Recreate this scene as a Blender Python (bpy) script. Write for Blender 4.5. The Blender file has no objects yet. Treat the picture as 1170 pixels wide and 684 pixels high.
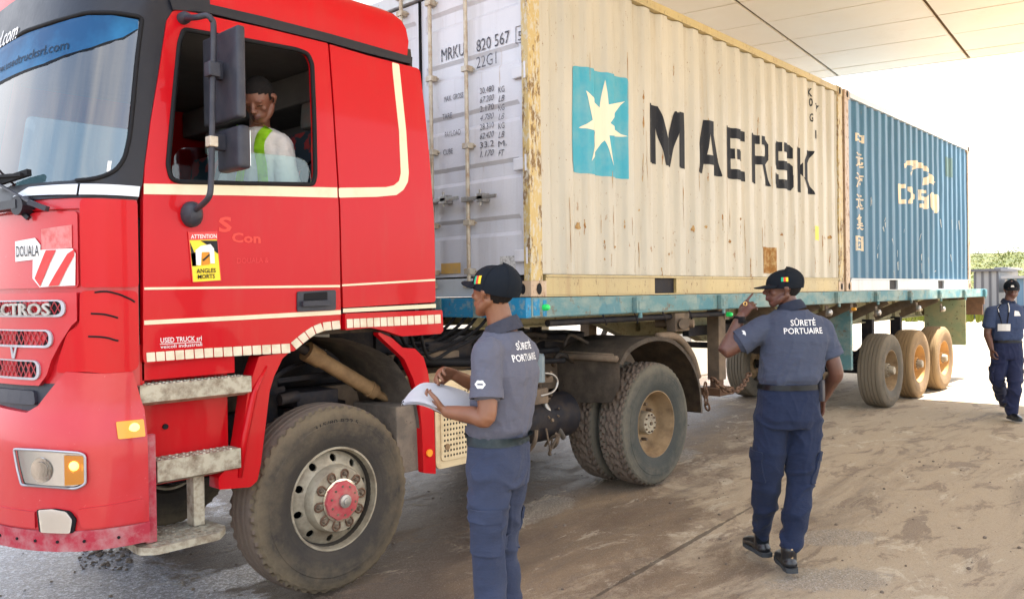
import bpy, bmesh, math, random
from math import sin, cos, pi, radians as R
from mathutils import Vector as V, Matrix, noise
from mathutils.bvhtree import BVHTree
random.seed(7)
S = bpy.context.scene
COL = S.collection
# ------------------------------------------------------------------ camera
CAM = V((-4.4892, -3.9365, 1.7194)); YAW, PIT, ROL, FOC = .7434, -.0070, -.0139, 934.4
_fw = V((cos(YAW)*cos(PIT), sin(YAW)*cos(PIT), sin(PIT)))
_r = V((sin(YAW), -cos(YAW), 0)); _u = _r.cross(_fw)
_r2 = _r*cos(ROL)+_u*sin(ROL); _u2 = -_r*sin(ROL)+_u*cos(ROL)
cd = bpy.data.cameras.new('camera'); cam = bpy.data.objects.new('camera', cd); COL.objects.link(cam)
cd.sensor_width = 36; cd.lens = FOC/1170*36; cd.clip_end = 3000; cd.clip_start = .05
cam.matrix_world = Matrix.Translation(CAM) @ Matrix((_r2, _u2, -_fw)).transposed().to_4x4()
S.camera = cam
# ------------------------------------------------------------------ light
SUN_EL, SUN_AZ = R(70), R(-28)          # azimuth measured from +X
w = bpy.data.worlds.new('World'); S.world = w; w.use_nodes = True
nt = w.node_tree; bgn = nt.nodes['Background']
sky = nt.nodes.new('ShaderNodeTexSky'); sky.sky_type = 'NISHITA'; sky.sun_disc = False
sky.sun_elevation = SUN_EL; sky.sun_rotation = R(90)-SUN_AZ
sky.air_density = 1.3; sky.dust_density = 2.0; sky.ozone_density = 1.0
tcw = nt.nodes.new('ShaderNodeTexCoord'); cn = nt.nodes.new('ShaderNodeTexNoise'); cn.inputs['Scale'].default_value = 1.25; cn.inputs['Detail'].default_value = 5; cn.inputs['Roughness'].default_value = .55
mpw = nt.nodes.new('ShaderNodeMapping'); mpw.inputs['Scale'].default_value = (1, 1, 1.3); nt.links.new(tcw.outputs['Generated'], mpw.inputs[0]); nt.links.new(mpw.outputs[0], cn.inputs['Vector'])
cr = nt.nodes.new('ShaderNodeMapRange'); cr.inputs['From Min'].default_value = .30; cr.inputs['From Max'].default_value = .60; nt.links.new(cn.outputs['Fac'], cr.inputs['Value'])
cm = nt.nodes.new('ShaderNodeMix'); cm.data_type = 'RGBA'; cm.inputs[7].default_value = (5.2, 5.3, 5.6, 1)          # bright thin cloud
nt.links.new(cr.outputs[0], cm.inputs[0]); nt.links.new(sky.outputs[0], cm.inputs[6]); nt.links.new(cm.outputs[2], bgn.inputs[0]); bgn.inputs[1].default_value = .12
sl = bpy.data.lights.new('sun', 'SUN'); sl.energy = 4.5; sl.angle = R(.5); sl.color = (1, .95, .87)
so = bpy.data.objects.new('sun', sl); COL.objects.link(so)
sd = V((cos(SUN_EL)*cos(SUN_AZ), cos(SUN_EL)*sin(SUN_AZ), sin(SUN_EL)))
so.rotation_euler = sd.to_track_quat('Z', 'Y').to_euler(); so.location = (20, -10, 30)
S.view_settings.view_transform = 'Standard'; S.view_settings.look = 'None'
S.view_settings.exposure = 2.27; S.view_settings.gamma = 1.0; S.view_settings.use_curve_mapping = False
S.render.engine = 'CYCLES'
S.cycles.use_denoising = True
S.cycles.max_bounces = 9; S.cycles.diffuse_bounces = 5; S.cycles.transparent_max_bounces = 12
S.cycles.caustics_reflective = False; S.cycles.caustics_refractive = False
S.cycles.sample_clamp_indirect = 8
# ------------------------------------------------------------------ pixel helpers (photo pixels, 1170x684)
def ray(px, py):
    return _fw + _r2*((px-585)/FOC) - _u2*((py-342)/FOC)
def PY(px, py, Y=0.0):
    d = ray(px, py); return CAM + d*((Y-CAM.y)/d.y)
def PX(px, py, X=0.0):
    d = ray(px, py); return CAM + d*((X-CAM.x)/d.x)
def PZ(px, py, Z=0.0):
    d = ray(px, py); return CAM + d*((Z-CAM.z)/d.z)
def PD(px, py, D):
    return CAM + ray(px, py)*D
# ------------------------------------------------------------------ object helpers
WM = {}
def tag(o, label=None, cat=None, group=None, kind=None):
    if label: o['label'] = label
    if cat: o['category'] = cat
    if group: o['group'] = group
    if kind: o['kind'] = kind
    return o
def empty(name, loc=(0, 0, 0), rz=0.0, parent=None):
    o = bpy.data.objects.new(name, None); COL.objects.link(o); o.empty_display_size = .1
    o.location = loc; o.rotation_euler = (0, 0, rz)
    m = Matrix.Translation(V(loc)) @ Matrix.Rotation(rz, 4, 'Z')
    if parent:          # loc is given in world metres
        o.parent = parent; WM[o.name] = m; o.matrix_basis = WM[parent.name].inverted() @ m
    else: WM[o.name] = m
    return o
def finish(name, me, m, parent=None, smooth=False, world=True):
    """link mesh `me` (world coordinates) under parent"""
    if parent is not None and world: me.transform(WM[parent.name].inverted())
    o = bpy.data.objects.new(name, me); COL.objects.link(o)
    if parent is not None: o.parent = parent; WM[o.name] = WM[parent.name].copy()
    else: WM[o.name] = Matrix()
    if m is not None:
        me.materials.clear()
        for k in (m if isinstance(m, (list, tuple)) else [m]): me.materials.append(k)
    if smooth is not False:
        me.shade_smooth()
        if smooth is not True:
            a = R(smooth)
            bm = bmesh.new(); bm.from_mesh(me)
            for e in bm.edges:
                e.smooth = not (len(e.link_faces) == 2 and e.calc_face_angle(0) > a)
            bm.to_mesh(me); bm.free()
    return o
def obj(name, bm, m, parent=None, smooth=False, world=True, recalc=True):
    if recalc: bmesh.ops.recalc_face_normals(bm, faces=bm.faces[:])
    me = bpy.data.meshes.new(name); bm.to_mesh(me); bm.free()
    return finish(name, me, m, parent, smooth, world)
def NB(): return bmesh.new()
def box(bm, x0, x1, y0, y1, z0, z1, bev=0.0, rot=None, mi=0):
    n0 = len(bm.verts)
    c = [bm.verts.new((x, y, z)) for x in (x0, x1) for y in (y0, y1) for z in (z0, z1)]
    fs = [bm.faces.new([c[i] for i in f]) for f in ((0,1,3,2),(4,6,7,5),(0,4,5,1),(2,3,7,6),(0,2,6,4),(1,5,7,3))]
    for f in fs: f.material_index = mi
    if bev > 0:
        es = list({e for f in fs for e in f.edges})
        r = bmesh.ops.bevel(bm, geom=es, offset=bev, segments=2, affect='EDGES', profile=.6)
        for f in r['faces']: f.material_index = mi
    return c
def bar(bm, a, b, w, h=None, up=(0, 0, 1)):
    """rectangular bar from a to b"""
    a, b = V(a), V(b); h = h or w; d = (b-a).normalized(); s = d.cross(V(up))
    if s.length < 1e-3: s = d.cross(V((1, 0, 0)))
    s.normalize(); t = s.cross(d)
    vs = [bm.verts.new(p + s*i*w/2 + t*j*h/2) for p in (a, b) for i, j in ((-1,-1),(1,-1),(1,1),(-1,1))]
    for f in ((3,2,1,0),(4,5,6,7),(0,1,5,4),(1,2,6,5),(2,3,7,6),(3,0,4,7)): bm.faces.new([vs[i] for i in f])
def tube(bm, pts, r, n=10, cap=True, closed=False):
    """round tube along points; r number or list"""
    pts = [V(p) for p in pts]; m = len(pts); rings = []; ref = None
    for i, p in enumerate(pts):
        if closed: d = pts[(i+1) % m]-pts[i-1]
        else: d = pts[min(i+1, m-1)]-pts[max(i-1, 0)]
        d.normalize()
        if ref is None:
            ref = d.cross(V((0, 0, 1)))
            if ref.length < .2: ref = d.cross(V((0, 1, 0)))
        ref = (ref - d*ref.dot(d)).normalized(); t = d.cross(ref)
        rr = r[i] if isinstance(r, (list, tuple)) else r
        rings.append([bm.verts.new(p + ref*cos(2*pi*k/n)*rr + t*sin(2*pi*k/n)*rr) for k in range(n)])
    for i in range(m if closed else m-1):
        A, B = rings[i], rings[(i+1) % m]
        for k in range(n): bm.faces.new((A[k], A[(k+1) % n], B[(k+1) % n], B[k]))
    if cap and not closed:
        bm.faces.new(rings[0][::-1]); bm.faces.new(rings[-1])
def cyl(bm, a, b, r, n=20, r2=None): tube(bm, [a, b], [r, r2 if r2 is not None else r], n)
def smooth_path(pts, k=6):
    pts = [V(p) for p in pts]; out = []
    for i in range(len(pts)-1):
        p0 = pts[max(i-1, 0)]; p1 = pts[i]; p2 = pts[i+1]; p3 = pts[min(i+2, len(pts)-1)]
        for j in range(k):
            t = j/k
            out.append(.5*((2*p1)+(p2-p0)*t+(2*p0-5*p1+4*p2-p3)*t*t+(3*p1-p0-3*p2+p3)*t**3))
    out.append(pts[-1]); return out
def lathe(bm, prof, c, axis='Y', n=48, close=False, fn=None, mi=0, caps=False):
    """prof: list (along-axis, radius)"""
    c = V(c); rings = []
    for j, (a, r) in enumerate(prof):
        ring = []
        for k in range(n):
            t = 2*pi*k/n
            rr = r if fn is None else fn(j, k, a, r)
            if axis == 'Y': p = V((cos(t)*rr, a, sin(t)*rr))
            elif axis == 'Z': p = V((cos(t)*rr, sin(t)*rr, a))
            else: p = V((a, cos(t)*rr, sin(t)*rr))
            ring.append(bm.verts.new(c+p))
        rings.append(ring)
    m = len(rings)
    for i in range(m if close else m-1):
        A, B = rings[i], rings[(i+1) % m]
        for k in range(n):
            f = bm.faces.new((A[k], A[(k+1) % n], B[(k+1) % n], B[k])); f.material_index = mi
    if not close and caps:
        for rg, (a, r) in ((rings[0], prof[0]), (rings[-1], prof[-1])):
            if r > 1e-5: bm.faces.new(rg).material_index = mi
    bmesh.ops.remove_doubles(bm, verts=[v for r_ in rings for v in r_], dist=1e-5)
def prism(bm, pts, d, cap=True):
    """extrude polygon pts (3-D) by vector d"""
    d = V(d); A = [bm.verts.new(V(p)) for p in pts]; B = [bm.verts.new(V(p)+d) for p in pts]; n = len(A)
    if cap: bm.faces.new(A[::-1]); bm.faces.new(B)
    for i in range(n): bm.faces.new((A[i], A[(i+1) % n], B[(i+1) % n], B[i]))
def rounded(pts, r, k=5):
    """round the corners of a 2-D polygon; r a number or one per corner"""
    n = len(pts); out = []
    for i in range(n):
        p0, p1, p2 = V(pts[i-1]), V(pts[i]), V(pts[(i+1) % n])
        rr = r[i] if isinstance(r, (list, tuple)) else r
        a, b = p0-p1, p2-p1
        rr = min(rr, a.length*.49, b.length*.49)
        if rr <= 1e-5: out.append(tuple(p1)); continue
        s, e = p1+a.normalized()*rr, p1+b.normalized()*rr
        for j in range(k+1):
            t = j/k; q = s*(1-t)**2 + p1*2*t*(1-t) + e*t*t; out.append(tuple(q))
    return out
def patch(bm, poly, fn, step=.08, off=0.0, thick=0.0, ux=None, vx=None, mi=0, holes=()):
    """2-D polygon(s) cut on a grid, then mapped to 3-D by fn(u,v,off)"""
    t = bmesh.new()
    loops = [poly]+list(holes); edges = []
    for lp in loops:
        vs = [t.verts.new((q[0], q[1], 0)) for q in lp]
        edges += [t.edges.new((vs[i], vs[(i+1) % len(vs)])) for i in range(len(vs))]
    if holes: bmesh.ops.triangle_fill(t, use_beauty=True, use_dissolve=False, edges=edges)
    else: t.faces.new([v for v in t.verts])
    us = [v.co.x for v in t.verts]; vs_ = [v.co.y for v in t.verts]
    def cuts(lo, hi, given):
        if given is not None: return [g for g in given if lo < g < hi]
        if not step: return []
        n = int(math.floor(lo/step))+1; o = []
        while n*step < hi: o.append(n*step); n += 1
        return o
    for g in cuts(min(us), max(us), ux):
        bmesh.ops.bisect_plane(t, geom=t.verts[:]+t.edges[:]+t.faces[:], plane_co=(g, 0, 0), plane_no=(1, 0, 0), dist=1e-6)
    for g in cuts(min(vs_), max(vs_), vx):
        bmesh.ops.bisect_plane(t, geom=t.verts[:]+t.edges[:]+t.faces[:], plane_co=(0, g, 0), plane_no=(0, 1, 0), dist=1e-6)
    mp = {}; mb = {}
    for v in t.verts:
        mp[v] = bm.verts.new(fn(v.co.x, v.co.y, off))
        if thick: mb[v] = bm.verts.new(fn(v.co.x, v.co.y, off-thick))
    for f in t.faces:
        bm.faces.new([mp[v] for v in f.verts]).material_index = mi
        if thick: bm.faces.new([mb[v] for v in reversed(f.verts)]).material_index = mi
    if thick:
        for e in t.edges:
            if len(e.link_faces) == 1:
                a, b = e.verts
                bm.faces.new((mp[a], mp[b], mb[b], mb[a])).material_index = mi
    t.free()
def planefn(o, U, W):
    o, U, W = V(o), V(U).normalized(), V(W).normalized(); N = U.cross(W)
    return lambda u, v, off=0: o+U*u+W*v+N*off
def text_mesh(s, bold=0.0, shear=0.0, res=3):
    cu = bpy.data.curves.new('t', 'FONT'); cu.body = s; cu.offset = bold; cu.shear = shear; cu.resolution_u = res
    cu.fill_mode = 'BOTH'
    o = bpy.data.objects.new('t', cu); COL.objects.link(o)
    dg = bpy.context.evaluated_depsgraph_get(); dg.update()
    me = bpy.data.meshes.new_from_object(o.evaluated_get(dg)); bpy.data.objects.remove(o)
    return me
def text(bm, s, u0, u1, v0, h, fn, bold=0.0, shear=0.0, off=.003, step=0, ux=None, mi=0, res=2, cap=.73):
    """write s from u0 to u1 (stretched) with capital height h on baseline v0, mapped by fn(u,v,off)"""
    me = text_mesh(s, bold, shear, res); t = bmesh.new(); t.from_mesh(me); bpy.data.meshes.remove(me)
    if not t.verts: t.free(); return
    xs = [v.co.x for v in t.verts]; a, b = min(xs), max(xs)
    for v in t.verts: v.co = V((u0+(v.co.x-a)/(b-a)*(u1-u0), v0+v.co.y/cap*h, 0))
    if ux or step:
        cu = ux if ux else [k*step for k in range(int(min(u0, u1)/step)-1, int(max(u0, u1)/step)+2)]
        for g in cu:
            if min(u0, u1) < g < max(u0, u1):
                bmesh.ops.bisect_plane(t, geom=t.verts[:]+t.edges[:]+t.faces[:], plane_co=(g, 0, 0), plane_no=(1, 0, 0), dist=1e-6)
    mp = {v: bm.verts.new(fn(v.co.x, v.co.y, off)) for v in t.verts}
    for f in t.faces: bm.faces.new([mp[v] for v in f.verts]).material_index = mi
    t.free()
def copy_tree(o, parent=None):
    c = o.copy(); COL.objects.link(c)
    if parent is not None: c.parent = parent
    for ch in list(o.children): copy_tree(ch, c)
    return c
# ------------------------------------------------------------------ materials
def lin(h):
    if not isinstance(h, str): return (*h, 1)
    v = [int(h[i:i+2], 16)/255 for i in (0, 2, 4)]
    return tuple(((c+.055)/1.055)**2.4 if c > .04045 else c/12.92 for c in v)+(1,)
class M:
    def __init__(s, name, col, rough=.6, metal=0.0, **kw):
        s.m = bpy.data.materials.new(name); s.m.use_nodes = True; s.nt = s.m.node_tree
        s.b = s.nt.nodes['Principled BSDF']; s.b.inputs['Roughness'].default_value = rough
        s.b.inputs['Metallic'].default_value = metal; s.b.inputs['Base Color'].default_value = lin(col)
        s.col = None; s.base = lin(col); s.rough = rough; s.rnode = None; s.hgt = None
        s.tc = s.nt.nodes.new('ShaderNodeTexCoord')
        if rough >= .5 and metal < .2: s.b.inputs['Specular IOR Level'].default_value = .18
        for k, v in kw.items(): s.b.inputs[k.replace('_', ' ')].default_value = v
    def N(s, t, **kw):
        n = s.nt.nodes.new('ShaderNode'+t)
        for k, v in kw.items():
            if k in n.inputs: n.inputs[k].default_value = v
            else: setattr(n, k, v)
        return n
    def L(s, a, b): s.nt.links.new(a, b)
    def noise(s, scale=5, detail=4, rough=.6, stretch=(1, 1, 1), lo=.4, hi=.6, seed=0.0, dist=0.0):
        mp = s.N('Mapping'); mp.inputs['Scale'].default_value = stretch; mp.inputs['Location'].default_value = (seed, seed*1.7, -seed)
        s.L(s.tc.outputs['Object'], mp.inputs['Vector'])
        n = s.N('TexNoise', Scale=scale, Detail=detail, Roughness=rough, Distortion=dist); s.L(mp.outputs[0], n.inputs['Vector'])
        r = s.N('MapRange'); r.inputs['From Min'].default_value = lo; r.inputs['From Max'].default_value = hi
        s.L(n.outputs['Fac'], r.inputs['Value']); return r.outputs[0]
    def mult(s, a, b):
        n = s.N('Math', operation='MULTIPLY'); s.L(a, n.inputs[0])
        if isinstance(b, (int, float)): n.inputs[1].default_value = b
        else: s.L(b, n.inputs[1])
        return n.outputs[0]
    def mix(s, fac, col2, amount=1.0, rough2=None):
        mx = s.N('Mix', data_type='RGBA'); f = s.mult(fac, amount)
        s.L(f, mx.inputs[0])
        if s.col is None: mx.inputs[6].default_value = s.base
        else: s.L(s.col, mx.inputs[6])
        mx.inputs[7].default_value = lin(col2); s.col = mx.outputs[2]
        s.L(s.col, s.b.inputs['Base Color'])
        if rough2 is not None:
            m2 = s.N('Mix', data_type='FLOAT'); s.L(f, m2.inputs[0])
            if s.rnode is None: m2.inputs[2].default_value = s.rough
            else: s.L(s.rnode, m2.inputs[2])
            m2.inputs[3].default_value = rough2; s.rnode = m2.outputs[0]; s.L(s.rnode, s.b.inputs['Roughness'])
        return s
    def bump(s, h, strength=.3, dist=.01):
        b = s.N('Bump'); b.inputs['Strength'].default_value = strength; b.inputs['Distance'].default_value = dist
        s.L(h, b.inputs['Height'])
        if s.hgt is not None: s.L(s.hgt, b.inputs['Normal'])
        s.hgt = b.outputs[0]; s.L(s.hgt, s.b.inputs['Normal']); return s
    def band(s, axis, lo, hi, soft=.05):
        """1 between lo and hi on the object axis"""
        sp = s.N('SeparateXYZ'); s.L(s.tc.outputs['Object'], sp.inputs[0])
        r = s.N('MapRange'); r.inputs['From Min'].default_value = lo; r.inputs['From Max'].default_value = hi
        s.L(sp.outputs[axis], r.inputs['Value']); return r.outputs[0]
MT = {}
def simple(name, col, rough=.6, metal=0.0, dirt=None, da=.5, scale=8, bump=.1, **kw):
    m = M(name, col, rough, metal, **kw)
    if dirt: m.mix(m.noise(scale, 6, .65, lo=.42, hi=.68), dirt, da, min(1, rough+.2))
    if bump: m.bump(m.noise(scale*6, 4, .6, lo=.2, hi=.8), bump, .004)
    MT[name] = m.m; return m.m
def glowing(name, col, strength):
    m = M(name, col, .3); m.b.inputs['Emission Color'].default_value = lin(col); m.b.inputs['Emission Strength'].default_value = strength
    MT[name] = m.m; return m.m
# painted bodywork
m = M('red_paint', (.46, .0005, .006), .38, Coat_Weight=.22, Coat_Roughness=.06, Specular_IOR_Level=.18)
m.mix(m.noise(2.2, 5, .6, lo=.50, hi=.75), (.46, .006, .007), .5, .45).mix(m.noise(26, 6, .7, lo=.66, hi=.78), (.25, .03, .02), .5, .6).mix(m.noise(5, 6, .7, (1.4, 1.4, .25), lo=.50, hi=.80, seed=4), (.40, .040, .030), .35, .5)
m.bump(m.noise(1.3, 2, .5, lo=.2, hi=.8), .12, .02); MT['red'] = m.m
m = M('faded_red_paint', (.46, .003, .012), .42, Coat_Weight=.45, Coat_Roughness=.10)
m.mix(m.noise(3, 6, .65, lo=.45, hi=.75), (.48, .035, .05), .6, .5).mix(m.noise(40, 5, .7, lo=.66, hi=.76), (.65, .35, .33), .5)
MT['red_old'] = m.m
m = M('scuffed_red_trim', (.36, .03, .05), .6)
m.mix(m.noise(9, 6, .7, lo=.42, hi=.7), (.42, .25, .25), .8, .8); MT['red_scuff'] = m.m
m = M('cream_stripe', (.72, .62, .44), .45); m.mix(m.noise(7, 5, .7, lo=.5, hi=.75), (.45, .36, .22), .4); MT['stripe'] = m.m
m = M('pale_blue_stripe', (.62, .66, .74), .35); m.mix(m.noise(7, 5, .7, lo=.5, hi=.75), (.45, .48, .55), .4); MT['stripe_grey'] = m.m
m = M('reflective_tape', (.68, .62, .48), .35); m.mix(m.noise(14, 4, .6, lo=.4, hi=.7), (.50, .40, .26), .7).bump(m.noise(300, 2, .5), .2, .002); MT['tape'] = m.m
simple('black_trim', (.007, .008, .014), .38, 0, (.02, .02, .026), .4, 5, Specular_IOR_Level=.35)
simple('rubber', (.010, .010, .012), .7)
simple('mirror_plastic', (.028, .030, .042), .45, 0, (.075, .075, .085), .35, 12, Specular_IOR_Level=.3)
simple('steel', (.42, .41, .39), .38, .8, (.22, .18, .14), .5, 20)
simple('chrome', (.75, .74, .7), .16, 1.0, (.4, .36, .3), .4, 14)
simple('step_metal', (.46, .43, .34), .5, .35, (.16, .11, .07), .9, 16)
simple('grime', (.035, .029, .025), .85, 0, (.12, .09, .065), .8, 6, .4)
simple('dark_metal', (.016, .016, .021), .6, .1, (.060, .046, .036), .6, 9, .3)
simple('dusty_metal', (.13, .10, .075), .8, .1, (.26, .19, .13), .8, 5, .3)
simple('navy_shadow', (.015, .02, .05), .8)
m = M('tan_cylinder', (.30, .19, .095), .6); m.mix(m.noise(9, 6, .7, lo=.4, hi=.7), (.12, .07, .04), .6); MT['tan'] = m.m
m = M('mud_flap', (.13, .11, .09), .85); m.mix(m.noise(7, 7, .7, lo=.4, hi=.65), (.25, .20, .155), .8).mix(m.noise(28, 5, .7, lo=.6, hi=.7), (.05, .04, .035), .7).bump(m.noise(40, 5, .7), .4, .004); MT['mud'] = m.m
m = M('cream_plastic', (.62, .50, .31), .55); m.mix(m.noise(9, 6, .7, lo=.5, hi=.72), (.35, .25, .14), .7); MT['cream'] = m.m
simple('amber', (.85, .32, .03), .25, 0, None, 0, 8, 0)
glowing('amber_lit', (1, .36, .03), .10)
glowing('amber_core', (1, .62, .12), .7)
glowing('headlamp_lit', (1, .88, .62), .22)
glowing('headlamp_white', (1, .93, .7), .5)
simple('lamp_reflector', (.75, .74, .7), .22, .6, None, 0, 8, 0)
simple('white_paint', (.75, .75, .74), .5, 0, (.5, .5, .48), .3, 10)
simple('yellow_sign', (.80, .62, .02), .45)
simple('red_sign', (.62, .03, .03), .45)
simple('black_ink', (.02, .02, .022), .6, 0, (.05, .05, .05), .4, 30, 0)
simple('white_ink', (.72, .72, .72), .5, 0, None, 0, 8, 0)
simple('orange_ghost', (.60, .022, .010), .4, 0, None, 0, 8, 0)
simple('pale_ghost', (.58, .012, .016), .4, 0, None, 0, 8, 0)
def glass(name, tint, alpha, rough=.02):
    m = M(name, tint, rough); nt = m.nt
    gl = m.N('BsdfGlossy'); gl.inputs['Roughness'].default_value = rough
    tr = m.N('BsdfTransparent'); tr.inputs['Color'].default_value = lin(tint)
    fr = m.N('Fresnel'); fr.inputs['IOR'].default_value = alpha
    mx = m.N('MixShader'); m.L(fr.outputs[0], mx.inputs[0]); m.L(tr.outputs[0], mx.inputs[1]); m.L(gl.outputs[0], mx.inputs[2])
    m.L(mx.outputs[0], nt.nodes['Material Output'].inputs[0]); MT[name] = m.m; return m.m
glass('windscreen_glass', (.45, .55, .62), 2.3)
m = M('sun_strip_film', (.010, .065, .17), .5, Specular_IOR_Level=.15); m.mix(m.noise(3, 4, .6, lo=.4, hi=.6), (.02, .14, .30), .8); m.b.inputs['Alpha'].default_value = .88; MT['sunband_glass'] = m.m
glass('door_glass', (.80, .90, .88), 1.5)
glass('far_glass', (.25, .31, .32), 1.5)
simple('strip_ink', (.004, .02, .05), .6, 0, None, 0, 8, 0)
glass('lamp_glass', (.95, .95, .95), 1.4)
# ================================================================== SETTING
# ground: one sheet, finer near the camera, with shallow ruts and grit
m = M('dusty_asphalt', (.165, .118, .082), .80)
m.mix(m.noise(.9, 7, .65, (.35, 1.2, 1), lo=.42, hi=.60, seed=1), (.29, .215, .14), .85, .90)
# paler dried mud towards the open side of the yard, damp soil and painted shade along the truck
sp_ = m.N('SeparateXYZ'); m.L(m.tc.outputs['Object'], sp_.inputs[0])
def lincomb(a, b, c):
    n1 = m.N('Math', operation='MULTIPLY_ADD'); m.L(sp_.outputs[0], n1.inputs[0]); n1.inputs[1].default_value = a; n1.inputs[2].default_value = c
    n2 = m.N('Math', operation='MULTIPLY_ADD'); m.L(sp_.outputs[1], n2.inputs[0]); n2.inputs[1].default_value = b; m.L(n1.outputs[0], n2.inputs[2]); return n2.outputs[0]
def gate(field, ns, lo, hi):
    n = m.N('Math', operation='MULTIPLY_ADD'); m.L(ns, n.inputs[0]); n.inputs[1].default_value = .9; m.L(field, n.inputs[2])
    r = m.N('MapRange'); r.inputs['From Min'].default_value = lo; r.inputs['From Max'].default_value = hi; m.L(n.outputs[0], r.inputs['Value']); return r.outputs[0]
m.mix(gate(lincomb(.16, -.42, -.55), m.noise(1.5, 8, .72, (.6, 1, 1), lo=.25, hi=.75, seed=3, dist=.5), .32, .52), (.43, .35, .25), .9, .95)
m.mix(gate(lincomb(-.18, .55, .35), m.noise(1.2, 8, .7, (.5, 1.2, 1), lo=.25, hi=.75, seed=6, dist=.4), .50, .95), (.080, .058, .046), .9, .38)
m.mix(m.noise(3.2, 8, .74, (.5, 1.3, 1), lo=.53, hi=.58, seed=9, dist=.6), (.20, .15, .108), .7, .7)
m.mix(m.noise(2.0, 9, .78, (.7, 1.2, 1), lo=.57, hi=.61, seed=33, dist=.8), (.56, .49, .38), .6, .95)
m.mix(m.noise(.9, 8, .72, (.22, 1.7, 1), lo=.52, hi=.66, seed=19, dist=.5), (.125, .092, .066), .55, .55)
m.mix(m.noise(150, 3, .8, lo=.58, hi=.66, seed=5), (.62, .55, .46), .6)
m.mix(m.noise(95, 3, .8, lo=.58, hi=.66, seed=15), (.08, .06, .05), .6)
def spot(cx, cy, rx, ry, rz, seed):
    """1 inside a ragged ellipse on the ground"""
    mp = m.N('Mapping'); mp.vector_type = 'TEXTURE'; mp.inputs['Location'].default_value = (cx, cy, 0); mp.inputs['Rotation'].default_value = (0, 0, rz); mp.inputs['Scale'].default_value = (rx, ry, 1)
    m.L(m.tc.outputs['Object'], mp.inputs['Vector'])
    ln = m.N('VectorMath', operation='LENGTH'); m.L(mp.outputs[0], ln.inputs[0])
    nz = m.noise(2.6, 8, .75, lo=.2, hi=.8, seed=seed, dist=.4)
    ad = m.N('Math', operation='MULTIPLY_ADD'); m.L(nz, ad.inputs[0]); ad.inputs[1].default_value = 1.5; m.L(ln.outputs['Value'], ad.inputs[2])
    r = m.N('MapRange'); r.inputs['From Min'].default_value = 1.78; r.inputs['From Max'].default_value = 1.55
    m.L(ad.outputs[0], r.inputs['Value']); return r.outputs[0]
def addm(a, b):
    n = m.N('Math', operation='MAXIMUM'); m.L(a, n.inputs[0]); m.L(b, n.inputs[1]); return n.outputs[0]
agg = None
for q in ((1.22, -1.72, .34, .20, -.75, 4), (.38, -2.02, .36, .20, -.75, 11), (2.9, .6, .6, .2, .06, 6), (.3, .35, .7, .2, .1, 7), (2.9, -2.75, .4, .16, .2, 13)):
    agg = spot(*q) if agg is None else addm(agg, spot(*q))
m.mix(agg, (.27, .235, .19), .55, .6)
m.mix(m.mult(agg, m.noise(95, 3, .8, lo=.54, hi=.60, seed=4)), (.07, .06, .05), .7).mix(m.mult(agg, m.noise(75, 3, .8, lo=.54, hi=.60, seed=7)), (.50, .47, .42), .75)
crk = spot(.3, -1.03, 1.5, .022, .094, 2)
m.mix(crk, (.06, .045, .035), .7)
wet_glare = addm(addm(spot(-3.0, 1.7, .9, 1.9, .1, 3), spot(-2.3, 3.2, 1.2, 1.4, .1, 8)), spot(-1.9, .75, .5, .2, .1, 5))
m.mix(wet_glare, (.26, .26, .28), .85, .16)
m.mix(m.mult(wet_glare, m.noise(45, 6, .85, lo=.50, hi=.58)), (.60, .63, .70), .9, .12)  # wet gravel, with the sky's reflection painted into its pale bluish colour
m.mix(m.mult(wet_glare, m.noise(30, 6, .85, (.5, 1.4, 1), lo=.58, hi=.62, seed=5)), (.02, .03, .04), .8, .3)
m.bump(m.noise(70, 6, .8, lo=.2, hi=.8), .55, .012).bump(m.noise(5, 6, .65, lo=.2, hi=.8, seed=2), .5, .03); MT['ground'] = m.m
bm = NB()
xs = [-400, -120, -40, -15] + [-8+.25*i for i in range(97)] + [20, 30, 60, 150, 700]
ys = [-400, -120, -40, -15] + [-8+.25*i for i in range(65)] + [12, 25, 60, 150, 700]
g = [[bm.verts.new((x, y, (noise.noise(V((x*.8, y*.8, 0)))*.010 + noise.noise(V((x*.25, y*2.2, 4)))*.006 - .008) if -8 < x < 16 and -8 < y < 8 else -.008)) for y in ys] for x in xs]
for i in range(len(xs)-1):
    for j in range(len(ys)-1): bm.faces.new((g[i][j], g[i+1][j], g[i+1][j+1], g[i][j+1]))
tag(obj('ground', bm, MT['ground'], smooth=True), kind='structure')
def gz(u, v, off=0):
    return V((u, v, noise.noise(V((u*.8, v*.8, 0)))*.010 + noise.noise(V((u*.25, v*2.2, 4)))*.006 - .008 + off))
# loose stones
bm = NB()
for k in range(520):
    x = random.uniform(-4, 5); y = random.uniform(-3.2, 2.5); s = random.choice([.004, .006, .006, .009, .014])
    if k < 90: q = PZ(random.uniform(90, 150), random.uniform(624, 650)); x, y = q.x, q.y; s *= 1.3
    p = gz(x, y, s*.3); r = bmesh.ops.create_icosphere(bm, subdivisions=1, radius=s)
    a, b = random.uniform(.7, 1.4), random.uniform(.5, .9)
    for v in r['verts']: v.co = V((v.co.x*a, v.co.y, v.co.z*b))+p
tag(obj('loose_stones', bm, simple('stone', (.20, .16, .125), .8, 0, (.08, .06, .05), .8, 20)), 'small loose stones scattered over the dusty ground', 'stones', kind='stuff')

# ------------------------------------------------------------------ canopy over the gate
CX, CY = V((cos(R(3.48)), sin(R(3.48)), -.0375)), V((-sin(R(3.48)), cos(R(3.48)), .0424))
def can(u, v, off=0): return V((0, 0, 5.998))+CX*u+CY*v+V((0, 0, 1))*off
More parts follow.
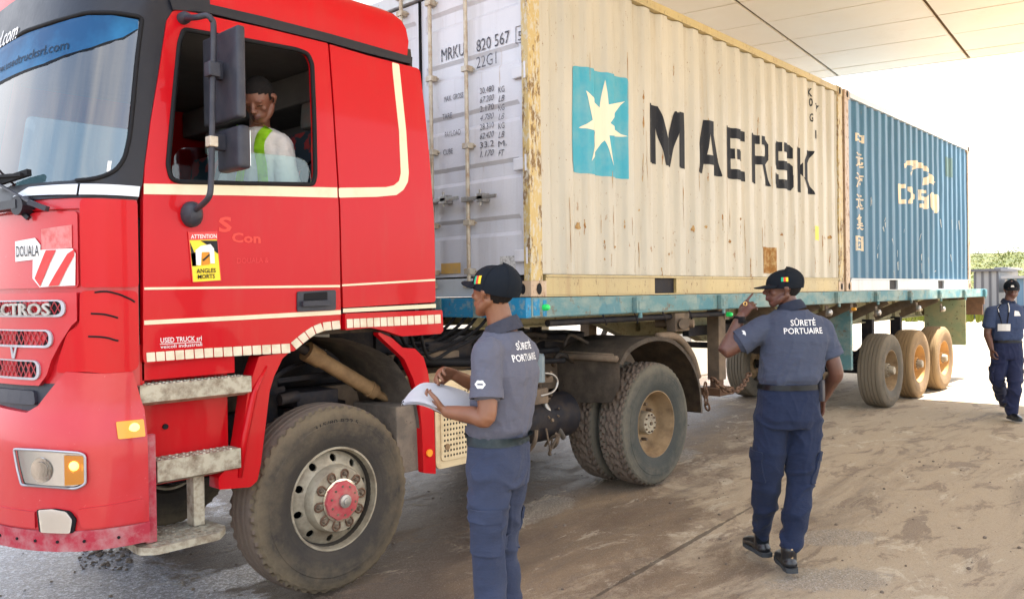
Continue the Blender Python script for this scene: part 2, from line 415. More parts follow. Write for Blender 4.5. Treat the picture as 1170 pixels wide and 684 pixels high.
# u along the truck; far edge at u = U1
o_ = PZ(936, 89, 5.6); U1 = 10.80; V0, V1 = -6.6, 4.5; U0 = -2.4
m = M('ceiling_panel', (.84, .79, .68), .45); m.mix(m.noise(.5, 5, .6, lo=.40, hi=.65), (.80, .72, .58), .8).mix(m.noise(1.2, 6, .7, lo=.60, hi=.75, seed=4), (.62, .52, .38), .4).bump(m.noise(3, 3, .5), .06, .02); MT['ceil'] = m.m
simple('ceiling_gap', (.16, .10, .05), .8)
simple('fascia', (.72, .66, .55), .5)
canopy = tag(empty('gate_canopy', (4, 4.9, 0)), 'large cream panelled canopy ceiling over the road above the containers', 'canopy')
bm = NB(); du = .985; dv = 2.14; vo = 1.0+.16
u = U1-.47-du*16
us = []
uu = U1
edges_u = [U1]+[U1-.47-du*k for k in range(0, 14)]
edges_v = [V0]+[q for q in [vo-dv*2-.0, vo-dv, vo, vo+dv] if V0 < q < V1]+[V1]
for i in range(len(edges_u)-1):
    a, b = edges_u[i+1], edges_u[i]
    if a < U0: a = U0
    for j in range(len(edges_v)-1):
        c, d = edges_v[j], edges_v[j+1]; e = .013; t = random.uniform(-.003, .003)
        prism(bm, [can(a+e, c+2*e, t), can(b-e, c+2*e, t), can(b-e, d-2*e, -t), can(a+e, d-2*e, -t)], (0, 0, .03))
U0e = edges_u[-1]
obj('ceiling_panel', bm, MT['ceil'], canopy)
bm = NB(); prism(bm, [can(U0e, V0, .045), can(U1-.01, V0, .045), can(U1-.01, V1, .045), can(U0e, V1, .045)], (0, 0, .5))
obj('roof_slab', bm, MT['ceiling_gap'], canopy)
bm = NB(); prism(bm, [can(U1, V0, 0), can(U1+.06, V0, 0), can(U1+.06, V1, 0), can(U1, V1, 0)], (0, 0, .65))
prism(bm, [can(U0e, V0-.06, 0), can(U1+.06, V0-.06, 0), can(U1+.06, V0-.003, 0), can(U0e, V0-.003, 0)], (0, 0, .65))
prism(bm, [can(U0e, V1+.003, 0), can(U1+.06, V1+.003, 0), can(U1+.06, V1+.06, 0), can(U0e, V1+.06, 0)], (0, 0, .65))
obj('fascia', bm, MT['fascia'], canopy)
bm = NB(); q = can(6.55, 2.35, -.012)
prism(bm, [can(6.2, 2.3, -.02), can(6.5, 2.3, -.02), can(6.5, 3.3, -.02), can(6.2, 3.3, -.02)], (0, 0, .018))
obj('light_panel', bm, simple('light_panel', (.85, .80, .70), .3), canopy)
for cx, cy in ((4.2, 4.0), (-2.0, -6.3), (10.2, -6.3), (10.4, 4.9)):
    bm = NB(); z = can(cx, cy).z+.3
    box(bm, cx-.35, cx+.35, cy-.35, cy+.35, -.01, z, .02)
    if (cx, cy) in ((4.2, 4.0),): 
        obj('column', bm, MT['fascia'], canopy)
    else: obj('column', bm, MT['fascia'], canopy)
# ------------------------------------------------------------------ block wall on the far side
bm = NB(); box(bm, -2, 16, 9.0, 9.2, 0, 2.3)
m = M('white_block', (.74, .72, .67), .8)
br = m.N('TexBrick'); br.inputs['Scale'].default_value = 1.0; br.inputs['Brick Width'].default_value = .40; br.inputs['Row Height'].default_value = .20
br.inputs['Mortar Size'].default_value = .008; br.inputs['Color1'].default_value = lin((.76, .74, .69)); br.inputs['Color2'].default_value = lin((.68, .66, .61)); br.inputs['Mortar'].default_value = lin((.33, .31, .28))
mp = m.N('Mapping'); mp.inputs['Rotation'].default_value = (pi/2, 0, 0); m.L(m.tc.outputs['Object'], mp.inputs[0]); m.L(mp.outputs[0], br.inputs[0]); m.L(br.outputs[0], m.b.inputs[0])
MT['block'] = m.m
tag(obj('block_wall', bm, MT['block']), 'white painted concrete block wall seen through the gap under the trailer', 'wall')
# ------------------------------------------------------------------ far background
m = M('hillside', (.085, .10, .045), .95)
m.mix(m.noise(.10, 6, .7, lo=.42, hi=.6), (.13, .125, .055), .9).mix(m.noise(.35, 5, .7, lo=.55, hi=.65), (.05, .07, .015), .8).mix(m.noise(.2, 5, .7, lo=.58, hi=.68, seed=4), (.18, .13, .10), .6)
MT['hill'] = m.m
bm = NB(); n = 60; g = []
for i in range(n):
    row = []
    for j in range(24):
        x = 75+i*3.0; y = -75+j*6.0
        h = max(0, (x-90))*(.095)*(1+.25*noise.noise(V((x*.02, y*.02, 0)))) + .8*noise.noise(V((x*.06, y*.06, 3)))*min(1, (x-75)/30)
        if i > n*.6: h = g[int(n*.6)][j].co.z+.5*noise.noise(V((x, y, 0)))
        row.append(bm.verts.new((x, y, h-.05)))
    g.append(row)
for i in range(n-1):
    for j in range(23): bm.faces.new((g[i][j], g[i+1][j], g[i+1][j+1], g[i][j+1]))
tag(obj('hillside', bm, MT['hill'], smooth=True), kind='structure')
# grass verge in front of the shed
bm = NB()
for k in range(2600):
    qx = random.uniform(40, 60); q = V((qx, -3.9+(qx+4.5)*random.uniform(.15, .32), 0)); h = random.uniform(.2, .75)
    a = random.uniform(0, 6.3); dx, dy = cos(a)*.05, sin(a)*.05
    vs = [bm.verts.new(q+V((-dx, -dy, 0))), bm.verts.new(q+V((dx, dy, 0))), bm.verts.new(q+V((dy*3, dx*3, h)))]; bm.faces.new(vs)
tag(obj('grass_verge', bm, simple('yellow_grass', (.13, .14, .02), .9, 0, (.08, .11, .02), .8, 1, 0)), 'tall yellow green grass beyond the yard', 'grass', kind='stuff')
simple('panel_white', (.26, .26, .27), .6, 0, (.18, .18, .18), .5, .6)
simple('roof_grey', (.10, .10, .11), .7)
simple('shop_blue', (.10, .17, .25), .6)
def shed(px0, px1, pyt, pyb, X, label, mat, roof, nm='storage_shed'):
    a = PX(px0, pyb, X); b = PX(px1, pyb, X); zt = PX((px0+px1)/2, pyt, X).z; y0, y1 = sorted((a.y, b.y))
    e = tag(empty(nm, (X, (y0+y1)/2, 0)), label, 'shed')
    bm = NB(); box(bm, X, X+3.5, y0, y1, -.05, zt)
    obj('wall', bm, mat, e)
    bm = NB(); box(bm, X-.25, X+3.7, y0-.2, y1+.2, zt+.003, zt+.14); obj('roof', bm, roof, e)
    bm = NB(); n_ = 3
    for i in range(n_+1):
        y = y0+(y1-y0)*i/n_; box(bm, X-.06, X-.003, y-.05, y+.05, 0, zt-.02)
    obj('post', bm, roof, e)
    return e
shed(1114, 1140, 310, 331, 46, 'low white panelled shed with a grey roof beyond the rear of the trailer', MT['panel_white'], MT['roof_grey'])
shed(1142, 1148, 308, 329, 49, 'narrow pale shed standing just right of the low white shed', MT['panel_white'], MT['panel_white'])
bm = NB()
for k in range(330):
    cx_ = random.uniform(52, 178); c = V((cx_, -3.9+(cx_+4.5)*random.uniform(.12, .34), 0)); c.z = max(0, (c.x-90))*.095; R0 = random.uniform(.5, 1.2)*(1 if c.x < 90 else 1.9)
    for q in range(70):
        a = random.uniform(0, 6.3); b = random.uniform(0, 1); rr = R0*random.uniform(.5, 1); p_ = c+V((cos(a)*rr, sin(a)*rr*1.3, b*rr*1.1)); t_ = random.uniform(.1, .26)
        vs = [bm.verts.new(p_+V((random.uniform(-t_, t_), random.uniform(-t_, t_), random.uniform(-t_, t_)))) for _ in range(3)]; bm.faces.new(vs)
tag(obj('low_bushes', bm, simple('bush_green', (.12, .14, .04), .9, 0, (.24, .22, .06), .9, .3, 0)), 'low green and yellow bushes covering the slope beyond the yard', 'bushes', kind='stuff')
shed(1150, 1182, 318, 340, 45, 'pale blue kiosk behind the head of the far guard', MT['shop_blue'], MT['panel_white'], 'kiosk')
c = PX(1147, 299, 172)
e = tag(empty('hilltop_house', (c.x, c.y, c.z-1.5)), 'small grey hilltop house with a pitched roof', 'house')
bm = NB(); box(bm, c.x, c.x+5, c.y-1.0, c.y+1.0, c.z-2.5, c.z+.15); obj('wall', bm, MT['panel_white'], e)
bm = NB(); prism(bm, [(c.x-.2, c.y-1.2, c.z+.16), (c.x-.2, c.y+1.2, c.z+.16), (c.x-.2, c.y, c.z+.6)], (5.4, 0, 0)); obj('roof', bm, MT['roof_grey'], e)
# ================================================================== CONTAINERS
DK = 1.690                        # trailer deck height
CL, CW, CH = 6.058, 2.438, 2.591
def container_paint(name, base, shade, rust, ra, streak, warm):
    m = M(name, base, .40)
    m.mix(m.noise(1.1, 5, .6, (1, 1, .35), lo=.40, hi=.65), shade, .8)
    m.mix(m.noise(5, 6, .7, (1.6, 1.6, .12), lo=.52, hi=.72, seed=2), streak, .55)
    m.mix(m.noise(7, 7, .75, (1.2, 1.2, .5), lo=ra, hi=ra+.05, seed=6), rust, .9, .9)
    m.mix(m.noise(30, 5, .75, (1.6, 1.6, .5), lo=ra-.005, hi=ra+.03, seed=8), warm, .9, .9)
    m.mix(m.noise(3.2, 8, .8, (2.5, 2.5, .16), lo=.63, hi=.70, seed=12), rust, .6, .9)
    m.bump(m.noise(3, 4, .6, lo=.2, hi=.8), .15, .02).bump(m.noise(60, 4, .7), .15, .003)
    MT[name] = m.m
container_paint('cream_container_paint', (.49, .455, .37), (.40, .38, .32), (.26, .13, .05), .645, (.34, .27, .17), (.16, .07, .03))
container_paint('yellow_rail_paint', (.46, .36, .16), (.36, .29, .15), (.20, .10, .04), .62, (.30, .18, .07), (.10, .05, .03))
container_paint('grey_door_paint', (.62, .63, .68), (.55, .57, .64), (.36, .24, .15), .70, (.45, .45, .48), (.25, .12, .06))
container_paint('blue_container_paint', (.022, .105, .19), (.030, .13, .23), (.13, .15, .17), .66, (.08, .19, .28), (.16, .09, .06))
m = M('shaded_recess', (.37, .33, .25), .6); m.mix(m.noise(4, 6, .7, (1, 1, .3), lo=.42, hi=.62), (.28, .245, .19), .85).mix(m.noise(9, 7, .75, (1.2, 1.2, .5), lo=.66, hi=.72, seed=6), (.22, .11, .05), .9); MT['recess'] = m.m  # corrugation shade put into the darker recess colour, plus rust spots
m = M('ridge_edge_glint', (.66, .61, .48), .35); m.mix(m.noise(6, 7, .75, (1.5, 1.5, .4), lo=.56, hi=.70), (.46, .42, .32), .9).mix(m.noise(9, 7, .75, (1.2, 1.2, .5), lo=.66, hi=.72, seed=3), (.24, .12, .05), .9); MT['edge_glint'] = m.m  # highlight along the rib edges painted as a pale strip, plus rust spots
container_paint('pale_frame_paint', (.55, .60, .64), (.48, .52, .56), (.35, .22, .13), .66, (.40, .42, .42), (.20, .10, .05))
container_paint('worn_post_paint', (.50, .36, .12), (.42, .33, .16), (.16, .09, .04), .52, (.30, .17, .06), (.50, .47, .38))
container_paint('rust_frame_paint', (.46, .33, .22), (.40, .30, .22), (.22, .11, .06), .58, (.50, .42, .32), (.12, .06, .04))
m = M('white_flank', (.62, .69, .74), .45); m.mix(m.noise(6, 6, .75, (1, 1, .4), lo=.60, hi=.72), (.10, .28, .42), .8); MT['flank'] = m.m  # pale colour for the rib faces turned towards the cab
PITCH, DEP = .278, .036
PRE = .255                         # start of the corrugation
def corr_breaks(n=21):
    b = []
    for k in range(n):
        x = PRE+k*PITCH
        for q in (0, .045, .139, .184): b += [x+q-.013, x+q-.004, x+q+.004, x+q+.013]
    return [q for q in b if q < CL-.19]
def corr(x):
    return sum(corr0(x+d) for d in (-.0105, -.0063, -.0021, .0021, .0063, .0105))/6
def corr0(x):
    """recess (0..DEP) at x"""
    if x < PRE or x > CL-.19: return 0.0
    t = (x-PRE) % PITCH
    if t < .045: return DEP*t/.045
    if t < .139: return DEP
    if t < .184: return DEP*(1-(t-.139)/.045)
    return 0.0
def ridge_glint(x):
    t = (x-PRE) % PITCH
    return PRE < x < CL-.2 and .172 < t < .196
def wall_fn(x0, z0, seed, dent=.006, sign=-1, yb=.012):
    def f(u, v, off=0):
        d = noise.noise(V((u*1.7+seed, v*1.3, seed)))*dent + max(0, noise.noise(V((u*3.1, v*2.3+seed, 1.3)))-.25)*dent*3
        return V((x0+u, yb+corr(u)+d-off, z0+v))
    return f
def corner_casting(par, x, y, z, sx, sy, mat):
    """sx, sy: direction in which the casting extends"""
    bm = NB(); L_, W_, H_ = .178, .162, .118
    x1, y1 = x+sx*L_, y+sy*W_
    box(bm, min(x, x1), max(x, x1), min(y, y1), max(y, y1), z, z+H_, .006)
    o = obj('corner_casting', bm, mat, par)
    bm = NB()
    def oval(c, U, W, a, b):
        c, U, W = V(c), V(U), V(W)
        pts = [c+U*cos(2*pi*k/16)*a*(1 if abs(cos(2*pi*k/16)) > .3 else .9)+W*sin(2*pi*k/16)*b for k in range(16)]
        prism(bm, pts, U.cross(W)*.004)
    oval((x+sx*L_*.5, y-sy*.002, z+H_*.5), (1, 0, 0), (0, 0, 1), .026, .042)
    oval((x-sx*.002, y+sy*W_*.5, z+H_*.5), (0, 1, 0), (0, 0, 1), .026, .040)
    obj('hole', bm, MT['rubber'], o)
def build_container(x0, label, mats, seed, door_end=True, grp=None):
    side, rail, frame, door, post = mats
    c = tag(empty('shipping_container', (x0, 1.22, DK)), label, 'shipping container', grp)
    z0 = DK+.004; zt = z0+CH
    # side walls
    brk = corr_breaks()
    for near in (True, False):
        bm = NB(); f = wall_fn(x0, z0, seed+(0 if near else 5))
        cols = [.10]+brk+[CL-.10]; rows = [.17+.0+(CH-.17-.09)*k/14 for k in range(15)]
        g = [[bm.verts.new(f(u, v) if near else V((f(u, v).x, CW-f(u, v).y, f(u, v).z))) for v in rows] for u in cols]
        for i in range(len(cols)-1):
            for j in range(len(rows)-1):
                fc = bm.faces.new((g[i][j], g[i+1][j], g[i+1][j+1], g[i][j+1]))
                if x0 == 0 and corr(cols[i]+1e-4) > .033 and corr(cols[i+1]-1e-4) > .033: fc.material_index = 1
                if x0 == 0 and ridge_glint((cols[i]+cols[i+1])/2): fc.material_index = 2
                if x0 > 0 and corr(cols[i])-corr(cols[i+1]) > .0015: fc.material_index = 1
        if near:   # bowed and dented ribs
            pass
        o = obj('side_wall', bm, side, c, smooth=60)
        me = o.data
    # bottom side rails with fork pockets
    for y in (0.0, CW-.05):
        bm = NB(); segs = [(.178, 1.66), (2.02, 4.03), (4.39, CL-.178)] if True else []
        for a, b in segs: box(bm, x0+a, x0+b, y+.008, y+.05, z0+.012, z0+.145)
        box(bm, x0+.178, x0+CL-.178, y, y+.058, z0+.147, z0+.166)
        box(bm, x0+.178, x0+CL-.178, y+.003, y+.054, z0, z0+.010)
        obj('bottom_rail', bm, rail, c)
        bm = NB()
        for a in (1.66, 4.03): box(bm, x0+a+.002, x0+a+.358, y+.035, y+.05, z0+.012, z0+.145)
        obj('fork_pocket', bm, MT['dark_metal'], c)
        bm = NB(); box(bm, x0+.15, x0+CL-.15, y-.0+(.0 if y < 1 else -.0), y+.06, zt-.085, zt-.012, .004)
        obj('top_rail', bm, rail if x0 == 0 else frame, c)
    # posts
    for sx, xx in ((1, x0), (-1, x0+CL)):
        for sy, yy in ((1, 0.0), (-1, CW)):
            bm = NB(); x1 = xx+sx*.14; y1 = yy+sy*(.07 if sx > 0 and door_end else .11)
            box(bm, min(xx+sx*.004, x1), max(xx+sx*.004, x1), min(yy+sy*.004, y1), max(yy+sy*.004, y1), z0+.118, zt-.118, .004)
            obj('corner_post', bm, post, c)
            for zz in (z0, zt-.118): corner_casting(c, xx, yy, zz, sx, sy, post if zz > 3 else MT['rust_frame_paint'])
    bm = NB(); box(bm, x0+.06, x0+CL-.06, .06, CW-.06, zt-.05, zt-.02); obj('roof', bm, side[0], c)
    bm = NB(); box(bm, x0+.06, x0+CL-.06, .06, CW-.06, z0+.12, z0+.15); obj('floor', bm, MT['dark_metal'], c)
    # rear end wall
    bm = NB(); cols = [.11+.02*k for k in range(0)]; ys = [.11]; y = .2
    while y < CW-.2: ys += [y, y+.05, y+.12, y+.17]; y += .24
    ys.append(CW-.11); dd = [0]+[0, .04, .04, 0]*((len(ys)-2)//4)+[0]
    a = [[bm.verts.new((x0+CL-.02-d, y, z)) for z in (z0+.12, zt-.1)] for y, d in zip(ys, dd)]
    for i in range(len(a)-1): bm.faces.new((a[i][0], a[i+1][0], a[i+1][1], a[i][1]))
    obj('end_wall', bm, side[0], c)
    for nm, za, zb in (('sill', z0+.006, z0+.15), ('header', zt-.115, zt-.006)):
        for xx in (x0+.008, x0+CL-.068):
            bm = NB(); box(bm, xx, xx+.06, .165, CW-.165, za, zb, .004); obj(nm, bm, frame, c)
    if door_end:
        zb, ztop = z0+.165, zt-.13
        # leaves with shallow horizontal recesses
        for s in (0, 1):
            ya, yb = (.075, 1.212) if s == 0 else (1.226, CW-.075)
            bm = NB(); H = ztop-zb; rows = [(0, 0), (.06, 0)]
            k = .30
            for q in range(5): rows += [(k, 0), (k+.03, .022), (k+.125, .022), (k+.155, 0)]; k += .425
            rows += [(H-.04, 0), (H, 0)]
            ys = [ya, ya+.05, ya+.07, yb-.07, yb-.05, yb]
            g = [[bm.verts.new((x0+.045+(d if 1 < i < 4 else (d*0)), y, zb+r)) for r, d in rows] for i, y in enumerate(ys)]
            for i in range(5):
                for j in range(len(rows)-1): bm.faces.new((g[i][j], g[i][j+1], g[i+1][j+1], g[i+1][j]))
            box(bm, x0+.07, x0+.10, ya, yb, zb, ztop)
            leaf = obj('door', bm, door, c, recalc=True)
            bm = NB()
            bar(bm, (x0+.04, ya-.006, zb), (x0+.04, ya-.006, ztop), .014, .03); bar(bm, (x0+.04, yb+.006, zb), (x0+.04, yb+.006, ztop), .014, .03)
            obj('gasket', bm, MT['rubber'], leaf)
            rods = (.645, 1.06) if s == 0 else (1.42, 1.875)
            for y in rods:
                bm = NB(); cyl(bm, (x0+.0, y, zb-.09), (x0+.0, y, ztop+.09), .017, 12)
                rod = obj('locking_rod', bm, MT['cream_rod'], leaf, smooth=40)
                bm = NB()
                for z in (zb+.04, zb+.42, zb+1.02, zb+1.62, ztop-.06):
                    box(bm, x0-.024, x0+.044, y-.035, y+.035, z-.022, z+.022, .004)
                    for q in (-.045, .045): cyl(bm, (x0+.044, y+q, z), (x0+.03, y+q, z), .009, 8)
                for z in (zb-.09, ztop+.055): box(bm, x0-.03, x0+.03, y-.04, y+.04, z, z+.05, .005)
                bm2 = bm; zc = zb+.62 if y in (1.06, 1.42) else zb+.60
                sgn = -1 if s == 0 else -1
                bm3 = NB(); box(bm3, x0-.04, x0-.026, y-.34, y+.02, zc-.014, zc+.014, .003); 
                box(bm3, x0-.045, x0+.03, y-.035, y+.035, zc-.02, zc+.02, .004)
                box(bm3, x0-.04, x0+.04, y-.20, y-.13, zc-.035, zc+.035, .006)
                cyl(bm3, (x0-.03, y-.165, zc-.06), (x0-.03, y-.165, zc+.06), .010, 8)
                obj('handle', bm3, MT['steel'], leaf)
                obj('rod_bracket', bm2, MT['cream_rod'], rod)
            ye = ya if s == 0 else yb
            for z in (zb+.14, zb+.82, zb+1.5, ztop-.18):
                bm = NB(); d = 1 if s == 0 else -1
                box(bm, x0+.012, x0+.042, min(ye+d*.10, ye-d*.05), max(ye+d*.10, ye-d*.05), z-.045, z+.045, .008)
                cyl(bm, (x0+.018, ye-d*.035, z-.06), (x0+.018, ye-d*.035, z+.06), .017, 10)
                obj('hinge', bm, MT['grey_door_paint'], leaf)
    return c
simple('cream_rod_paint', (.50, .46, .38), .5, .2, (.30, .20, .12), .8, 14); MT['cream_rod'] = MT['cream_rod_paint']
c1 = build_container(0.0, 'cream corrugated container with grey doors, directly behind the red cab', ([MT['cream_container_paint'], MT['recess'], MT['edge_glint']], MT['yellow_rail_paint'], MT['pale_frame_paint'], MT['grey_door_paint'], MT['worn_post_paint']), 1.0, True)
X2 = 6.135
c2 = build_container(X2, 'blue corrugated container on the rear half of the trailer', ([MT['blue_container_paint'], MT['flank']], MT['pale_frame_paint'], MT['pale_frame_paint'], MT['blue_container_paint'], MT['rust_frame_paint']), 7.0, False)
# ---- marks on the cream container side
f1 = wall_fn(0.0, DK+.004, 1.0)
z0_ = DK+.004
def hitc(px, py, x0):
    d = ray(px, py); t = (-.01-CAM.y)/d.y; st_ = .004/d.y
    for _ in range(20):
        p = CAM+d*t
        if p.y >= .012+corr(p.x-x0): break
        t += st_
    return CAM+d*t
def u1(px, py):
    q = hitc(px, py, 0.0); return (q.x, q.z-z0_)
UB = [q for q in corr_breaks()]
UBX = sorted(UB+[k*.139 for k in range(45)])
VX = [.17+(CH-.26)*k/14 for k in range(15)]
simple('sky_blue_paint', (.055, .33, .44), .5, 0, (.22, .38, .42), .5, 5)
simple('star_cream', (.72, .66, .52), .5)
m = M('black_lettering', (.012, .014, .020), .6); m.mix(m.noise(9, 6, .8, (2, 2, .5), lo=.62, hi=.74), (.30, .27, .22), .6); MT['letter'] = m.m
def zz_(poly): return [u1(640+a/4.27, 60+b/4.27) for a, b in poly]
bm = NB()
sq = [(.50, 1.10), (1.255, 1.10), (1.255, 1.885), (.50, 1.885)]
p0, p1, p2, p3 = zz_([(58, 55), (330, 125), (335, 618), (62, 580)])
sq = [p3, p2, p1, p0]
patch(bm, rounded(sq, [.09, .01, .05, .09]), f1, 0, .0025, 0, UBX, VX)
obj('emblem_square', bm, MT['sky_blue_paint'], c1)
star = [(213, 135), (235, 255), (312, 240), (243, 345), (330, 410), (238, 405), (260, 555), (213, 430), (152, 530), (168, 388), (88, 368), (157, 330), (120, 188), (190, 270)]
bm = NB(); patch(bm, zz_(star), f1, 0, .0045, 0, UBX, VX); obj('emblem_star', bm, MT['star_cream'], c1)
def k4(poly): return [u1(730+a/5.571, 110+b/5.571) for a, b in poly]
GL = {'M': ([(0,0),(0,1),(.27,1),(.5,.40),(.73,1),(1,1),(1,0),(.78,0),(.78,.62),(.60,.0),(.40,.0),(.22,.62),(.22,0)], []),
 'A': ([(0,0),(.32,1),(.68,1),(1,0),(.74,0),(.67,.18),(.33,.18),(.26,0)], [[(.40,.36),(.60,.36),(.5,.76)]]),
 'E': ([(0,0),(0,1),(1,1),(1,.80),(.32,.80),(.32,.60),(.85,.60),(.85,.40),(.32,.40),(.32,.20),(1,.20),(1,0)], []),
 'R': ([(0,0),(0,1),(.75,1),(.95,.88),(.95,.55),(.8,.44),(1,0),(.7,0),(.52,.40),(.3,.40),(.3,0)], [[(.3,.58),(.3,.82),(.60,.82),(.66,.76),(.66,.64),(.60,.58)]]),
 'S': ([(.06,0),(.94,0),(1,.08),(1,.52),(.92,.60),(.32,.60),(.32,.80),(.68,.80),(.68,.70),(1,.70),(1,.92),(.92,1),(.08,1),(0,.92),(0,.48),(.08,.40),(.68,.40),(.68,.20),(.32,.20),(.32,.30),(0,.30),(0,.08)], []),
 'K': ([(0,0),(0,1),(.3,1),(.3,.62),(.66,1),(1,1),(.56,.52),(1,0),(.66,0),(.3,.42),(.3,0)], [])}
bm = NB()
for ch, pa, pb in (('M', 741, 783), ('A', 796, 824), ('E', 828.5, 852), ('R', 857, 880), ('S', 884, 905), ('K', 909, 929)):
    ua, ub = PY(pa, 160, .03).x, PY(pb, 160, .03).x
    za = 2.853-z0_+.0; zb_ = 3.372-z0_
    out_, hol = GL[ch]; mp_ = lambda P_: [(ua+(ub-ua)*a, za+(zb_-za)*b) for a, b in P_]
    if hol:      # cut the letter along its hole's middle so that every piece is a simple polygon
        patch(bm, mp_(out_), f1, 0, .003, 0, UBX, VX, holes=[mp_(h) for h in hol])
    else: patch(bm, mp_(out_), f1, 0, .003, 0, UBX, VX)
bmesh.ops.delete(bm, geom=[f for f in bm.faces if ridge_glint(f.calc_center_median().x) and noise.noise(f.calc_center_median()*4) > .08], context='FACES')  # gaps let the painted edge highlight cross the letters
obj('lettering', bm, MT['letter'], c1)
# small black marks near the rear, vertical
bm = NB()
for s, px, py, hp in (('K', 925, 110, 8), ('0', 926, 121.5, 9), ('G', 926.5, 139, 9), ('7', 933.5, 127, 10), ('1', 932, 158, 8)):
    hw = .7 if s == '1' else 2.3; a = u1(px-hw, py); b = u1(px+hw, py)
    text(bm, s, a[0], b[0], a[1], .10, f1, .02, 0, .003, ux=UBX)
obj('number_lettering', bm, MT['letter'], c1)
bm = NB(); a = u1(931, 274); b = u1(935, 259); patch(bm, [(a[0], a[1]), (b[0], a[1]), (b[0], b[1]), (a[0], b[1])], f1, 0, .003, 0, UBX, VX)
obj('yellow_placard', bm, MT['yellow_sign'], c1)
# rust patch near the lower side rail, stickers
_rs = random.Random(5); STK = []
for _k in range(46):
    _x = _rs.uniform(632, 955); _y = _rs.choice([_rs.uniform(60, 300), _rs.uniform(240, 312)]); STK.append((_x, _y, _x+_rs.uniform(-.3, .6), _y+_rs.uniform(4, 34)))
STK = tuple(q for q in STK if q[3] < 320 and q[1] > (q[0]-733)*.445+8)
m = M('rust_patch', (.27, .13, .04), .9); m.mix(m.noise(14, 6, .7, lo=.45, hi=.6), (.42, .30, .14), .9); MT['rust_patch'] = m.m
bm = NB(); a = u1(872, 312); b = u1(887, 283); patch(bm, [(a[0], a[1]), (b[0], a[1]), (b[0], b[1]), (a[0], b[1])], f1, 0, .003, 0, UBX, VX)
for cx, cy, r in ((660, 258, 5), (791, 262, 3.5), (806, 259, 2), (948, 271, 3), (702, 282, 1.5), (834, 276, 2), (893, 268, 2), (690, 296, 1.3), (764, 290, 1.6), (730, 240, 1.3), (846, 250, 1.4)):
    pts = []
    for k in range(12):
        q = .55+1.5*abs(noise.noise(V((k*.9, cx*.37, cy*.21))))
        pts.append(u1(cx+cos(k*pi/6)*r*q*.7, cy+sin(k*pi/6)*r*q))
    patch(bm, pts, f1, 0, .003, 0, UBX, VX)
for (xa, ya, xb, yb) in ((738, 150, 740, 215), (650, 225, 652, 300), (700, 235, 701, 285), (800, 270, 816, 278), (716, 60, 717, 130), (780, 205, 781, 260), (850, 250, 851, 290), (880, 190, 881, 215))+STK:
    a, b = u1(xa, ya), u1(xb, yb); dx = (b[0]-a[0]); pts = []
    for k in range(9): t = k/8; pts.append((a[0]+dx*t+.008*noise.noise(V((t*5, xa, 0))), a[1]+(b[1]-a[1])*t))
    for k in range(9): t = 1-k/8; pts.append((a[0]+dx*t+.003+.016*abs(noise.noise(V((t*6, xa, 3))))*sin(pi*min(1, t+.1)), a[1]+(b[1]-a[1])*t))
    patch(bm, pts, f1, 0, .0025, 0, UBX, VX)
obj('rust_mark', bm, MT['rust_patch'], c1)
# ---- stencils on the doors
fd = lambda u, v, off=0: V((.043-off, -u, v))        # u runs to the right in the picture (towards -Y)
def du(px, py): q = PX(px, py, .045); return (-q.y, q.z)
m = M('grey_stencil', (.06, .065, .09), .6); m.mix(m.noise(40, 4, .7, lo=.5, hi=.65), (.5, .5, .52), .6); MT['stencil'] = m.m
bm = NB()
def dt(s, px0, py0, px1, hpx, shear=0, bold=.0):
    bold = 0
    a, b = du(px0, py0), du(px1, py0); h = du(px0, py0-hpx)[1]-a[1]
    text(bm, s, a[0], b[0], a[1], h, fd, bold, shear, .004)
dt('MRKU', 505, 71, 531, 15, 0, .0); dt('820 567', 545, 60, 583, 14.5, 0, .0); dt('5', 592.5, 47, 597.5, 11); dt('22G1', 545, 79, 568, 14, 0, .0)
for i, (l_, px) in enumerate((('MAX. GROSS', 508), ('TARE', 506), ('PAYLOAD', 509), ('CUBE', 507))):
    dt(l_, px, 117+i*20.2, px+(22 if i == 0 else 11 if i in (1, 3) else 18), 6.5, 0, .004)
for i, (a_, b_) in enumerate((('30.480', 'KG'), ('67.200', 'LB'), ('2.170', 'KG'), ('4.780', 'LB'), ('28.310', 'KG'), ('62.420', 'LB'), ('33.2', 'M'), ('1.170', 'FT'))):
    s_ = .35 if i % 2 else 0; y = 108+i*10.3
    dt(a_, 549, y, 565, 7.2, s_, .008); dt(b_, 570, y-1.5, 577, 7.2, s_, .008)
text(bm, '3', *[-PX(q, 170, .045).y for q in (578, 579.5)], PX(578, 167, .045).z, .015, fd, 0, 0, .004)
for (x, y) in ((.0, 0),):
    a, b, c_, d_ = du(590, 50), du(599.5, 48), du(599.5, 29), du(590, 31)
    for (p_, q_) in ((a, b), (b, c_), (c_, d_), (d_, a)):
        P_, Q_ = fd(*p_, .004), fd(*q_, .004); bar(bm, P_, Q_, .004, .002, (1, 0, 0))
dt('BC 054477', 486, 92, 487.5, 30) if False else None
obj('stencil_lettering', bm, MT['stencil'], c1)
bm = NB(); a, b = du(505, 313), du(527, 300)
patch(bm, [(a[0], a[1]), (b[0], a[1]), (b[0], b[1]), (a[0], b[1])], fd, 0, .006); obj('orange_plate', bm, simple('orange_plate_paint', (.62, .38, .10), .5, 0, (.4, .3, .2), .5, 20), c1)
simple('worn_label', (.60, .60, .60), .6, 0, (.16, .16, .16), .9, 45)
bm = NB(); a, b = du(572, 313), du(590, 292); patch(bm, [(a[0], a[1]), (b[0], a[1]), (b[0], b[1]), (a[0], b[1])], fd, 0, .006); obj('data_plate', bm, MT['worn_label'], c1)
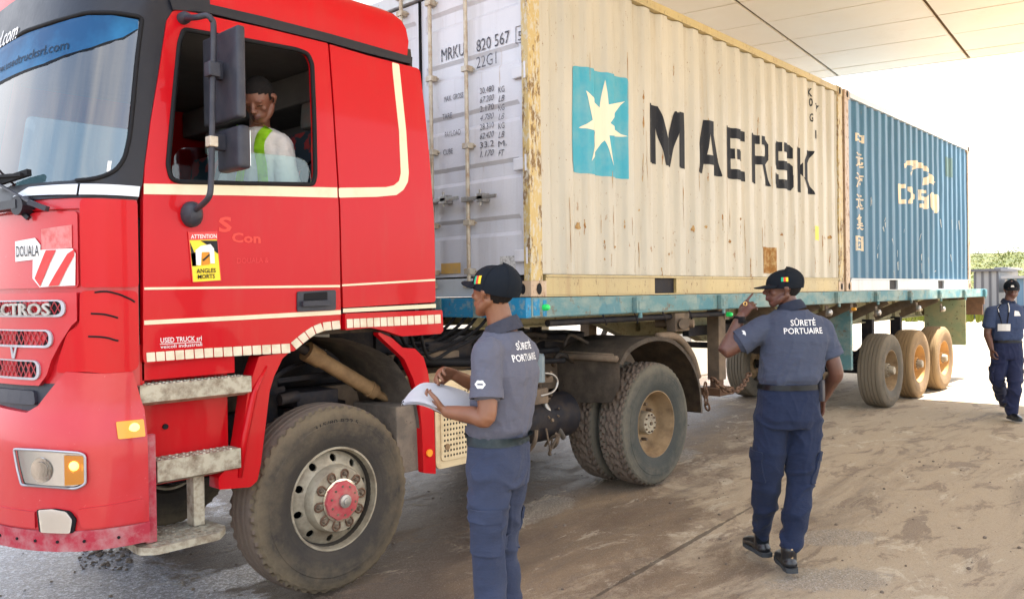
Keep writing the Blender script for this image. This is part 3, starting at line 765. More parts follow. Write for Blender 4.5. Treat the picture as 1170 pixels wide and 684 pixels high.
# ---- marks on the blue container side
f2 = wall_fn(X2, DK+.004, 7.0)
def u2(px, py): q = hitc(px, py, X2); return (q.x-X2, q.z-z0_)
m = M('pale_lettering', (.66, .56, .42), .55); m.mix(m.noise(10, 5, .7, (1.5, 1.5, .6), lo=.55, hi=.68), (.2, .32, .42), .7); MT['pale_let'] = m.m
bm = NB()
for i, ch in enumerate('中远海运集团'):
    a = u2(977, 164.5+i*24); b = u2(986.5, 164.5+i*24); h = u2(977, 150+i*24)[1]-a[1]
    text(bm, ch, a[0], b[0], a[1], h*.95, f2, .012, 0, .003, ux=UBX)
obj('side_lettering', bm, MT['pale_let'], c2)
bm = NB()
def kk(poly): return [u2(966+a/5.7, 110+b/5.7) for a, b in poly]
for P_ in ([(380,440),(400,420),(450,418),(480,432),(525,455),(525,475),(470,462),(432,495),(425,520),(418,500),(440,460),(400,450),(384,470)],
           [(470,430),(520,455),(580,560),(575,580),(540,545),(540,575),(500,580),(505,540),(545,510),(500,470),(470,465)],
           [(342,570),(390,572),(390,600),(360,600),(360,672),(392,672),(392,700),(342,700)],
           [(400,590),(430,590),(450,640),(448,670),(430,700),(402,700),(402,680),(420,660),(420,630),(400,615)],
           [(470,605),(520,612),(522,632),(492,630),(492,650),(524,656),(540,640),(540,730),(524,735),(522,735),(480,725),(480,700),(512,700),(512,680),(472,672)],
           [(545,640),(560,625),(600,640),(607,660),(607,740),(590,762),(560,740),(548,720)]):
    patch(bm, kk(P_), f2, 0, .003, 0, UBX, VX)
obj('worn_logo_lettering', bm, MT['pale_let'], c2)
simple('green_touch_up', (.10, .17, .17), .6)
bm = NB(); patch(bm, kk([(645,395),(695,405),(697,530),(648,522)]), f2, 0, .003, 0, UBX, VX); obj('repair_patch', bm, MT['green_touch_up'], c2)
simple('scrape_paint', (.42, .50, .55), .6, 0, (.35, .25, .18), .6, 20)
bm = NB()
for k in range(26):
    px = random.uniform(990, 1100); py = random.uniform(225, 318); a, b = u2(px, py), u2(px+random.uniform(-1.5, 2), py+random.uniform(3, 11))
    w_ = random.uniform(.006, .02); patch(bm, [(a[0], a[1]), (a[0]+w_, a[1]+.02), (b[0]+w_*.5, b[1]), (b[0], b[1])], f2, 0, .0028, 0, UBX, VX)
obj('scrape', bm, MT['scrape_paint'], c2)
# ================================================================== TRAILER
m = M('teal_paint', (.11, .23, .25), .6)
m.mix(m.noise(4, 6, .7, (.6, 1, 1.5), lo=.42, hi=.62), (.26, .32, .29), .85).mix(m.noise(10, 6, .75, lo=.56, hi=.66), (.17, .12, .08), .85, .9).mix(m.noise(2, 4, .6, lo=.56, hi=.6, seed=4), (.07, .20, .25), .8)
m.bump(m.noise(40, 4, .7), .2, .003); MT['teal'] = m.m
m = M('bright_blue_paint', (.02, .22, .42), .5); m.mix(m.noise(12, 6, .7, lo=.52, hi=.62), (.20, .30, .34), .9).mix(m.noise(25, 5, .7, lo=.6, hi=.7), (.12, .07, .05), .9); MT['bright_blue'] = m.m
m = M('olive_beam_paint', (.28, .27, .17), .65); m.mix(m.noise(4, 6, .7, lo=.45, hi=.6), (.40, .35, .22), .7).mix(m.noise(15, 6, .7, lo=.55, hi=.66), (.15, .09, .05), .8); MT['olive'] = m.m
m = M('olive_panel_paint', (.20, .25, .15), .65); m.mix(m.noise(3, 6, .7, lo=.42, hi=.6), (.30, .28, .16), .8).mix(m.noise(11, 6, .75, lo=.58, hi=.68), (.06, .04, .03), .9); MT['olive_panel'] = m.m
simple('rust_steel', (.12, .065, .04), .8, .2, (.22, .13, .08), .7, 9, .3)
trailer = tag(empty('flatbed_trailer', (6.2, 1.22, 0)), 'long weathered teal flatbed trailer carrying both containers', 'trailer')
TE = 13.25                        # rear end
for y0, y1 in ((0.0, .07), (2.37, 2.44)):
    bm = NB()
    box(bm, .005, TE, y0, y1, DK-.145, DK-.001, .004)
    if y0 == 0: box(bm, .06, TE-.01, y0+.015, y1+.06, DK-.152, DK-.147)
    obj('side_rail', bm, MT['teal'], trailer)
# raked front beam
bm = NB(); box(bm, -.06, .0, .0, 2.44, DK-.15, DK-.001, .004); obj('front_beam', bm, MT['bright_blue'], trailer)
bm = NB()
for a in (-.05, ): 
    box(bm, .02, .09, -.004, -.001, DK-.135, DK-.01); box(bm, .13, .17, -.004, -.001, DK-.14, DK-.02)
obj('blue_touch_up', bm, MT['bright_blue'], trailer)
bm = NB()
box(bm, -.075, -.062, .9, 1.02, DK-.15, DK-.003); box(bm, -.075, -.062, .45, .53, DK-.15, DK-.003)
obj('stiffener', bm, MT['teal'], trailer)
for x in (1.37, 2.83, 4.3, 5.80, 7.2, 8.65, 10.18, 11.68, 13.1):
    bm = NB(); box(bm, x-.07, x+.07, -.045, -.002, DK-.148, DK-.012, .006); box(bm, x-.045, x+.045, -.052, -.046, DK-.12, DK-.045, .003)
    cyl(bm, (x, -.03, DK-.19), (x, -.03, DK-.148), .018, 8)
    obj('stake_pocket', bm, MT['teal'], trailer)
# deck, cross members, main beams
bm = NB(); box(bm, .01, TE-.01, .075, 2.365, DK-.03, DK-.004); obj('deck', bm, MT['grime'], trailer)
k = .35; n_ = 0
while k < TE-.1:
    bm = NB(); bar(bm, (k, .08, DK-.075), (k, 2.36, DK-.075), .05, .085)
    obj('cross_member', bm, MT['dusty_metal'] if k < 6 else MT['olive'], trailer); k += .62
for y in (.72, 1.72):
    bm = NB()
    prof = [(.1, .12), (2.9, .14), (3.7, .40), (12.9, .34)]
    for i in range(3):
        (xa, ha), (xb, hb) = prof[i], prof[i+1]
        prism(bm, [(xa, y-.006, DK-.121-ha), (xb, y-.006, DK-.121-hb), (xb, y-.006, DK-.122), (xa, y-.006, DK-.122)], (0, .012, 0))
        bar(bm, (xa, y, DK-.125-ha), (xb, y, DK-.125-hb), .13, .016); bar(bm, (xa, y, DK-.128), (xb, y, DK-.128), .13, .012)
    x = 3.9
    while x < 12.8: box(bm, x, x+.012, y-.06, y-.008, DK-.45, DK-.14); x += .62
    obj('main_beam', bm, MT['olive'], trailer)
# outrigger braces under the rail (seen as dark diagonals)
for x in [k*1.24+4.2 for k in range(7)]:
    bm = NB(); prism(bm, [(x-.02, .08, DK-.14), (x-.02, .66, DK-.42), (x-.02, .66, DK-.32), (x-.02, .20, DK-.13)], (.04, 0, 0))
    bar(bm, (x, .08, DK-.16), (x, .68, DK-.44), .09, .012, (1, 0, 0))
    obj('outrigger', bm, MT['dusty_metal'], trailer)
# air line conduit with clips below the rail
bm = NB(); cyl(bm, (.3, .10, DK-.20), (3.1, .10, DK-.20), .028, 10); 
for x in (.9, 1.35, 1.8, 2.25): tube(bm, smooth_path([(x, .02, DK-.15), (x+.02, .0, DK-.21), (x+.06, .03, DK-.235)], 4), .008, 6)
obj('conduit', bm, MT['dark_metal'], trailer, smooth=40)
# tow loop, brackets
bm = NB(); box(bm, 2.05, 2.30, .04, .14, DK-.34, DK-.17, .01); cyl(bm, (2.1, -.02, DK-.27), (2.28, .16, DK-.27), .05, 14); cyl(bm, (2.12, .3, DK-.27), (2.24, -.04, DK-.27), .038, 12)
obj('twist_bracket', bm, MT['dusty_metal'], trailer, smooth=40)
# landing leg (near and far)
for y in (.35, 2.05):
    e = empty('landing_leg', (3.42, y, 0), 0, trailer)
    bm = NB(); box(bm, 3.30, 3.45, y-.07, y+.07, .78, DK-.15, .008); obj('outer_tube', bm, MT['dusty_metal'], e)
    bm = NB(); box(bm, 3.32, 3.43, y-.05, y+.05, .70, .79); box(bm, 3.22, 3.53, y-.12, y+.12, .62, .70, .01)
    obj('foot', bm, MT['rust_steel'], e)
    bm = NB(); bar(bm, (3.5, y, .95), (4.1, y+.25, DK-.4), .06, .03); bar(bm, (3.5, y, 1.2), (3.7, y+.3, DK-.4), .05, .03); obj('brace', bm, MT['dusty_metal'], e)
bm = NB(); bar(bm, (3.38, .40, 1.14), (3.38, 2.0, 1.14), .06); bar(bm, (3.0, .5, 1.3), (3.9, .5, 1.3), .07, .10); box(bm, 3.9, 5.4, .35, .7, 1.10, 1.38, .02); obj('leg_cross_tube', bm, MT['dark_metal'], trailer)
# safety chain hanging from the leg
bm = NB()
def chain(bm, pts, L_=.085, r=.010):
    pts = smooth_path(pts, 12); seg = [pts[0]]; acc = 0
    for i in range(1, len(pts)):
        acc += (pts[i]-pts[i-1]).length
        if acc >= L_*.72: seg.append(pts[i]); acc = 0
    for i in range(len(seg)-1):
        a, b = seg[i], seg[i+1]; d = (b-a).normalized(); s = d.cross(V((0, 0, 1)) if abs(d.z) < .9 else V((0, 1, 0))).normalized()
        if i % 2: s = d.cross(s)
        c = (a+b)/2; loop = [c+d*cos(t*pi/6)*L_*.55+s*sin(t*pi/6)*L_*.28 for t in range(12)]; tube(bm, loop, r, 6, closed=True)
chain(bm, [PY(806, 438, .12), PY(806, 452, .12), PY(809, 468, .12)])
chain(bm, [PY(814, 432, .12), PY(822, 441, .12), PY(833, 446, .12), PY(843, 445, .12), PY(850, 438, .2), PY(856, 426, .3)], .095, .012)
obj('safety_chain', bm, MT['rust_steel'], trailer, smooth=True)
# green and orange marker lamps
glowing('green_lamp', (.02, .60, .12), .05)
simple('orange_reflector', (.75, .35, .04), .3)
for px, py, mt_, yy in ((624, 351, 'green_lamp', -.02), (834, 359, 'green_lamp', .04), (976, 353, 'orange_reflector', .04), (1050, 352, 'steel', .04), (1004, 357, 'steel', .04), (1078, 353, 'steel', .04), (948, 357, 'steel', .04)):
    q = PY(px, py, yy); bm = NB(); e = empty('marker_lamp', q, 0, trailer); rr_ = .024 if mt_ != 'steel' else .045
    lathe(bm, [(-.03, 0), (-.028, rr_*.6), (-.018, rr_*.9), (0, rr_), (.03, rr_)], q, 'Y', 14); obj('lens', bm, MT[mt_], e, smooth=50)
    bm = NB(); box(bm, q.x-.045, q.x+.045, q.y+.031, q.y+.045, q.z-.05, q.z+.09); obj('bracket', bm, MT['dusty_metal'], e)
# rear hanging panel and end beam
bm = NB(); a = PX(1064, 394, 11.55); b = PX(1108, 394, 11.55)
box(bm, 11.55, 11.58, -.06, .62, .70, 1.50, .004); obj('rear_panel', bm, MT['olive_panel'], trailer)
bm = NB(); box(bm, TE-.06, TE, .02, 2.42, DK-.30, DK-.146); box(bm, TE-.03, TE+.02, .05, .45, DK-.5, DK-.3); box(bm, TE-.03, TE+.02, 1.95, 2.38, DK-.5, DK-.3); obj('rear_bumper', bm, MT['rust_steel'], trailer)
# ------------------------------------------------------------------ WHEELS
def tyre_mat(name, base, dust_or_sun, da, side):
    m = M(name, base, .85)
    m.mix(m.noise(5, 6, .7, lo=.36, hi=.64), dust_or_sun, da, .95).mix(m.noise(30, 5, .7, lo=.45, hi=.7, seed=3), side, .5)
    # dusty or sunlit band towards the shoulder, dark rubber by the rim, moulded rings
    vm = m.N('VectorMath', operation='MULTIPLY'); m.L(m.tc.outputs['Object'], vm.inputs[0]); vm.inputs[1].default_value = (1, 0, 1)
    ln = m.N('VectorMath', operation='LENGTH'); m.L(vm.outputs[0], ln.inputs[0])
    nz = m.N('Math', operation='MULTIPLY_ADD'); m.L(m.noise(7, 6, .75, lo=.2, hi=.8, seed=8), nz.inputs[0]); nz.inputs[1].default_value = .09; m.L(ln.outputs['Value'], nz.inputs[2])
    r1_ = m.N('MapRange'); r1_.inputs['From Min'].default_value = .45; r1_.inputs['From Max'].default_value = .40; m.L(nz.outputs[0], r1_.inputs['Value']); m.mix(r1_.outputs[0], base, .75, .7)
    r2_ = m.N('MapRange'); r2_.inputs['From Min'].default_value = .50; r2_.inputs['From Max'].default_value = .56; m.L(nz.outputs[0], r2_.inputs['Value']); m.mix(r2_.outputs[0], dust_or_sun, .8, .95)
    sn = m.N('Math', operation='SINE'); mm = m.N('Math', operation='MULTIPLY'); m.L(ln.outputs['Value'], mm.inputs[0]); mm.inputs[1].default_value = 260; m.L(mm.outputs[0], sn.inputs[0])
    m.bump(sn.outputs[0], .10, .002)
    m.bump(m.noise(90, 4, .7), .2, .002); MT[name] = m.m
tyre_mat('dusty_tyre', (.040, .036, .033), (.165, .130, .085), .55, (.10, .085, .065))
tyre_mat('grey_tyre', (.045, .050, .048), (.15, .135, .105), .55, (.09, .09, .08))
tyre_mat('tread_dirt', (.045, .036, .033), (.16, .125, .10), .6, (.26, .21, .165))
tyre_mat('trailer_tyre', (.09, .08, .065), (.19, .16, .12), .8, (.19, .16, .12))
tyre_mat('sunlit_tyre', (.18, .12, .07), (.28, .19, .10), .8, (.30, .21, .12))
simple('cream_rim', (.36, .32, .24), .5, .2, (.15, .115, .08), .8, 9)
simple('tan_rim', (.30, .21, .12), .7, .1, (.15, .10, .06), .8, 7)
simple('sunlit_rim', (.52, .28, .09), .6, .1, (.36, .20, .09), .8, 7)
simple('hub_red', (.42, .07, .08), .6, 0, (.40, .20, .16), .8, 14)
def tyre(par, c, y0, width, r, rim, mats, tread='lug', n=144, name='tyre'):
    """outer face at y0, width along +Y"""
    W = width; h = r-rim
    side = [(.055, rim-.010), (.028, rim+.004), (.022, rim+.02), (.012, rim+h*.18), (.004, rim+h*.32), (.0, rim+h*.48), (.0, rim+h*.60), (.004, rim+h*.62), (.004, rim+h*.66), (.008, rim+h*.74), (.016, rim+h*.86), (.026, r-.022)]
    tr = []
    if tread == 'rib': ws = [0, .13, .145, .17, .32, .335, .36, .48, .495, .52, .66, .675, .70, .84, .855, .88, 1]
    else: ws = [0, .05, .10, .16, .22, .27, .32, .38, .44, .5, .56, .62, .68, .73, .78, .84, .9, .95, 1]
    a0, a1 = .034, W-.034
    crown = lambda q: r-.010*abs(2*q-1)**2.5
    prof = [(a, b, -1) for a, b in side]
    for q in ws: prof.append((a0+(a1-a0)*q, crown(q), q))
    prof += [(W-a, b, -1) for a, b in reversed(side)]
    prof.append((W-.08, rim-.02, -1)); prof.append((.08, rim-.02, -1))
    P_ = [(a, b) for a, b, _ in prof]
    def fn(j, k, a, rr):
        q = prof[j][2]; ph = k/n
        if q < 0:
            if j == 11 or prof[j][1] == r-.022: return rr-.010*((int(ph*48*2)) % 2)
            return rr
        if tread == 'lug':
            lug = int(ph*48*2+(3*abs(q-.5)*2))
            if q < .27 or q > .73: return rr-(.017 if lug % 2 else 0)
            z = int(ph*32*2+(1 if q > .5 else 0)+q*6) % 2
            return rr-(.014 if z else 0) - (.012 if abs(abs(q-.5)-.22) < .012 else 0)
        if tread == 'zig':
            g = .012*(1 if int(ph*72*2) % 2 else -1)
            if abs(abs(q-.5)-.38) < .04 : return rr-.004
            for gq in (.27, .5, .73):
                if abs(q-gq) < .031: return rr-.012
            if q < .06 or q > .94: return rr-(.019 if int(ph*50*2) % 2 else 0)
            return rr
        if tread == 'rib':
            i = ws.index(q)
            return rr-(.018 if i in (2, 5, 8, 11, 14) else 0)-(.006 if (q in (0, 1) and int(ph*72*2) % 2) else 0)
        return rr
    bm = NB(); lathe(bm, P_, (c[0], y0, c[2]), 'Y', n, True, fn)
    o = obj(name, bm, mats, par, smooth=28)
    for p in o.data.polygons:
        q = p.center; 
        d = math.hypot(q.x+WM[par.name].translation.x-c[0], q.z+WM[par.name].translation.z-c[2])
        if d > r-.018 and len(mats) > 1: p.material_index = 1
    return o
def sidewall_text(par, c, y, r, items):
    bm = NB()
    for s, ang, rad, h, span in items:
        def f(u, v, off=0, ang=ang, rad=rad):
            t = ang-u/rad; return V((c[0]+cos(t)*(rad+v), y-off, c[2]+sin(t)*(rad+v)))
        text(bm, s, -span/2, span/2, 0, h, f, 0, 0, .004, step=.02)
    return obj('sidewall_lettering', bm, MT['rubber'], par)
def disc_with_holes(bm, cx, y, cz, ro, ri, nh, hr, rh, th=.012, y_in=None, ph=0.0):
    """annular disc with nh round openings; dished from y (outer) to y_in"""
    t = bmesh.new(); edges = []
    def loop(pts):
        vs = [t.verts.new((a, b, 0)) for a, b in pts]; return [t.edges.new((vs[i], vs[(i+1) % len(vs)])) for i in range(len(vs))]
    edges += loop([(cos(2*pi*k/48)*ro, sin(2*pi*k/48)*ro) for k in range(48)])
    edges += loop([(cos(2*pi*k/36)*ri, sin(2*pi*k/36)*ri) for k in range(36)])
    for h in range(nh):
        a = 2*pi*h/nh+ph; hx, hz = cos(a)*hr, sin(a)*hr
        edges += loop([(hx+cos(2*pi*k/12)*rh*(.75 if False else 1), hz+sin(2*pi*k/12)*rh) for k in range(12)])
    bmesh.ops.triangle_fill(t, use_beauty=True, edges=edges)
    y_in = y if y_in is None else y_in
    mp = {}
    for s in (0, 1):
        for v in t.verts:
            rr = v.co.length; q = (rr-ri)/(ro-ri); mp[(v, s)] = bm.verts.new((cx+v.co.x, y_in+(y-y_in)*q+s*th, cz+v.co.y))
    for f in t.faces:
        bm.faces.new([mp[(v, 0)] for v in f.verts]); bm.faces.new([mp[(v, 1)] for v in reversed(f.verts)])
    for e in t.edges:
        if len(e.link_faces) == 1:
            a, b = e.verts; bm.faces.new((mp[(a, 0)], mp[(b, 0)], mp[(b, 1)], mp[(a, 1)]))
    t.free()
def steer_wheel(par, cx, cz, y0, full=True):
    w_ = empty('wheel', (cx, y0, cz), 0, par)
    r = .545
    t = tyre(w_, (cx, 0, cz), y0, .30, r, .290, [MT['dusty_tyre'], MT['tread_dirt']], 'zig')
    sidewall_text(t, (cx, 0, cz), y0+.006, r, [('TR 668', -pi*.5, .40, .035, .24), ('315/80 R22.5', pi*.5, .44, .025, .3)])
    bm = NB(); lathe(bm, [(.03, .302), (.022, .298), (.022, .288), (.05, .280), (.10, .272), (.125, .268), (.28, .268), (.28, .25), (.13, .25)], (cx, y0, cz), 'Y', 56)
    rim = obj('rim', bm, MT['cream_rim'], w_, smooth=35)
    bm = NB(); disc_with_holes(bm, cx, y0+.088, cz, .268, .190, 10, .232, .022, .014, y0+.045, .25)
    lathe(bm, [(.05, .198), (.0, .192), (-.016, .182), (-.018, .10), (.02, .10)], (cx, y0, cz), 'Y', 40)
    obj('wheel_disc', bm, MT['cream_rim'], rim, smooth=35)
    bm = NB(); box(bm, cx-.25, cx+.25, y0+.2, y0+.21, cz-.25, cz+.25) if False else lathe(bm, [(.20, .01), (.20, .25), (.205, .25)], (cx, y0, cz), 'Y', 24)
    obj('brake_drum', bm, MT['rubber'], w_)
    for h in range(10):
        a = 2*pi*h/10+.1; hx, hz = cx+cos(a)*.150, cz+sin(a)*.150
        bm = NB(); lathe(bm, [(-.038, 0), (-.038, .008), (-.034, .0105), (-.022, .012), (-.020, .016), (-.014, .016)], (hx, y0, hz), 'Y', 6); obj('wheel_nut', bm, MT['dusty_metal'], w_)
    bm = NB()
    for h in range(10):
        a = 2*pi*h/10+.1; q = V((cx+cos(a)*.150, y0-.022, cz+sin(a)*.150)); d = V((cos(a+.0), 0, sin(a+.0)))
        pts = [q+V((cos(a+t), 0, sin(a+t)))*.025 for t in (-2, -1.3, -.6, 0, .6, 1.3, 2)]+[q-d*.055+V((-sin(a), 0, cos(a)))*.008, q-d*.055-V((-sin(a), 0, cos(a)))*.008]
        tube(bm, pts, .0055, 6, closed=True)
    obj('nut_ring', bm, MT['rust_steel'], w_, smooth=True)
    bm = NB(); lathe(bm, [(-.02, .118), (-.045, .112), (-.058, .07), (-.06, .02), (-.075, .018), (-.078, 0)], (cx, y0, cz), 'Y', 10); hub = obj('hub_cap', bm, MT['hub_red'], w_, smooth=30)
    bm = NB(); lathe(bm, [(-.062, .040), (-.075, .038), (-.078, .020), (-.085, .018), (-.088, 0)], (cx, y0, cz), 'Y', 16); obj('hub_centre', bm, MT['steel'], hub, smooth=30)
    bm = NB(); lathe(bm, [(.02, .125), (-.030, .123), (-.032, .105), (.0, .10)], (cx, y0, cz), 'Y', 40); obj('hub_ring', bm, MT['chrome'], w_, smooth=35)
    bm = NB()
    for h in range(10):
        a = 2*pi*h/10+.4; q = (cx+cos(a)*.083, y0, cz+sin(a)*.083); lathe(bm, [(-.058, 0), (-.058, .007), (-.045, .007)], q, 'Y', 6)
    obj('hub_bolt', bm, MT['dusty_metal'], hub)
    return w_
def deep_wheel(par, cx, cz, y0, r, width, tmats, rimmat, tread, txt=None, hubp=.02, inner=False, flip=False):
    w_ = empty('wheel', (cx, y0, cz), 0, par)
    t = tyre(w_, (cx, 0, cz), y0, width, r, .290, tmats, tread)
    if txt: sidewall_text(t, (cx, 0, cz), y0+.006, r, txt)
    bm = NB(); dp = width-.09
    lathe(bm, [(.036, .300), (.026, .296), (.026, .288), (.05, .282), (.07, .268), (dp-.05, .258), (dp-.02, .235), (dp, .20), (dp+.012, .13), (dp+.012, .08)], (cx, y0, cz), 'Y', 48)
    rim = obj('rim', bm, rimmat, w_, smooth=35)
    if not inner:
        bm = NB()
        for h in range(10):
            a = 2*pi*h/10; q = (cx+cos(a)*.1675, y0+dp-.02, cz+sin(a)*.1675); lathe(bm, [(-.03, 0), (-.03, .014), (.03, .016)], q, 'Y', 6)
        obj('wheel_nut', bm, MT['dusty_metal'], rim)
    bm = NB(); lathe(bm, [(hubp, 0), (hubp, .035), (hubp+.008, .045), (hubp+.01, .095), (hubp+.03, .102), (hubp+.06, .104), (dp+.01, .108)], (cx, y0, cz), 'Y', 28)
    hub = obj('hub', bm, MT['cream_rim'] if rimmat != MT['sunlit_rim'] else MT['sunlit_rim'], w_, smooth=35)
    bm = NB()
    for h in range(10):
        a = 2*pi*h/10; q = (cx+cos(a)*.078, y0+hubp, cz+sin(a)*.078); lathe(bm, [(-.005, 0), (-.005, .009), (.012, .009)], q, 'Y', 6)
    lathe(bm, [(-.012, 0), (-.012, .016), (.002, .018)], (cx, y0+hubp, cz), 'Y', 12)
    obj('hub_bolt', bm, MT['dusty_metal'], hub)
    return w_
TR = [7.95, 9.28, 10.62]
for i, x in enumerate(TR):
    tm = [[MT['trailer_tyre'], MT['trailer_tyre']], [MT['sunlit_tyre']]*2, [MT['sunlit_tyre']]*2][i]; rm = MT['tan_rim'] if i == 0 else MT['sunlit_rim']  # rear two wheels: sunlight put into their orange tyre and rim colours
    wo = deep_wheel(trailer, x, .532, .02, .535, .35, tm, rm, 'rib', None, -.0+.05)
    # projecting hub cap
    bm = NB(); lathe(bm, [(-.02, 0), (-.02, .05), (.0, .062), (.06, .066)], (x, .02, .532), 'Y', 20); obj('hub_cap', bm, MT['cream_rim'], wo, smooth=35)
    c = copy_tree(wo, trailer); c.rotation_euler = (0, 0, pi); c.location = V((x, 2.42, .532))-V((6.2, 1.22, 0))
    bm = NB(); cyl(bm, (x, .32, .532), (x, 2.12, .532), .07, 14); 
    bar(bm, (x-.5, .62, .80), (x, .62, .66), .08, .05); bar(bm, (x, .62, .66), (x+.5, .62, .80), .08, .05); bar(bm, (x-.5, 1.82, .80), (x, 1.82, .66), .08, .05); bar(bm, (x, 1.82, .66), (x+.5, 1.82, .80), .08, .05)
    box(bm, x-.6, x-.5, .56, .72, .74, DK-.45); box(bm, x-.6, x-.5, 1.72, 1.88, .74, DK-.45)
    obj('axle', bm, MT['dark_metal'], trailer)
bm = NB(); cyl(bm, (6.6, .55, .95), (6.6, 1.9, .95), .14, 20); obj('air_tank', bm, MT['dark_metal'], trailer, smooth=40)
bm = NB(); box(bm, 6.95, 7.02, .25, .60, .60, 1.42, .01); obj('support_plate', bm, MT['teal'], trailer)
# ================================================================== TRACTOR
YC = 1.22; NE = 2.7
def ys(z): return max(0.0, (z-2.2)*.075)
def xs_(z): return -2.825 + max(0.0, z-2.2)*.165
def xf(z): return -3.27 + max(0.0, z-2.15)*.20 - (0 if z > 1.35 else .03*min(1, (1.35-z)/.2))
_T = []
for k in range(401):
    t = pi*k/400; u = -cos(t); v = sin(t)
    u = math.copysign(abs(u)**(2/NE), u); v = abs(v)**(2/NE); _T.append((u, v))
_acc = [0]
for k in range(400):
    _acc.append(_acc[-1]+math.hypot((_T[k+1][0]-_T[k][0])*1.22, (_T[k+1][1]-_T[k][1])*.45))
_LEN = _acc[-1]
def F(s, z, off=0.0):
    """front surface: s metres along the plan curve from the near door seam (0) to the far one (_LEN)"""
    a = max(0, min(_LEN, s)); lo, hi = 0, 400
    while hi-lo > 1:
        mid = (lo+hi)//2
        if _acc[mid] <= a: lo = mid
        else: hi = mid
    q = (a-_acc[lo])/max(1e-9, _acc[hi]-_acc[lo])
    u = _T[lo][0]*(1-q)+_T[hi][0]*q; v = _T[lo][1]*(1-q)+_T[hi][1]*q
    b = YC-ys(z); A = xs_(z)-xf(z)
    p = V((xs_(z)-A*v, YC+b*u, z))
    n = V((-abs(v)**(NE-1)/A, math.copysign(abs(u)**(NE-1), u)/b, 0)).normalized()
    return p+n*off
def FP(px, py):
    """photo pixel -> (s, z) on the front surface"""
    d = ray(px, py); t = 0.5; last = None
    def g(t):
        p = CAM+d*t; b = YC-ys(p.z); A = xs_(p.z)-xf(p.z)
        u = (p.y-YC)/b; v = (xs_(p.z)-p.x)/A
        return abs(u)**NE+abs(v)**NE-1, u, v, p
    t = .8
    while t < 9 and not (g(t)[0] < 0): t += .01
    lo, hi = t-.01, t
    for _ in range(25):
        mid = (lo+hi)/2
        if g(mid)[0] < 0: hi = mid
        else: lo = mid
    _, u, v, p = g(hi)
    best = min(range(401), key=lambda k: (_T[k][0]-u)**2+((_T[k][1]-max(v, 0)))**2)
    return (_acc[best] if u <= 1 else _LEN, p.z)
def SD(x, z, off=0.0): return V((x, ys(z)-off, z))
def SDf(x, z, off=0.0): return V((x, 2*YC-ys(z)+off, z))
def SP(px, py):
    y = 0.0
    for _ in range(6): q = PY(px, py, y); y = ys(q.z)
    return (q.x, q.z)
def sp(pts): return [SP(*p) for p in pts]
def fp(pts): return [FP(*p) for p in pts]
truck = tag(empty('tractor_truck', (-.8, 1.22, 0)), 'red European tractor truck with large cab parked at the left', 'truck')
ST = .07
# ---- front shell
LN = _LEN
red_lo = [(0, .60), (LN, .60), (LN, 2.19), (0, 2.19)]
bm = NB(); patch(bm, [(0, .66), (LN, .66), (LN, 2.19), (0, 2.19)], F, .06, -.01, .03); shell = obj('front_shell', bm, MT['red_old'], truck, smooth=50)
# black upper front with the windscreen opening
ws = fp([(0, 221), (50, 213), (92, 206)]) 
wa = FP(50, 213); zb_ = wa[1]
edge = fp([(97, 206), (115, 203), (133, 195), (143, 180), (148, 155), (152, 115), (157, 60), (162, 22)])
top = fp([(158, 19), (130, 15), (100, 15), (60, 26), (30, 36)])
near = edge[0:]+top
print('ws', [tuple(round(c, 2) for c in q) for q in near], 'LN', LN, 'zb', zb_)
ztopc = top[-1][1]
wpoly = [(LN/2, zb_), ]+[near[0]]+near[1:]+[(LN/2, ztopc+.02)]
wfull = [near[0]]+near[1:]+[(LN-s, z) for s, z in reversed(near)]
wfull = rounded(wfull, .03, 3)
ZH = 3.34
bm = NB()
poly = [(0, 2.191), (LN, 2.191), (LN, ZH), (0, ZH)]
patch(bm, poly, F, .12, .0, .03, holes=[wfull])
obj('windscreen_surround', bm, MT['black_trim'], truck, smooth=50)
bm = NB(); patch(bm, wfull, F, .10, -.008, 0); wind = obj('windscreen', bm, MT['windscreen_glass'], truck, smooth=True)
bm = NB(); P_ = [F(s, z, .001) for s, z in wfull]; tube(bm, P_, .011, 6, closed=True); obj('seal', bm, MT['rubber'], wind, smooth=True)
# sun strip behind the top of the glass with its web address
band = [FP(0, 92), FP(50, 73), FP(103, 55), FP(140, 43), FP(158, 33)]
tp = [FP(158, 23), FP(130, 18), FP(100, 18), FP(60, 29), FP(30, 39)]
bl = band[1:]+tp; bz = band[0][1]
bp = [(LN-s-.06, z) for s, z in reversed(bl)]+[(LN/2, 0)][:0]
bpoly = bl+bp
bm = NB(); patch(bm, bl+[(LN/2+.3, tp[-1][1]), (LN/2+.3, band[1][1]-.01)], F, .12, .002, 0); sunb = obj('sun_strip', bm, MT['sunband_glass'], wind, smooth=True)
bm = NB(); a = FP(78, 61); b = FP(2, 90)
text(bm, 'www.usedtrucksrl.com', b[0]+.18, a[0], (a[1]+b[1])/2+.03, .05, lambda u, v, off=0: F(u, v, .004), .01, 0, 0, step=.1)
obj('sun_strip_lettering', bm, MT['strip_ink'], sunb)
bm = NB(); a = FP(22, 32); b = FP(-60, 60)
text(bm, 'www.usedtrucksrl.com', a[0]+1.25, a[0], a[1]-.055, .10, F, .01, .2, .004, step=.1); obj('header_lettering', bm, MT['white_ink'], truck)
bm = NB(); a, b = FP(122, 196), FP(128, 184)
patch(bm, [(a[0], a[1]), (b[0], a[1]), (b[0], b[1]), (a[0], b[1])], F, 0, -.004, 0); obj('permit_sticker', bm, MT['white_ink'], wind)
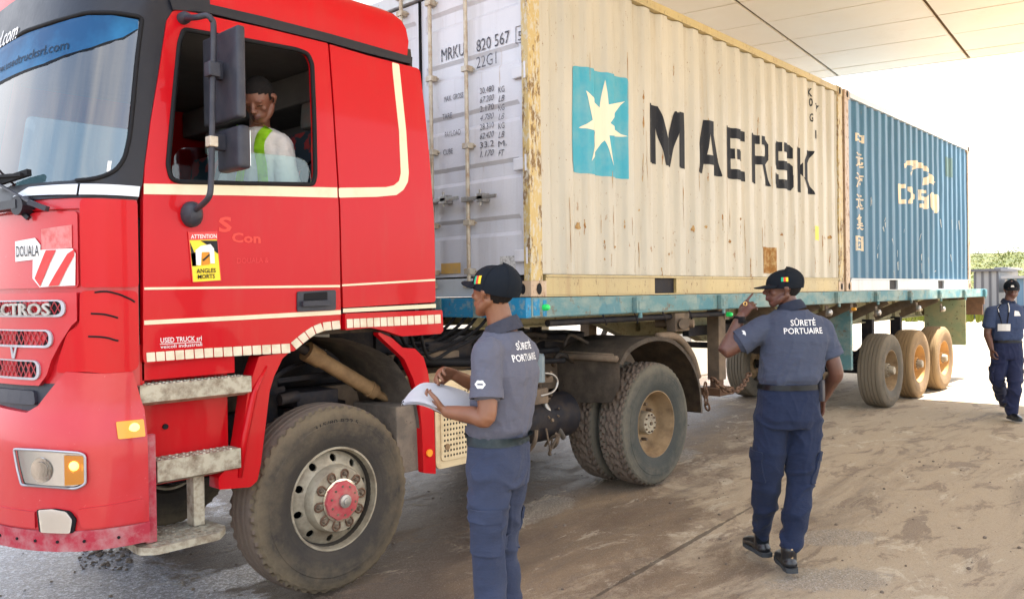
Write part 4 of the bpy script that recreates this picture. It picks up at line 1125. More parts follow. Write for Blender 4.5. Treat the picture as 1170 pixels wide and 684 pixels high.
# stripe under the windscreen
s0, s1 = FP(93, 214)[0], FP(160, 214)[0]
bm = NB(); z0s, z1s = FP(125, 223)[1], FP(125, 211)[1]
patch(bm, [(.0, z0s), (s0-.0, z0s), (s0, z1s), (.0, z1s)], F, .05, .012, .006)
patch(bm, [(s0+.012, z0s), (s0+.42, z0s+.012), (s0+.30, z1s), (s0+.012, z1s)], F, .05, .012, .006)
obj('front_stripe', bm, MT['stripe_grey'], truck, smooth=50)
# corner panel, hood panel, lower corner, grille
zA = FP(125, 328)[1]; sH = FP(91, 300)[0]; sH2 = FP(91, 380)[0]
print('zA', zA, 'sH', sH, sH2, 'stripe', z0s, z1s)
bm = NB(); patch(bm, rounded([(.004, zA), (sH-.006, zA), (sH-.006, 2.185), (.004, 2.185)], .02, 3), F, .04, .006, .03); obj('corner_panel', bm, MT['red'], truck, smooth=50)
bm = NB(); zh = FP(60, 242)[1]
patch(bm, rounded([(sH+.006, zA), (LN-sH-.006, zA), (LN-sH-.006, zh), (sH+.006, zh)], .02, 3), F, .06, .004, .03)
obj('hood_panel', bm, MT['red_old'], truck, smooth=50)
bm = NB(); patch(bm, [(sH+.006, zh+.01), (LN-sH-.006, zh+.01), (LN-sH-.006, 2.14), (sH+.006, 2.14)], F, .06, .007, .03); obj('cowl_panel', bm, MT['red'], truck, smooth=50)
zB = FP(120, 424)[1]
lc = fp([(157, 332), (93, 332), (92, 372), (80, 378), (70, 408), (66, 426), (100, 424), (140, 428), (157, 420)])
bm = NB(); patch(bm, rounded(lc, .03, 4), F, .04, .014, .04); lowc = obj('corner_vane', bm, MT['red'], truck, smooth=50)
bm = NB()
for pts in ([(109, 334), (122, 333), (140, 338), (153, 345)], [(105, 358), (120, 359), (134, 363)], [(102, 384), (120, 385), (134, 389)]):
    tube(bm, [F(*FP(*q), .015) for q in smooth_path([(a, b, 0) for a, b in pts], 4) for q in [(q.x, q.y)]], .0045, 5)
obj('vane_slot', bm, MT['rubber'], lowc)
# grille panel
gp = [FP(90, 333), (LN-FP(90, 333)[0], FP(90, 333)[1])]
gl = fp([(90, 334), (90, 366), (84, 372), (72, 392), (62, 412), (57, 428), (48, 440)])
gfull = gl+[(LN-s, z) for s, z in reversed(gl)]
bm = NB(); patch(bm, gfull, F, .06, .018, .04); grille = obj('grille', bm, MT['red_old'], truck, smooth=50)
simple('silver_frame', (.40, .41, .45), .35, .4, (.25, .25, .27), .4, 10)
simple('mesh_red', (.34, .035, .045), .5, 0, (.45, .16, .16), .6, 12)
for (ya, yb, xr) in ((343, 362, 78), (376, 396, 64), (410, 432, 51)):
    q = FP(xr, (ya+yb)/2); zt_ = FP(20, ya)[1]; zb2 = FP(20, yb)[1]; sr = q[0]
    o_ = rounded([(sr, zb2), (LN-sr, zb2), (LN-sr, zt_), (sr, zt_)], .045, 5); w_ = .011
    i_ = rounded([(sr+w_*1.6, zb2+w_), (LN-sr-w_*1.6, zb2+w_), (LN-sr-w_*1.6, zt_-w_*.6), (sr+w_*1.6, zt_-w_*.6)], .03, 5)
    bm = NB(); patch(bm, o_, F, .3, .027, .012, holes=[i_]); slot = obj('slot_frame', bm, MT['silver_frame'], grille, smooth=50)
    bm = NB(); patch(bm, i_, F, .2, .0195, 0); obj('slot_back', bm, MT['rubber'], grille)
    bm = NB(); st = .036; H_ = zt_-zb2-w_*1.6; k = sr+w_*1.6; zz0 = zb2+w_
    while k+H_ < sr+1.1:
        bar(bm, F(k, zz0, .023), F(k+H_*.62, zz0+H_, .023), .004, .004); bar(bm, F(k+H_*.62, zz0, .0225), F(k, zz0+H_, .0225), .004, .004); k += st
    obj('slot_mesh', bm, MT['mesh_red'], grille)
bm = NB(); a = FP(65, 358); b = FP(2, 358)
text(bm, 'ACTROS', b[0], a[0], FP(30, 361)[1]+.006, .056, F, .02, 0, .040, step=.05)
text(bm, 'ACTROS', b[0], a[0], FP(30, 361)[1]+.006, .056, F, .02, 0, .032, step=.05)
obj('badge', bm, MT['steel'], grille)
bm = NB(); a = FP(22, 409); patch(bm, [(a[0]+.02, a[1]), (a[0]-.0, a[1]), (a[0]-.022, a[1]+.055), (a[0]-.008, a[1]+.055), (a[0]+.008, a[1]+.02), (a[0]+.02, a[1]+.055), (a[0]+.034, a[1]+.055)], F, 0, .024, .004); obj('emblem_v', bm, MT['silver_frame'], grille)
bm = NB(); rr_ = fp([(76, 430), (64, 442), (50, 470), (0, 462)]); patch(bm, [(rr_[0][0]+.0, .98+.0), (LN-.2, .98), (LN-.2, FP(64, 441)[1]+.01), (rr_[0][0]+.0, FP(64, 441)[1]+.01)], F, .1, -.002, .02)
obj('lower_intake', bm, MT['mirror_plastic'], truck)
bm = NB(); a = FP(46, 446); b = FP(44, 462); patch(bm, rounded([(b[0], b[1]), (LN-b[0], b[1]), (LN-b[0], a[1]), (b[0]+.02, a[1])], .02), F, .1, .016, .02); obj('plate_holder', bm, MT['mirror_plastic'], truck)
# ---- bumper
bt = fp([(0, 462), (38, 470), (50, 462), (62, 446), (76, 428), (80, 424), (120, 426), (150, 424), (153, 435), (157, 448)])
q = FP(161, 462)
bo = [(0.02, FP(164, 600)[1]), ]
blo = FP(100, 606)[1]
near = [(-.0, blo)] + [(.0, q[1])] + bt[::-1]
near = [(0.0, q[1]-.02)]+bt[::-1][:-1]+[bt[0]]
print('bumper', [tuple(round(c, 3) for c in z) for z in near], blo)
full = near+[(LN-s, z) for s, z in reversed(near)]+[(LN, blo), (0, blo)]
def FB(s, z, off=0):
    return F(s, z, off+.035*max(0, min(1, (1.22-z)/.16)))
hl = fp([(35, 509), (38, 530), (43, 549), (96, 553), (104, 548), (103, 516), (97, 513), (60, 510)])
bm = NB(); patch(bm, full, FB, .045, .03, .06); bump_ = obj('bumper', bm, MT['red_old'], truck, smooth=40)
bm = NB(); zl0, zl1 = FP(110, 618)[1]-.02, blo+.02
print('lip', zl0, zl1)
patch(bm, [(0, zl0), (LN, zl0), (LN, zl1), (0, zl1)], FB, .08, .042, .03); 
obj('bumper_lip', bm, MT['red_scuff'], bump_, smooth=40)
bm = NB()
for px in (5, 20, 38, 56, 78, 103, 133): q = FP(px, 604); c = FB(q[0], (zl0+zl1)/2, .042); n_ = (FB(q[0], zl0, .05)-FB(q[0], zl0, .04)).normalized(); cyl(bm, c-n_*.002, c+n_*.004, .007, 8)
obj('lip_screw', bm, MT['rubber'], bump_)
# lower bumper step line
bm = NB(); zq = FP(130, 575)[1]
patch(bm, rounded([(.02, blo+.03), (FP(97, 590)[0]-.012, blo+.03), (FP(95, 578)[0]-.0, zq+.005), (.02, zq+.02)], .02, 3), FB, .04, .040, .012); obj('bumper_corner', bm, MT['red_old'], bump_, smooth=40)
bm = NB(); e_ = FP(58, 590)[0]+.015
patch(bm, [(e_, blo+.03), (LN-e_, blo+.03), (LN-e_, zq-.01), (e_, zq-.01)], FB, .06, .040, .012); obj('bumper_insert', bm, MT['red_old'], bump_, smooth=40)
# lamps
head = empty('headlight', FB(hl[0][0]-.1, hl[0][1]), 0, truck)
def hpatch(name, poly, off, th, mat, par, step=.06): 
    bm = NB(); patch(bm, poly, FB, step, off, th); return obj(name, bm, mat, par, smooth=50)
hlr = rounded(hl, .012, 3)
hpatch('housing', hlr, .033, .01, MT['rubber'], head)
hc = (sum(q[0] for q in hl)/len(hl), sum(q[1] for q in hl)/len(hl))
hin = [(hc[0]+(s-hc[0])*.94, hc[1]+(z-hc[1])*.92) for s, z in hlr]
hpatch('reflector', hin, .036, 0, MT['lamp_reflector'], head)
for px, py, r_, mt_ in ((62, 533, .024, 'headlamp_lit'), (96, 530, .040, 'amber_lit')):
    if mt_ == 'headlamp_lit':
        q = FP(px, py); c = FB(q[0], q[1], .0365); n_ = (FB(q[0], q[1], .05)-c).normalized(); bm = NB(); cyl(bm, c, c+n_*.003, .058, 28, .056); cyl(bm, c+n_*.003, c+n_*.006, .040, 24, .038); obj('lamp_dish', bm, MT['chrome'], head, smooth=30)
    q = FP(px, py); c = FB(q[0], q[1], .038); n_ = (FB(q[0], q[1], .05)-c).normalized(); bm = NB(); cyl(bm, c, c+n_*.004, r_, 20, r_*.7); obj('bulb_glow', bm, MT[mt_], head)
am = [(FP(84, 516)), FP(103, 517), FP(104, 548), FP(85, 550)]
hpatch('turn_lens', am, .043, .002, MT['amber'], head); 
q = FP(93, 528); c = FB(q[0], q[1], .046); n_ = (FB(q[0], q[1], .06)-c).normalized(); bm = NB(); cyl(bm, c-n_*.001, c+n_*.003, .022, 14, .012); obj('amber_bulb', bm, MT['amber_core'], head)
hpatch('lens', hlr, .048, 0, MT['lamp_glass'], head)
bm = NB(); tube(bm, [FB(s, z, .046) for s, z in hlr], .006, 6, closed=True); obj('bezel', bm, MT['silver_frame'], head, smooth=True)
# far headlight, indicator, fog lamps
hf = [(LN-s, z) for s, z in hlr]; h2 = empty('headlight', FB(LN-hl[0][0]+.1, hl[0][1]), 0, truck)
hpatch('housing', hf, .033, .01, MT['rubber'], h2); hpatch('reflector', [(LN-s, z) for s, z in hin], .036, 0, MT['headlamp_lit'], h2); hpatch('lens', hf, .048, 0, MT['lamp_glass'], h2)
lo_ = fp([(0, 518), (8, 520), (10, 540), (0, 541)]); ll = empty('driving_light', FB(*lo_[1]), 0, truck)
a = FP(9, 530); hpatch('recess', [(a[0]-.05, a[1]-.06), (a[0]+.12, a[1]-.06), (a[0]+.12, a[1]+.06), (a[0]-.035, a[1]+.06)], .032, .004, MT['rubber'], ll)
hpatch('lens', rounded([(a[0]+.0, a[1]-.045), (a[0]+.11, a[1]-.045), (a[0]+.11, a[1]+.045), (a[0]+.01, a[1]+.045)], .01), .036, .003, MT['headlamp_white'], ll)
fg = fp([(60, 577), (63, 602), (90, 603), (92, 588), (86, 579), (73, 576)])
fl = empty('fog_light', FB(*fg[2]), 0, truck); hpatch('housing', [(s, z) for s, z in rounded([(a_[0]+(.012 if i < 2 else -.012), a_[1]) for i, a_ in enumerate(fg)], .01)], .044, .012, MT['rubber'], fl)
hpatch('reflector', rounded(fg, .008), .048, .004, MT['lamp_reflector'], fl); hpatch('lens', rounded(fg, .008), .056, 0, MT['lamp_glass'], fl)
ti = [FP(131, 480), FP(132, 499), FP(160, 496), FP(160, 477)]
tl = empty('turn_signal', FB(*ti[0]), 0, truck); hpatch('lens', rounded(ti, .006), .042, .012, MT['amber'], tl, .03)
q = FP(148, 487); c = FB(q[0], q[1], .043); n_ = (FB(q[0], q[1], .06)-c).normalized(); bm = NB(); cyl(bm, c-n_*.001, c+n_*.003, .024, 16, .014); obj('bulb_glow', bm, MT['amber_core'], tl)
# stickers on the front
def fpatch(name, pts, mat, off=.009, par=truck, step=.08): bm = NB(); patch(bm, fp(pts), F, step, off, .002); return obj(name, bm, mat, par)
simple('pink_residue', (.58, .22, .22), .7, 0, (.50, .06, .06), .7, 30)
fpatch('glue_residue', [(49, 262), (83, 257), (83, 283), (49, 287)], MT['pink_residue'])
pl = fpatch('city_plate', [(20, 276), (42, 272), (48, 280), (47, 296), (20, 299)], MT['white_ink'], .010)
bm = NB(); a, b = FP(22, 294), FP(47, 292); h = FP(22, 281)[1]-a[1]; text(bm, 'DOUALA', a[0], b[0], (a[1]+b[1])/2, h, F, .0, 0, .014, step=.05); obj('plate_lettering', bm, MT['black_ink'], pl)
hz = fpatch('hazard_plate', [(40, 290), (44, 286), (85, 284), (88, 290), (87, 326), (48, 328), (40, 318)], MT['white_paint'], .012)
bm = NB()
for P_ in ([(55, 286), (67, 285.5), (49, 327), (43, 318)], [(79, 290), (87, 285), (87, 292), (70, 326), (58, 327)]): patch(bm, fp(P_), F, .08, .0155, .001)
obj('hazard_stripe', bm, MT['red_sign'], hz)
# wiper
wz = lambda px, py, off: F(*FP(px, py), off)
wp = empty('wiper', wz(58, 236, .05), 0, truck)
bm = NB(); bar(bm, wz(64, 240, .05), wz(50, 233, .075), .03, .022); bar(bm, wz(52, 234, .07), wz(0, 203, .07), .012, .01); bar(bm, wz(0, 203, .07), F(FP(0, 203)[0]+.25, FP(0, 203)[1]+.10, .06), .012, .01); obj('arm', bm, MT['mirror_plastic'], wp)
bm = NB(); a = FP(42, 198); bar(bm, F(a[0], a[1], .035), F(a[0]+.34, a[1]-.035, .04), .022, .03); bar(bm, F(a[0]+.03, a[1]-.01, .05), F(a[0]+.25, a[1]-.0, .055), .014, .014); obj('blade', bm, MT['rubber'], wp)
bm = NB(); cyl(bm, wz(33, 236, .0), wz(33, 236, .06), .045, 14); bar(bm, wz(33, 234, .04), F(FP(10, 238)[0]+.1, FP(10, 238)[1], .04), .05, .04); bar(bm, wz(30, 238, .04), wz(38, 250, .02), .02); obj('spindle', bm, MT['black_trim'], wp)
# ---- near side: door, sleeper panel
d_out = sp([(163, 228), (163, 416), (240, 408), (335, 401), (346, 392), (360, 381), (376, 376), (389, 375), (387.5, 290), (384, 200), (379, 120), (374, 50), (300, 32), (240, 19), (206, 12), (197, 13), (190, 24), (180, 90), (172, 137), (165, 190)])
w_out = sp([(209, 34), (278, 46), (338, 57), (351, 62), (356, 74), (358.5, 140), (359.5, 200), (357, 211), (280, 210), (204, 208), (195, 205), (191, 190), (193, 165), (199, 100), (204, 50)])
w_out = rounded(w_out, .02, 3); d_out_r = rounded(d_out, [.0, .03]+[.01]*(len(d_out)-2), 3)
bm = NB(); patch(bm, d_out_r, SD, .14, .006, .035, holes=[w_out]); door = obj('door', bm, MT['red'], truck, smooth=40)
bm = NB(); tube(bm, [SD(x, z, .006) for x, z in w_out], .013, 6, closed=True); obj('window_seal', bm, MT['rubber'], door, smooth=True)
# half lowered glass
gpn = rounded(sp([(196, 208), (200, 178), (208, 168), (225, 168), (340, 179), (352, 184), (357, 200), (357, 212), (280, 211)]), .03, 3)
bm = NB(); patch(bm, gpn, SD, .2, -.012, .004); obj('window_glass', bm, MT['door_glass'], door)
hd = sp([(338, 333), (338, 356), (382, 354), (382, 331)])
bm = NB(); patch(bm, rounded(hd, .015, 4), SD, 0, .016, .012); hnd = obj('door_handle', bm, MT['mirror_plastic'], door, smooth=40)
bm = NB(); patch(bm, rounded(sp([(345, 335), (345, 345), (372, 344), (372, 333)]), .01), SD, 0, .018, .001); obj('handle_recess', bm, MT['rubber'], hnd)
bm = NB(); patch(bm, rounded(sp([(342, 344), (342, 350), (374, 348.5), (374, 342.5)]), .005), SD, 0, .040, .022); obj('handle_pull', bm, MT['mirror_plastic'], hnd, smooth=40)
def spatch(name, pts, mat, off=.009, par=truck, th=.002, rd=0, step=.25): bm = NB(); P_ = sp(pts); patch(bm, rounded(P_, rd) if rd else P_, SD, step, off, th); return obj(name, bm, mat, par)
spatch('belt_stripe', [(163.5, 222), (273, 223.5), (384.5, 226), (384.2, 214.5), (273, 212), (163.5, 210)], MT['stripe'], .009, door)
spatch('thin_stripe', [(164, 331), (387.5, 328), (387.4, 325.5), (164, 328.3)], MT['stripe'], .009, door)
spatch('lower_stripe', [(164, 371), (280, 365), (388.5, 359), (388.3, 354), (280, 360), (164, 366)], MT['stripe'], .009, door)
# sleeper
s_out = sp([(391.5, 351.5), (497, 345), (496, 276), (490, 180), (484, 120), (479, 79), (420, 64), (376, 51), (381, 120), (386, 200), (389.5, 290)])
bm = NB(); patch(bm, rounded(s_out, [.0, .02, 0, 0, 0, .03, 0, 0, 0, 0, 0], 3), SD, .14, .006, .035); slp = obj('sleeper_panel', bm, MT['red'], truck, smooth=40)
sk = sp([(391, 377), (420, 374), (438, 378), (456, 384), (500, 381), (503, 378), (502, 354), (391, 358)])
bm = NB(); patch(bm, rounded(sk, .012, 3), SD, .14, .03, .06); skt = obj('side_skirt', bm, MT['red'], truck, smooth=40)
spatch('thin_stripe', [(390, 327), (496.5, 320.8), (496.5, 318.6), (390, 324.8)], MT['stripe'], .009, slp)
spatch('lower_stripe', [(391, 357), (497, 351.5), (497, 347), (391, 352.5)], MT['stripe'], .009, slp)
spatch('belt_stripe', [(386.5, 226), (430, 225), (452, 223), (460, 217), (465, 208), (466, 198), (463, 150), (455, 74), (447, 71.5), (448, 85), (455, 150), (457, 198), (455, 207), (449, 212), (440, 214), (386, 214.8)], MT['stripe'], .009, slp, .002, .01, .15)
# reflective tape tiles
def tiles(cl, hpx, n, par, off):
    cl = [V((a, b, 0)) for a, b in cl]; L_ = [0]
    for i in range(len(cl)-1): L_.append(L_[-1]+(cl[i+1]-cl[i]).length)
    def at(t):
        for i in range(len(cl)-1):
            if t <= L_[i+1] or i == len(cl)-2: return cl[i].lerp(cl[i+1], (t-L_[i])/(L_[i+1]-L_[i])), (cl[i+1]-cl[i]).normalized()
    bm = NB()
    for k in range(n):
        (a, da), (b, db) = at(L_[-1]*(k+.06)/n), at(L_[-1]*(k+.94)/n)
        na, nb = V((-da.y, da.x, 0))*hpx/2, V((-db.y, db.x, 0))*hpx/2
        patch(bm, rounded(sp([(a+na)[:2], (b+nb)[:2], (b-nb)[:2], (a-na)[:2]]), .003, 2), SD, 0, off, .002)
    obj('reflective_tape', bm, MT['tape'], par)
tiles([(166, 408), (234, 403), (331, 397.5)], 10.5, 15, door, .010)
tiles([(334, 395.5), (345, 386), (357, 377.5), (368, 373), (388, 370.5)], 9.5, 6, door, .010)
tiles([(392, 369.5), (464, 366), (500, 364)], 10, 14, skt, .034)
# upper trim strip + header
for off_, nm in ((.016, 'roof_trim'),):
    bm = NB(); patch(bm, sp([(196, 12), (234, 15), (300, 31), (374, 49), (420, 62), (469, 74), (469.5, 66), (420, 52), (374, 39), (300, 20), (234, 5), (190, -6)]), SD, .2, off_, .04)
    obj(nm, bm, MT['black_trim'], truck)
# A pillar black side piece
ap = sp([(163, 209), (165, 190), (172, 137), (180, 90), (190, 24), (197, 13), (206, 12), (240, 19), (240, 0), (190, -8)])
a0 = [(xs_(z), z) for z in (3.34, 3.1, 2.9, 2.7, 2.5, 2.3, 2.19)]
bm = NB(); patch(bm, ap+a0, SD, .2, -.001, .03); obj('pillar', bm, MT['black_trim'], truck)
# far side as one sheet with a window
bm = NB(); wn = [(-2.68, 2.25), (-1.85, 2.25), (-1.86, 3.0), (-2.58, 3.0)]
patch(bm, [(-2.83, 1.5), (-.93, 1.5), (-1.0, 2.2), (-1.07, 3.3), (-2.65, 3.3), (-2.83, 2.2)], SDf, .4, 0, .03, holes=[rounded(wn, .05)]); fs = obj('far_side', bm, MT['red'], truck)
bm = NB(); patch(bm, rounded(wn, .05), SDf, .4, -.015, .004); obj('far_window', bm, MT['far_glass'], fs)
# signs on the door
at_ = spatch('blind_spot_sticker', [(214, 266), (219, 322), (251, 320), (246, 265)], MT['yellow_sign'], .010, door)
def sq(a, b, c, d, nm, mat, off): return spatch(nm, [a, b, c, d], mat, off, at_)
sq((214, 265.5), (215.3, 274.5), (247, 273.5), (246, 264.8), 'banner', MT['red_sign'], .0125)
bm = NB(); 
def st(s, x0, y0, x1, y1, hp, mat=None, bold=.02, off=.015):
    a, b = SP(x0, y0), SP(x1, y1); h = SP(x0, y0-hp)[1]-a[1]; sl_ = (b[1]-a[1])/(b[0]-a[0])
    text(bm, s, a[0], b[0], 0, h, lambda u, v, o=0: SD(u, a[1]+(u-a[0])*sl_+v, o), bold, 0, off)
st('ATTENTION', 216.5, 272.8, 246, 272, 4.8); obj('banner_lettering', bm, MT['white_ink'], at_)
sq((216, 277), (218.7, 304), (222, 304), (227, 303), 'dark_shape', MT['black_ink'], .012)
spatch('dark_shape', [(228, 275), (247, 275), (248, 290), (243, 286), (236, 280)], MT['black_ink'], .012, at_)
spatch('dark_shape', [(217, 290), (223, 288), (222, 303), (218.7, 304)], MT['black_ink'], .012, at_)
spatch('truck_shape', [(222, 286), (228, 281), (239, 279), (243, 284), (244, 301), (239, 301), (238, 288), (229, 288), (228, 303), (223, 303)], MT['white_ink'], .014, at_)
spatch('pictogram', [(229, 289), (229.5, 303), (238, 302), (237.5, 288)], simple('sign_orange', (.62, .25, .03), .5), .0145, at_)
spatch('pictogram', [(229.5, 297), (231, 298.5), (238, 292), (237.6, 290)], MT['black_ink'], .0165, at_)
bm = NB(); st('ANGLES', 223, 312, 245, 311, 5); st('MORTS', 224.5, 318.6, 244, 317.6, 5); obj('sticker_lettering', bm, MT['black_ink'], at_)
bm = NB(); tube(bm, [SD(*SP(*q), .0105) for q in ((214, 265), (219, 322.5), (251.5, 320.5), (246.5, 264.5))], .003, 5, closed=True); obj('sticker_border', bm, MT['red_sign'], at_)
bm = NB(); st('S', 249, 265, 264, 264, 17, bold=.03, off=.008); st('Con', 264, 276.5, 297, 277.5, 11, bold=.03, off=.008); obj('faded_lettering', bm, MT['orange_ghost'], door)
bm = NB(); st('DOUALA &', 270, 301, 306, 300, 6.5, bold=0, off=.008); st('CAMEROUN', 258, 312, 309, 311, 5, bold=0, off=.008) if False else None; obj('faded_lettering', bm, MT['pale_ghost'], door)
bm = NB(); st('USED TRUCK srl', 182.5, 391.5, 229.5, 388.8, 6, bold=.01, off=.009); st('veicoli industriali', 182.5, 398, 230, 394.8, 4.2, bold=.005, off=.009)
bar(bm, SD(*SP(182, 393), .008), SD(*SP(229, 390.3), .008), .003, .003); obj('company_lettering', bm, MT['white_ink'], door)
# ---- roof
def outline(z, inset, n=60, rear=0):
    pts = []; xr = -.92-.08*(z-1.6)-rear
    y0 = ys(min(z, 3.34))+inset
    pts.append(V((xr, y0, z))); pts.append(V((-1.9, y0, z)))
    for k in range(n+1):
        p = F(LN*k/n, min(z, 3.34), -inset); pts.append(V((p.x, p.y, z)))
    pts.append(V((-1.9, 2*YC-y0, z))); pts.append(V((xr, 2*YC-y0, z))); return pts
bm = NB(); prev = None
rows = [(3.20, .012, .03), (3.34, .0, .0), (3.42, .004, .01), (3.47, .02, .03), (3.51, .05, .07), (3.54, .10, .12), (3.555, .18, .2), (3.565, .4, .4)]
for z, ins, rr in rows:
    vs = [bm.verts.new(p) for p in outline(z, ins, 60, rr)]
    if prev:
        for i in range(len(vs)): bm.faces.new((prev[i], prev[(i+1) % len(vs)], vs[(i+1) % len(vs)], vs[i]))
    prev = vs
bm.faces.new(prev)
for f in bm.faces:
    c = f.calc_center_median()
    if c.x < -2.72 and c.z < 3.5: f.material_index = 1
obj('roof', bm, [MT['red'], MT['black_trim']], truck, smooth=40)
# rear wall of the cab, floor
bm = NB(); prism(bm, [(-.93, .03, 1.5), (-.93, 2.41, 1.5), (-1.06, 2.34, 3.3), (-1.06, .10, 3.3)], (.03, 0, 0)); obj('rear_wall', bm, MT['grime'], truck)
bm = NB(); box(bm, -2.95, -.95, .06, 2.38, 1.50, 1.56); obj('cab_floor', bm, MT['grime'], truck)
# interior
simple('cab_liner', (.15, .15, .16), .9, 0, (.10, .10, .11), .6, 3)
simple('dash', (.06, .065, .075), .7)
m = M('seat_fabric', (.04, .06, .08), .95); m.mix(m.noise(9, 2, .5, lo=.52, hi=.56), (.42, .05, .05), .9); MT['seat'] = m.m
simple('headrest_grey', (.22, .26, .26), .9, 0, (.35, .10, .09), .5, 6)
bm = NB(); prism(bm, [(-1.0, .09, 1.57), (-1.0, 2.35, 1.57), (-1.09, 2.30, 3.3), (-1.09, .12, 3.3)], (-.03, 0, 0)); box(bm, -2.62, -1.1, .12, 2.32, 3.18, 3.2); box(bm, -2.8, -1.0, 2.36, 2.375, 1.56, 2.22)
obj('cab_lining', bm, MT['cab_liner'], truck)
bm = NB(); box(bm, -1.5, -1.04, .12, 2.3, 3.0-.03, 3.17, .02); obj('overhead_shelf', bm, MT['cab_liner'], truck)
bm = NB(); prism(bm, [(-3.02, .30, 1.6), (-2.62, .30, 1.6), (-2.60, .30, 1.95), (-2.72, .30, 2.12), (-3.0, .30, 2.14), (-3.04, .30, 2.1)], (0, 1.84, 0)); box(bm, -2.95, -2.62, .08, .30, 1.6, 2.1); obj('dashboard', bm, MT['dash'], truck, smooth=40)
sw = empty('steering_wheel', (-2.42, .62, 2.08), 0, truck); c0 = V((-2.42, .62, 2.06)); ax = V((.42, 0, .9)).normalized(); u_ = V((0, 1, 0)); v_ = ax.cross(u_)
bm = NB(); tube(bm, [c0+u_*cos(t*pi/16)*.22+v_*sin(t*pi/16)*.22 for t in range(32)], .015, 8, closed=True); obj('wheel_rim', bm, MT['rubber'], sw, smooth=True)
bm = NB(); bar(bm, c0-u_*.21, c0+u_*.21, .04, .02); bar(bm, c0, c0-v_*.21, .04, .02); cyl(bm, c0, c0-ax*.35, .04, 10); obj('column', bm, MT['dash'], sw)
for yy in (.55, 1.85):
    se = empty('seat', (-1.75, yy, 1.56), 0, truck)
    bm = NB(); box(bm, -2.15, -1.62, yy-.25, yy+.25, 1.80, 1.96, .05); obj('seat_cushion', bm, MT['seat'], se, smooth=40)
    bm = NB(); box(bm, -.075, .075, -.25, .25, 0, .66, .05); bmesh.ops.rotate(bm, verts=bm.verts[:], cent=(0, 0, 0), matrix=Matrix.Rotation(.16, 3, 'Y')); bmesh.ops.translate(bm, verts=bm.verts[:], vec=(-1.56, yy, 2.12)); obj('seat_back', bm, MT['seat'], se, smooth=40)
    bm = NB(); box(bm, -.05, .05, -.15, .15, 0, .24, .045); bmesh.ops.rotate(bm, verts=bm.verts[:], cent=(0, 0, 0), matrix=Matrix.Rotation(.1, 3, 'Y')); bmesh.ops.translate(bm, verts=bm.verts[:], vec=(-1.44, yy, 2.80)); obj('headrest', bm, MT['headrest_grey'], se, smooth=40)
bm = NB(); bar(bm, (-1.38, .12, 2.75), (-1.35, .12, 1.6), .05, .01); bar(bm, (-1.38, .13, 2.74), (-1.72, .5, 2.45), .045, .008); obj('seat_belt', bm, MT['rubber'], truck)
bm = NB(); box(bm, -1.40, -1.34, .10, .14, 2.2, 2.26, .01); obj('belt_buckle', bm, MT['red_sign'], truck)
# ---- mirrors
mir = empty('wing_mirror', SD(*SP(208, 22)), 0, truck); YM = -.20
bm = NB(); q0 = SD(*SP(208, 22), .02); q9 = SD(*SP(217, 243), .02)
pth = [q0, PY(225, 20, -.12), PY(236, 18, YM+.02), PY(242, 23, YM), PY(244, 34, YM), PY(243, 100, YM), PY(242, 170, YM), PY(241, 210, YM), PY(239, 224, YM), PY(232, 233, -.14), q9]
tube(bm, smooth_path(pth, 4), .0145, 10); obj('arm', bm, MT['mirror_plastic'], mir, smooth=True)
bm = NB()
for c_, r_ in ((q0, .03), (q9, .05)):
    lathe(bm, [(-.05, 0), (-.045, r_*.6), (-.02, r_), (.02, r_*1.05)], c_, 'Y', 16)
for v in bm.verts:
    if v.co.z < 2.4: v.co.z = q9.z+(v.co.z-q9.z)*1.25-.01
obj('arm_mount', bm, MT['mirror_plastic'], mir, smooth=40)
def housing(name, pl_, pr, pt, pb, X, dep, bev, par):
    a = PX(pl_, (pt+pb)/2, X); b = PX(pr, (pt+pb)/2, X); zt = PX((pl_+pr)/2, pt, X).z; zb = PX((pl_+pr)/2, pb, X).z
    bm = NB(); box(bm, X, X+dep, b.y, a.y, zb, zt)
    es = bm.edges[:]; bmesh.ops.bevel(bm, geom=es, offset=bev, segments=4, affect='EDGES', profile=.6)
    bmesh.ops.subdivide_edges(bm, edges=[e for e in bm.edges if e.calc_length() > .12], cuts=3, use_grid_fill=True)
    o = obj(name, bm, MT['mirror_plastic'], par, smooth=50); cy = (a.y+b.y)/2
    bm = NB(); box(bm, X+dep+.001, X+dep+.004, b.y+.02, a.y-.02, zb+.02, zt-.02); obj('mirror_glass', bm, MT['chrome'], o)
    return o
housing('main_housing', 231, 272, 36, 140, -2.47, .045, .020, mir)
housing('wide_angle_housing', 247, 274, 145, 195, -2.46, .065, .028, mir)
bm = NB(); q = PY(243, 80, YM); box(bm, q.x-.03, q.x+.03, q.y-.028, q.y+.03, q.z-.035, q.z+.035, .008); q = PY(243, 80, YM+.05); box(bm, q.x-.02, q.x+.05, q.y-.02, q.y+.02, q.z-.045, q.z+.045, .008)
q = PY(244, 162, YM+.05); box(bm, q.x-.01, q.x+.06, q.y-.02, q.y+.02, q.z-.04, q.z+.04, .008); obj('clamp', bm, MT['mirror_plastic'], mir)
bm = NB(); q = PY(242, 162, YM); box(bm, q.x-.022, q.x+.022, q.y-.024, q.y+.024, q.z-.025, q.z+.025, .005); obj('steel_clamp', bm, MT['cream_rod'], mir)
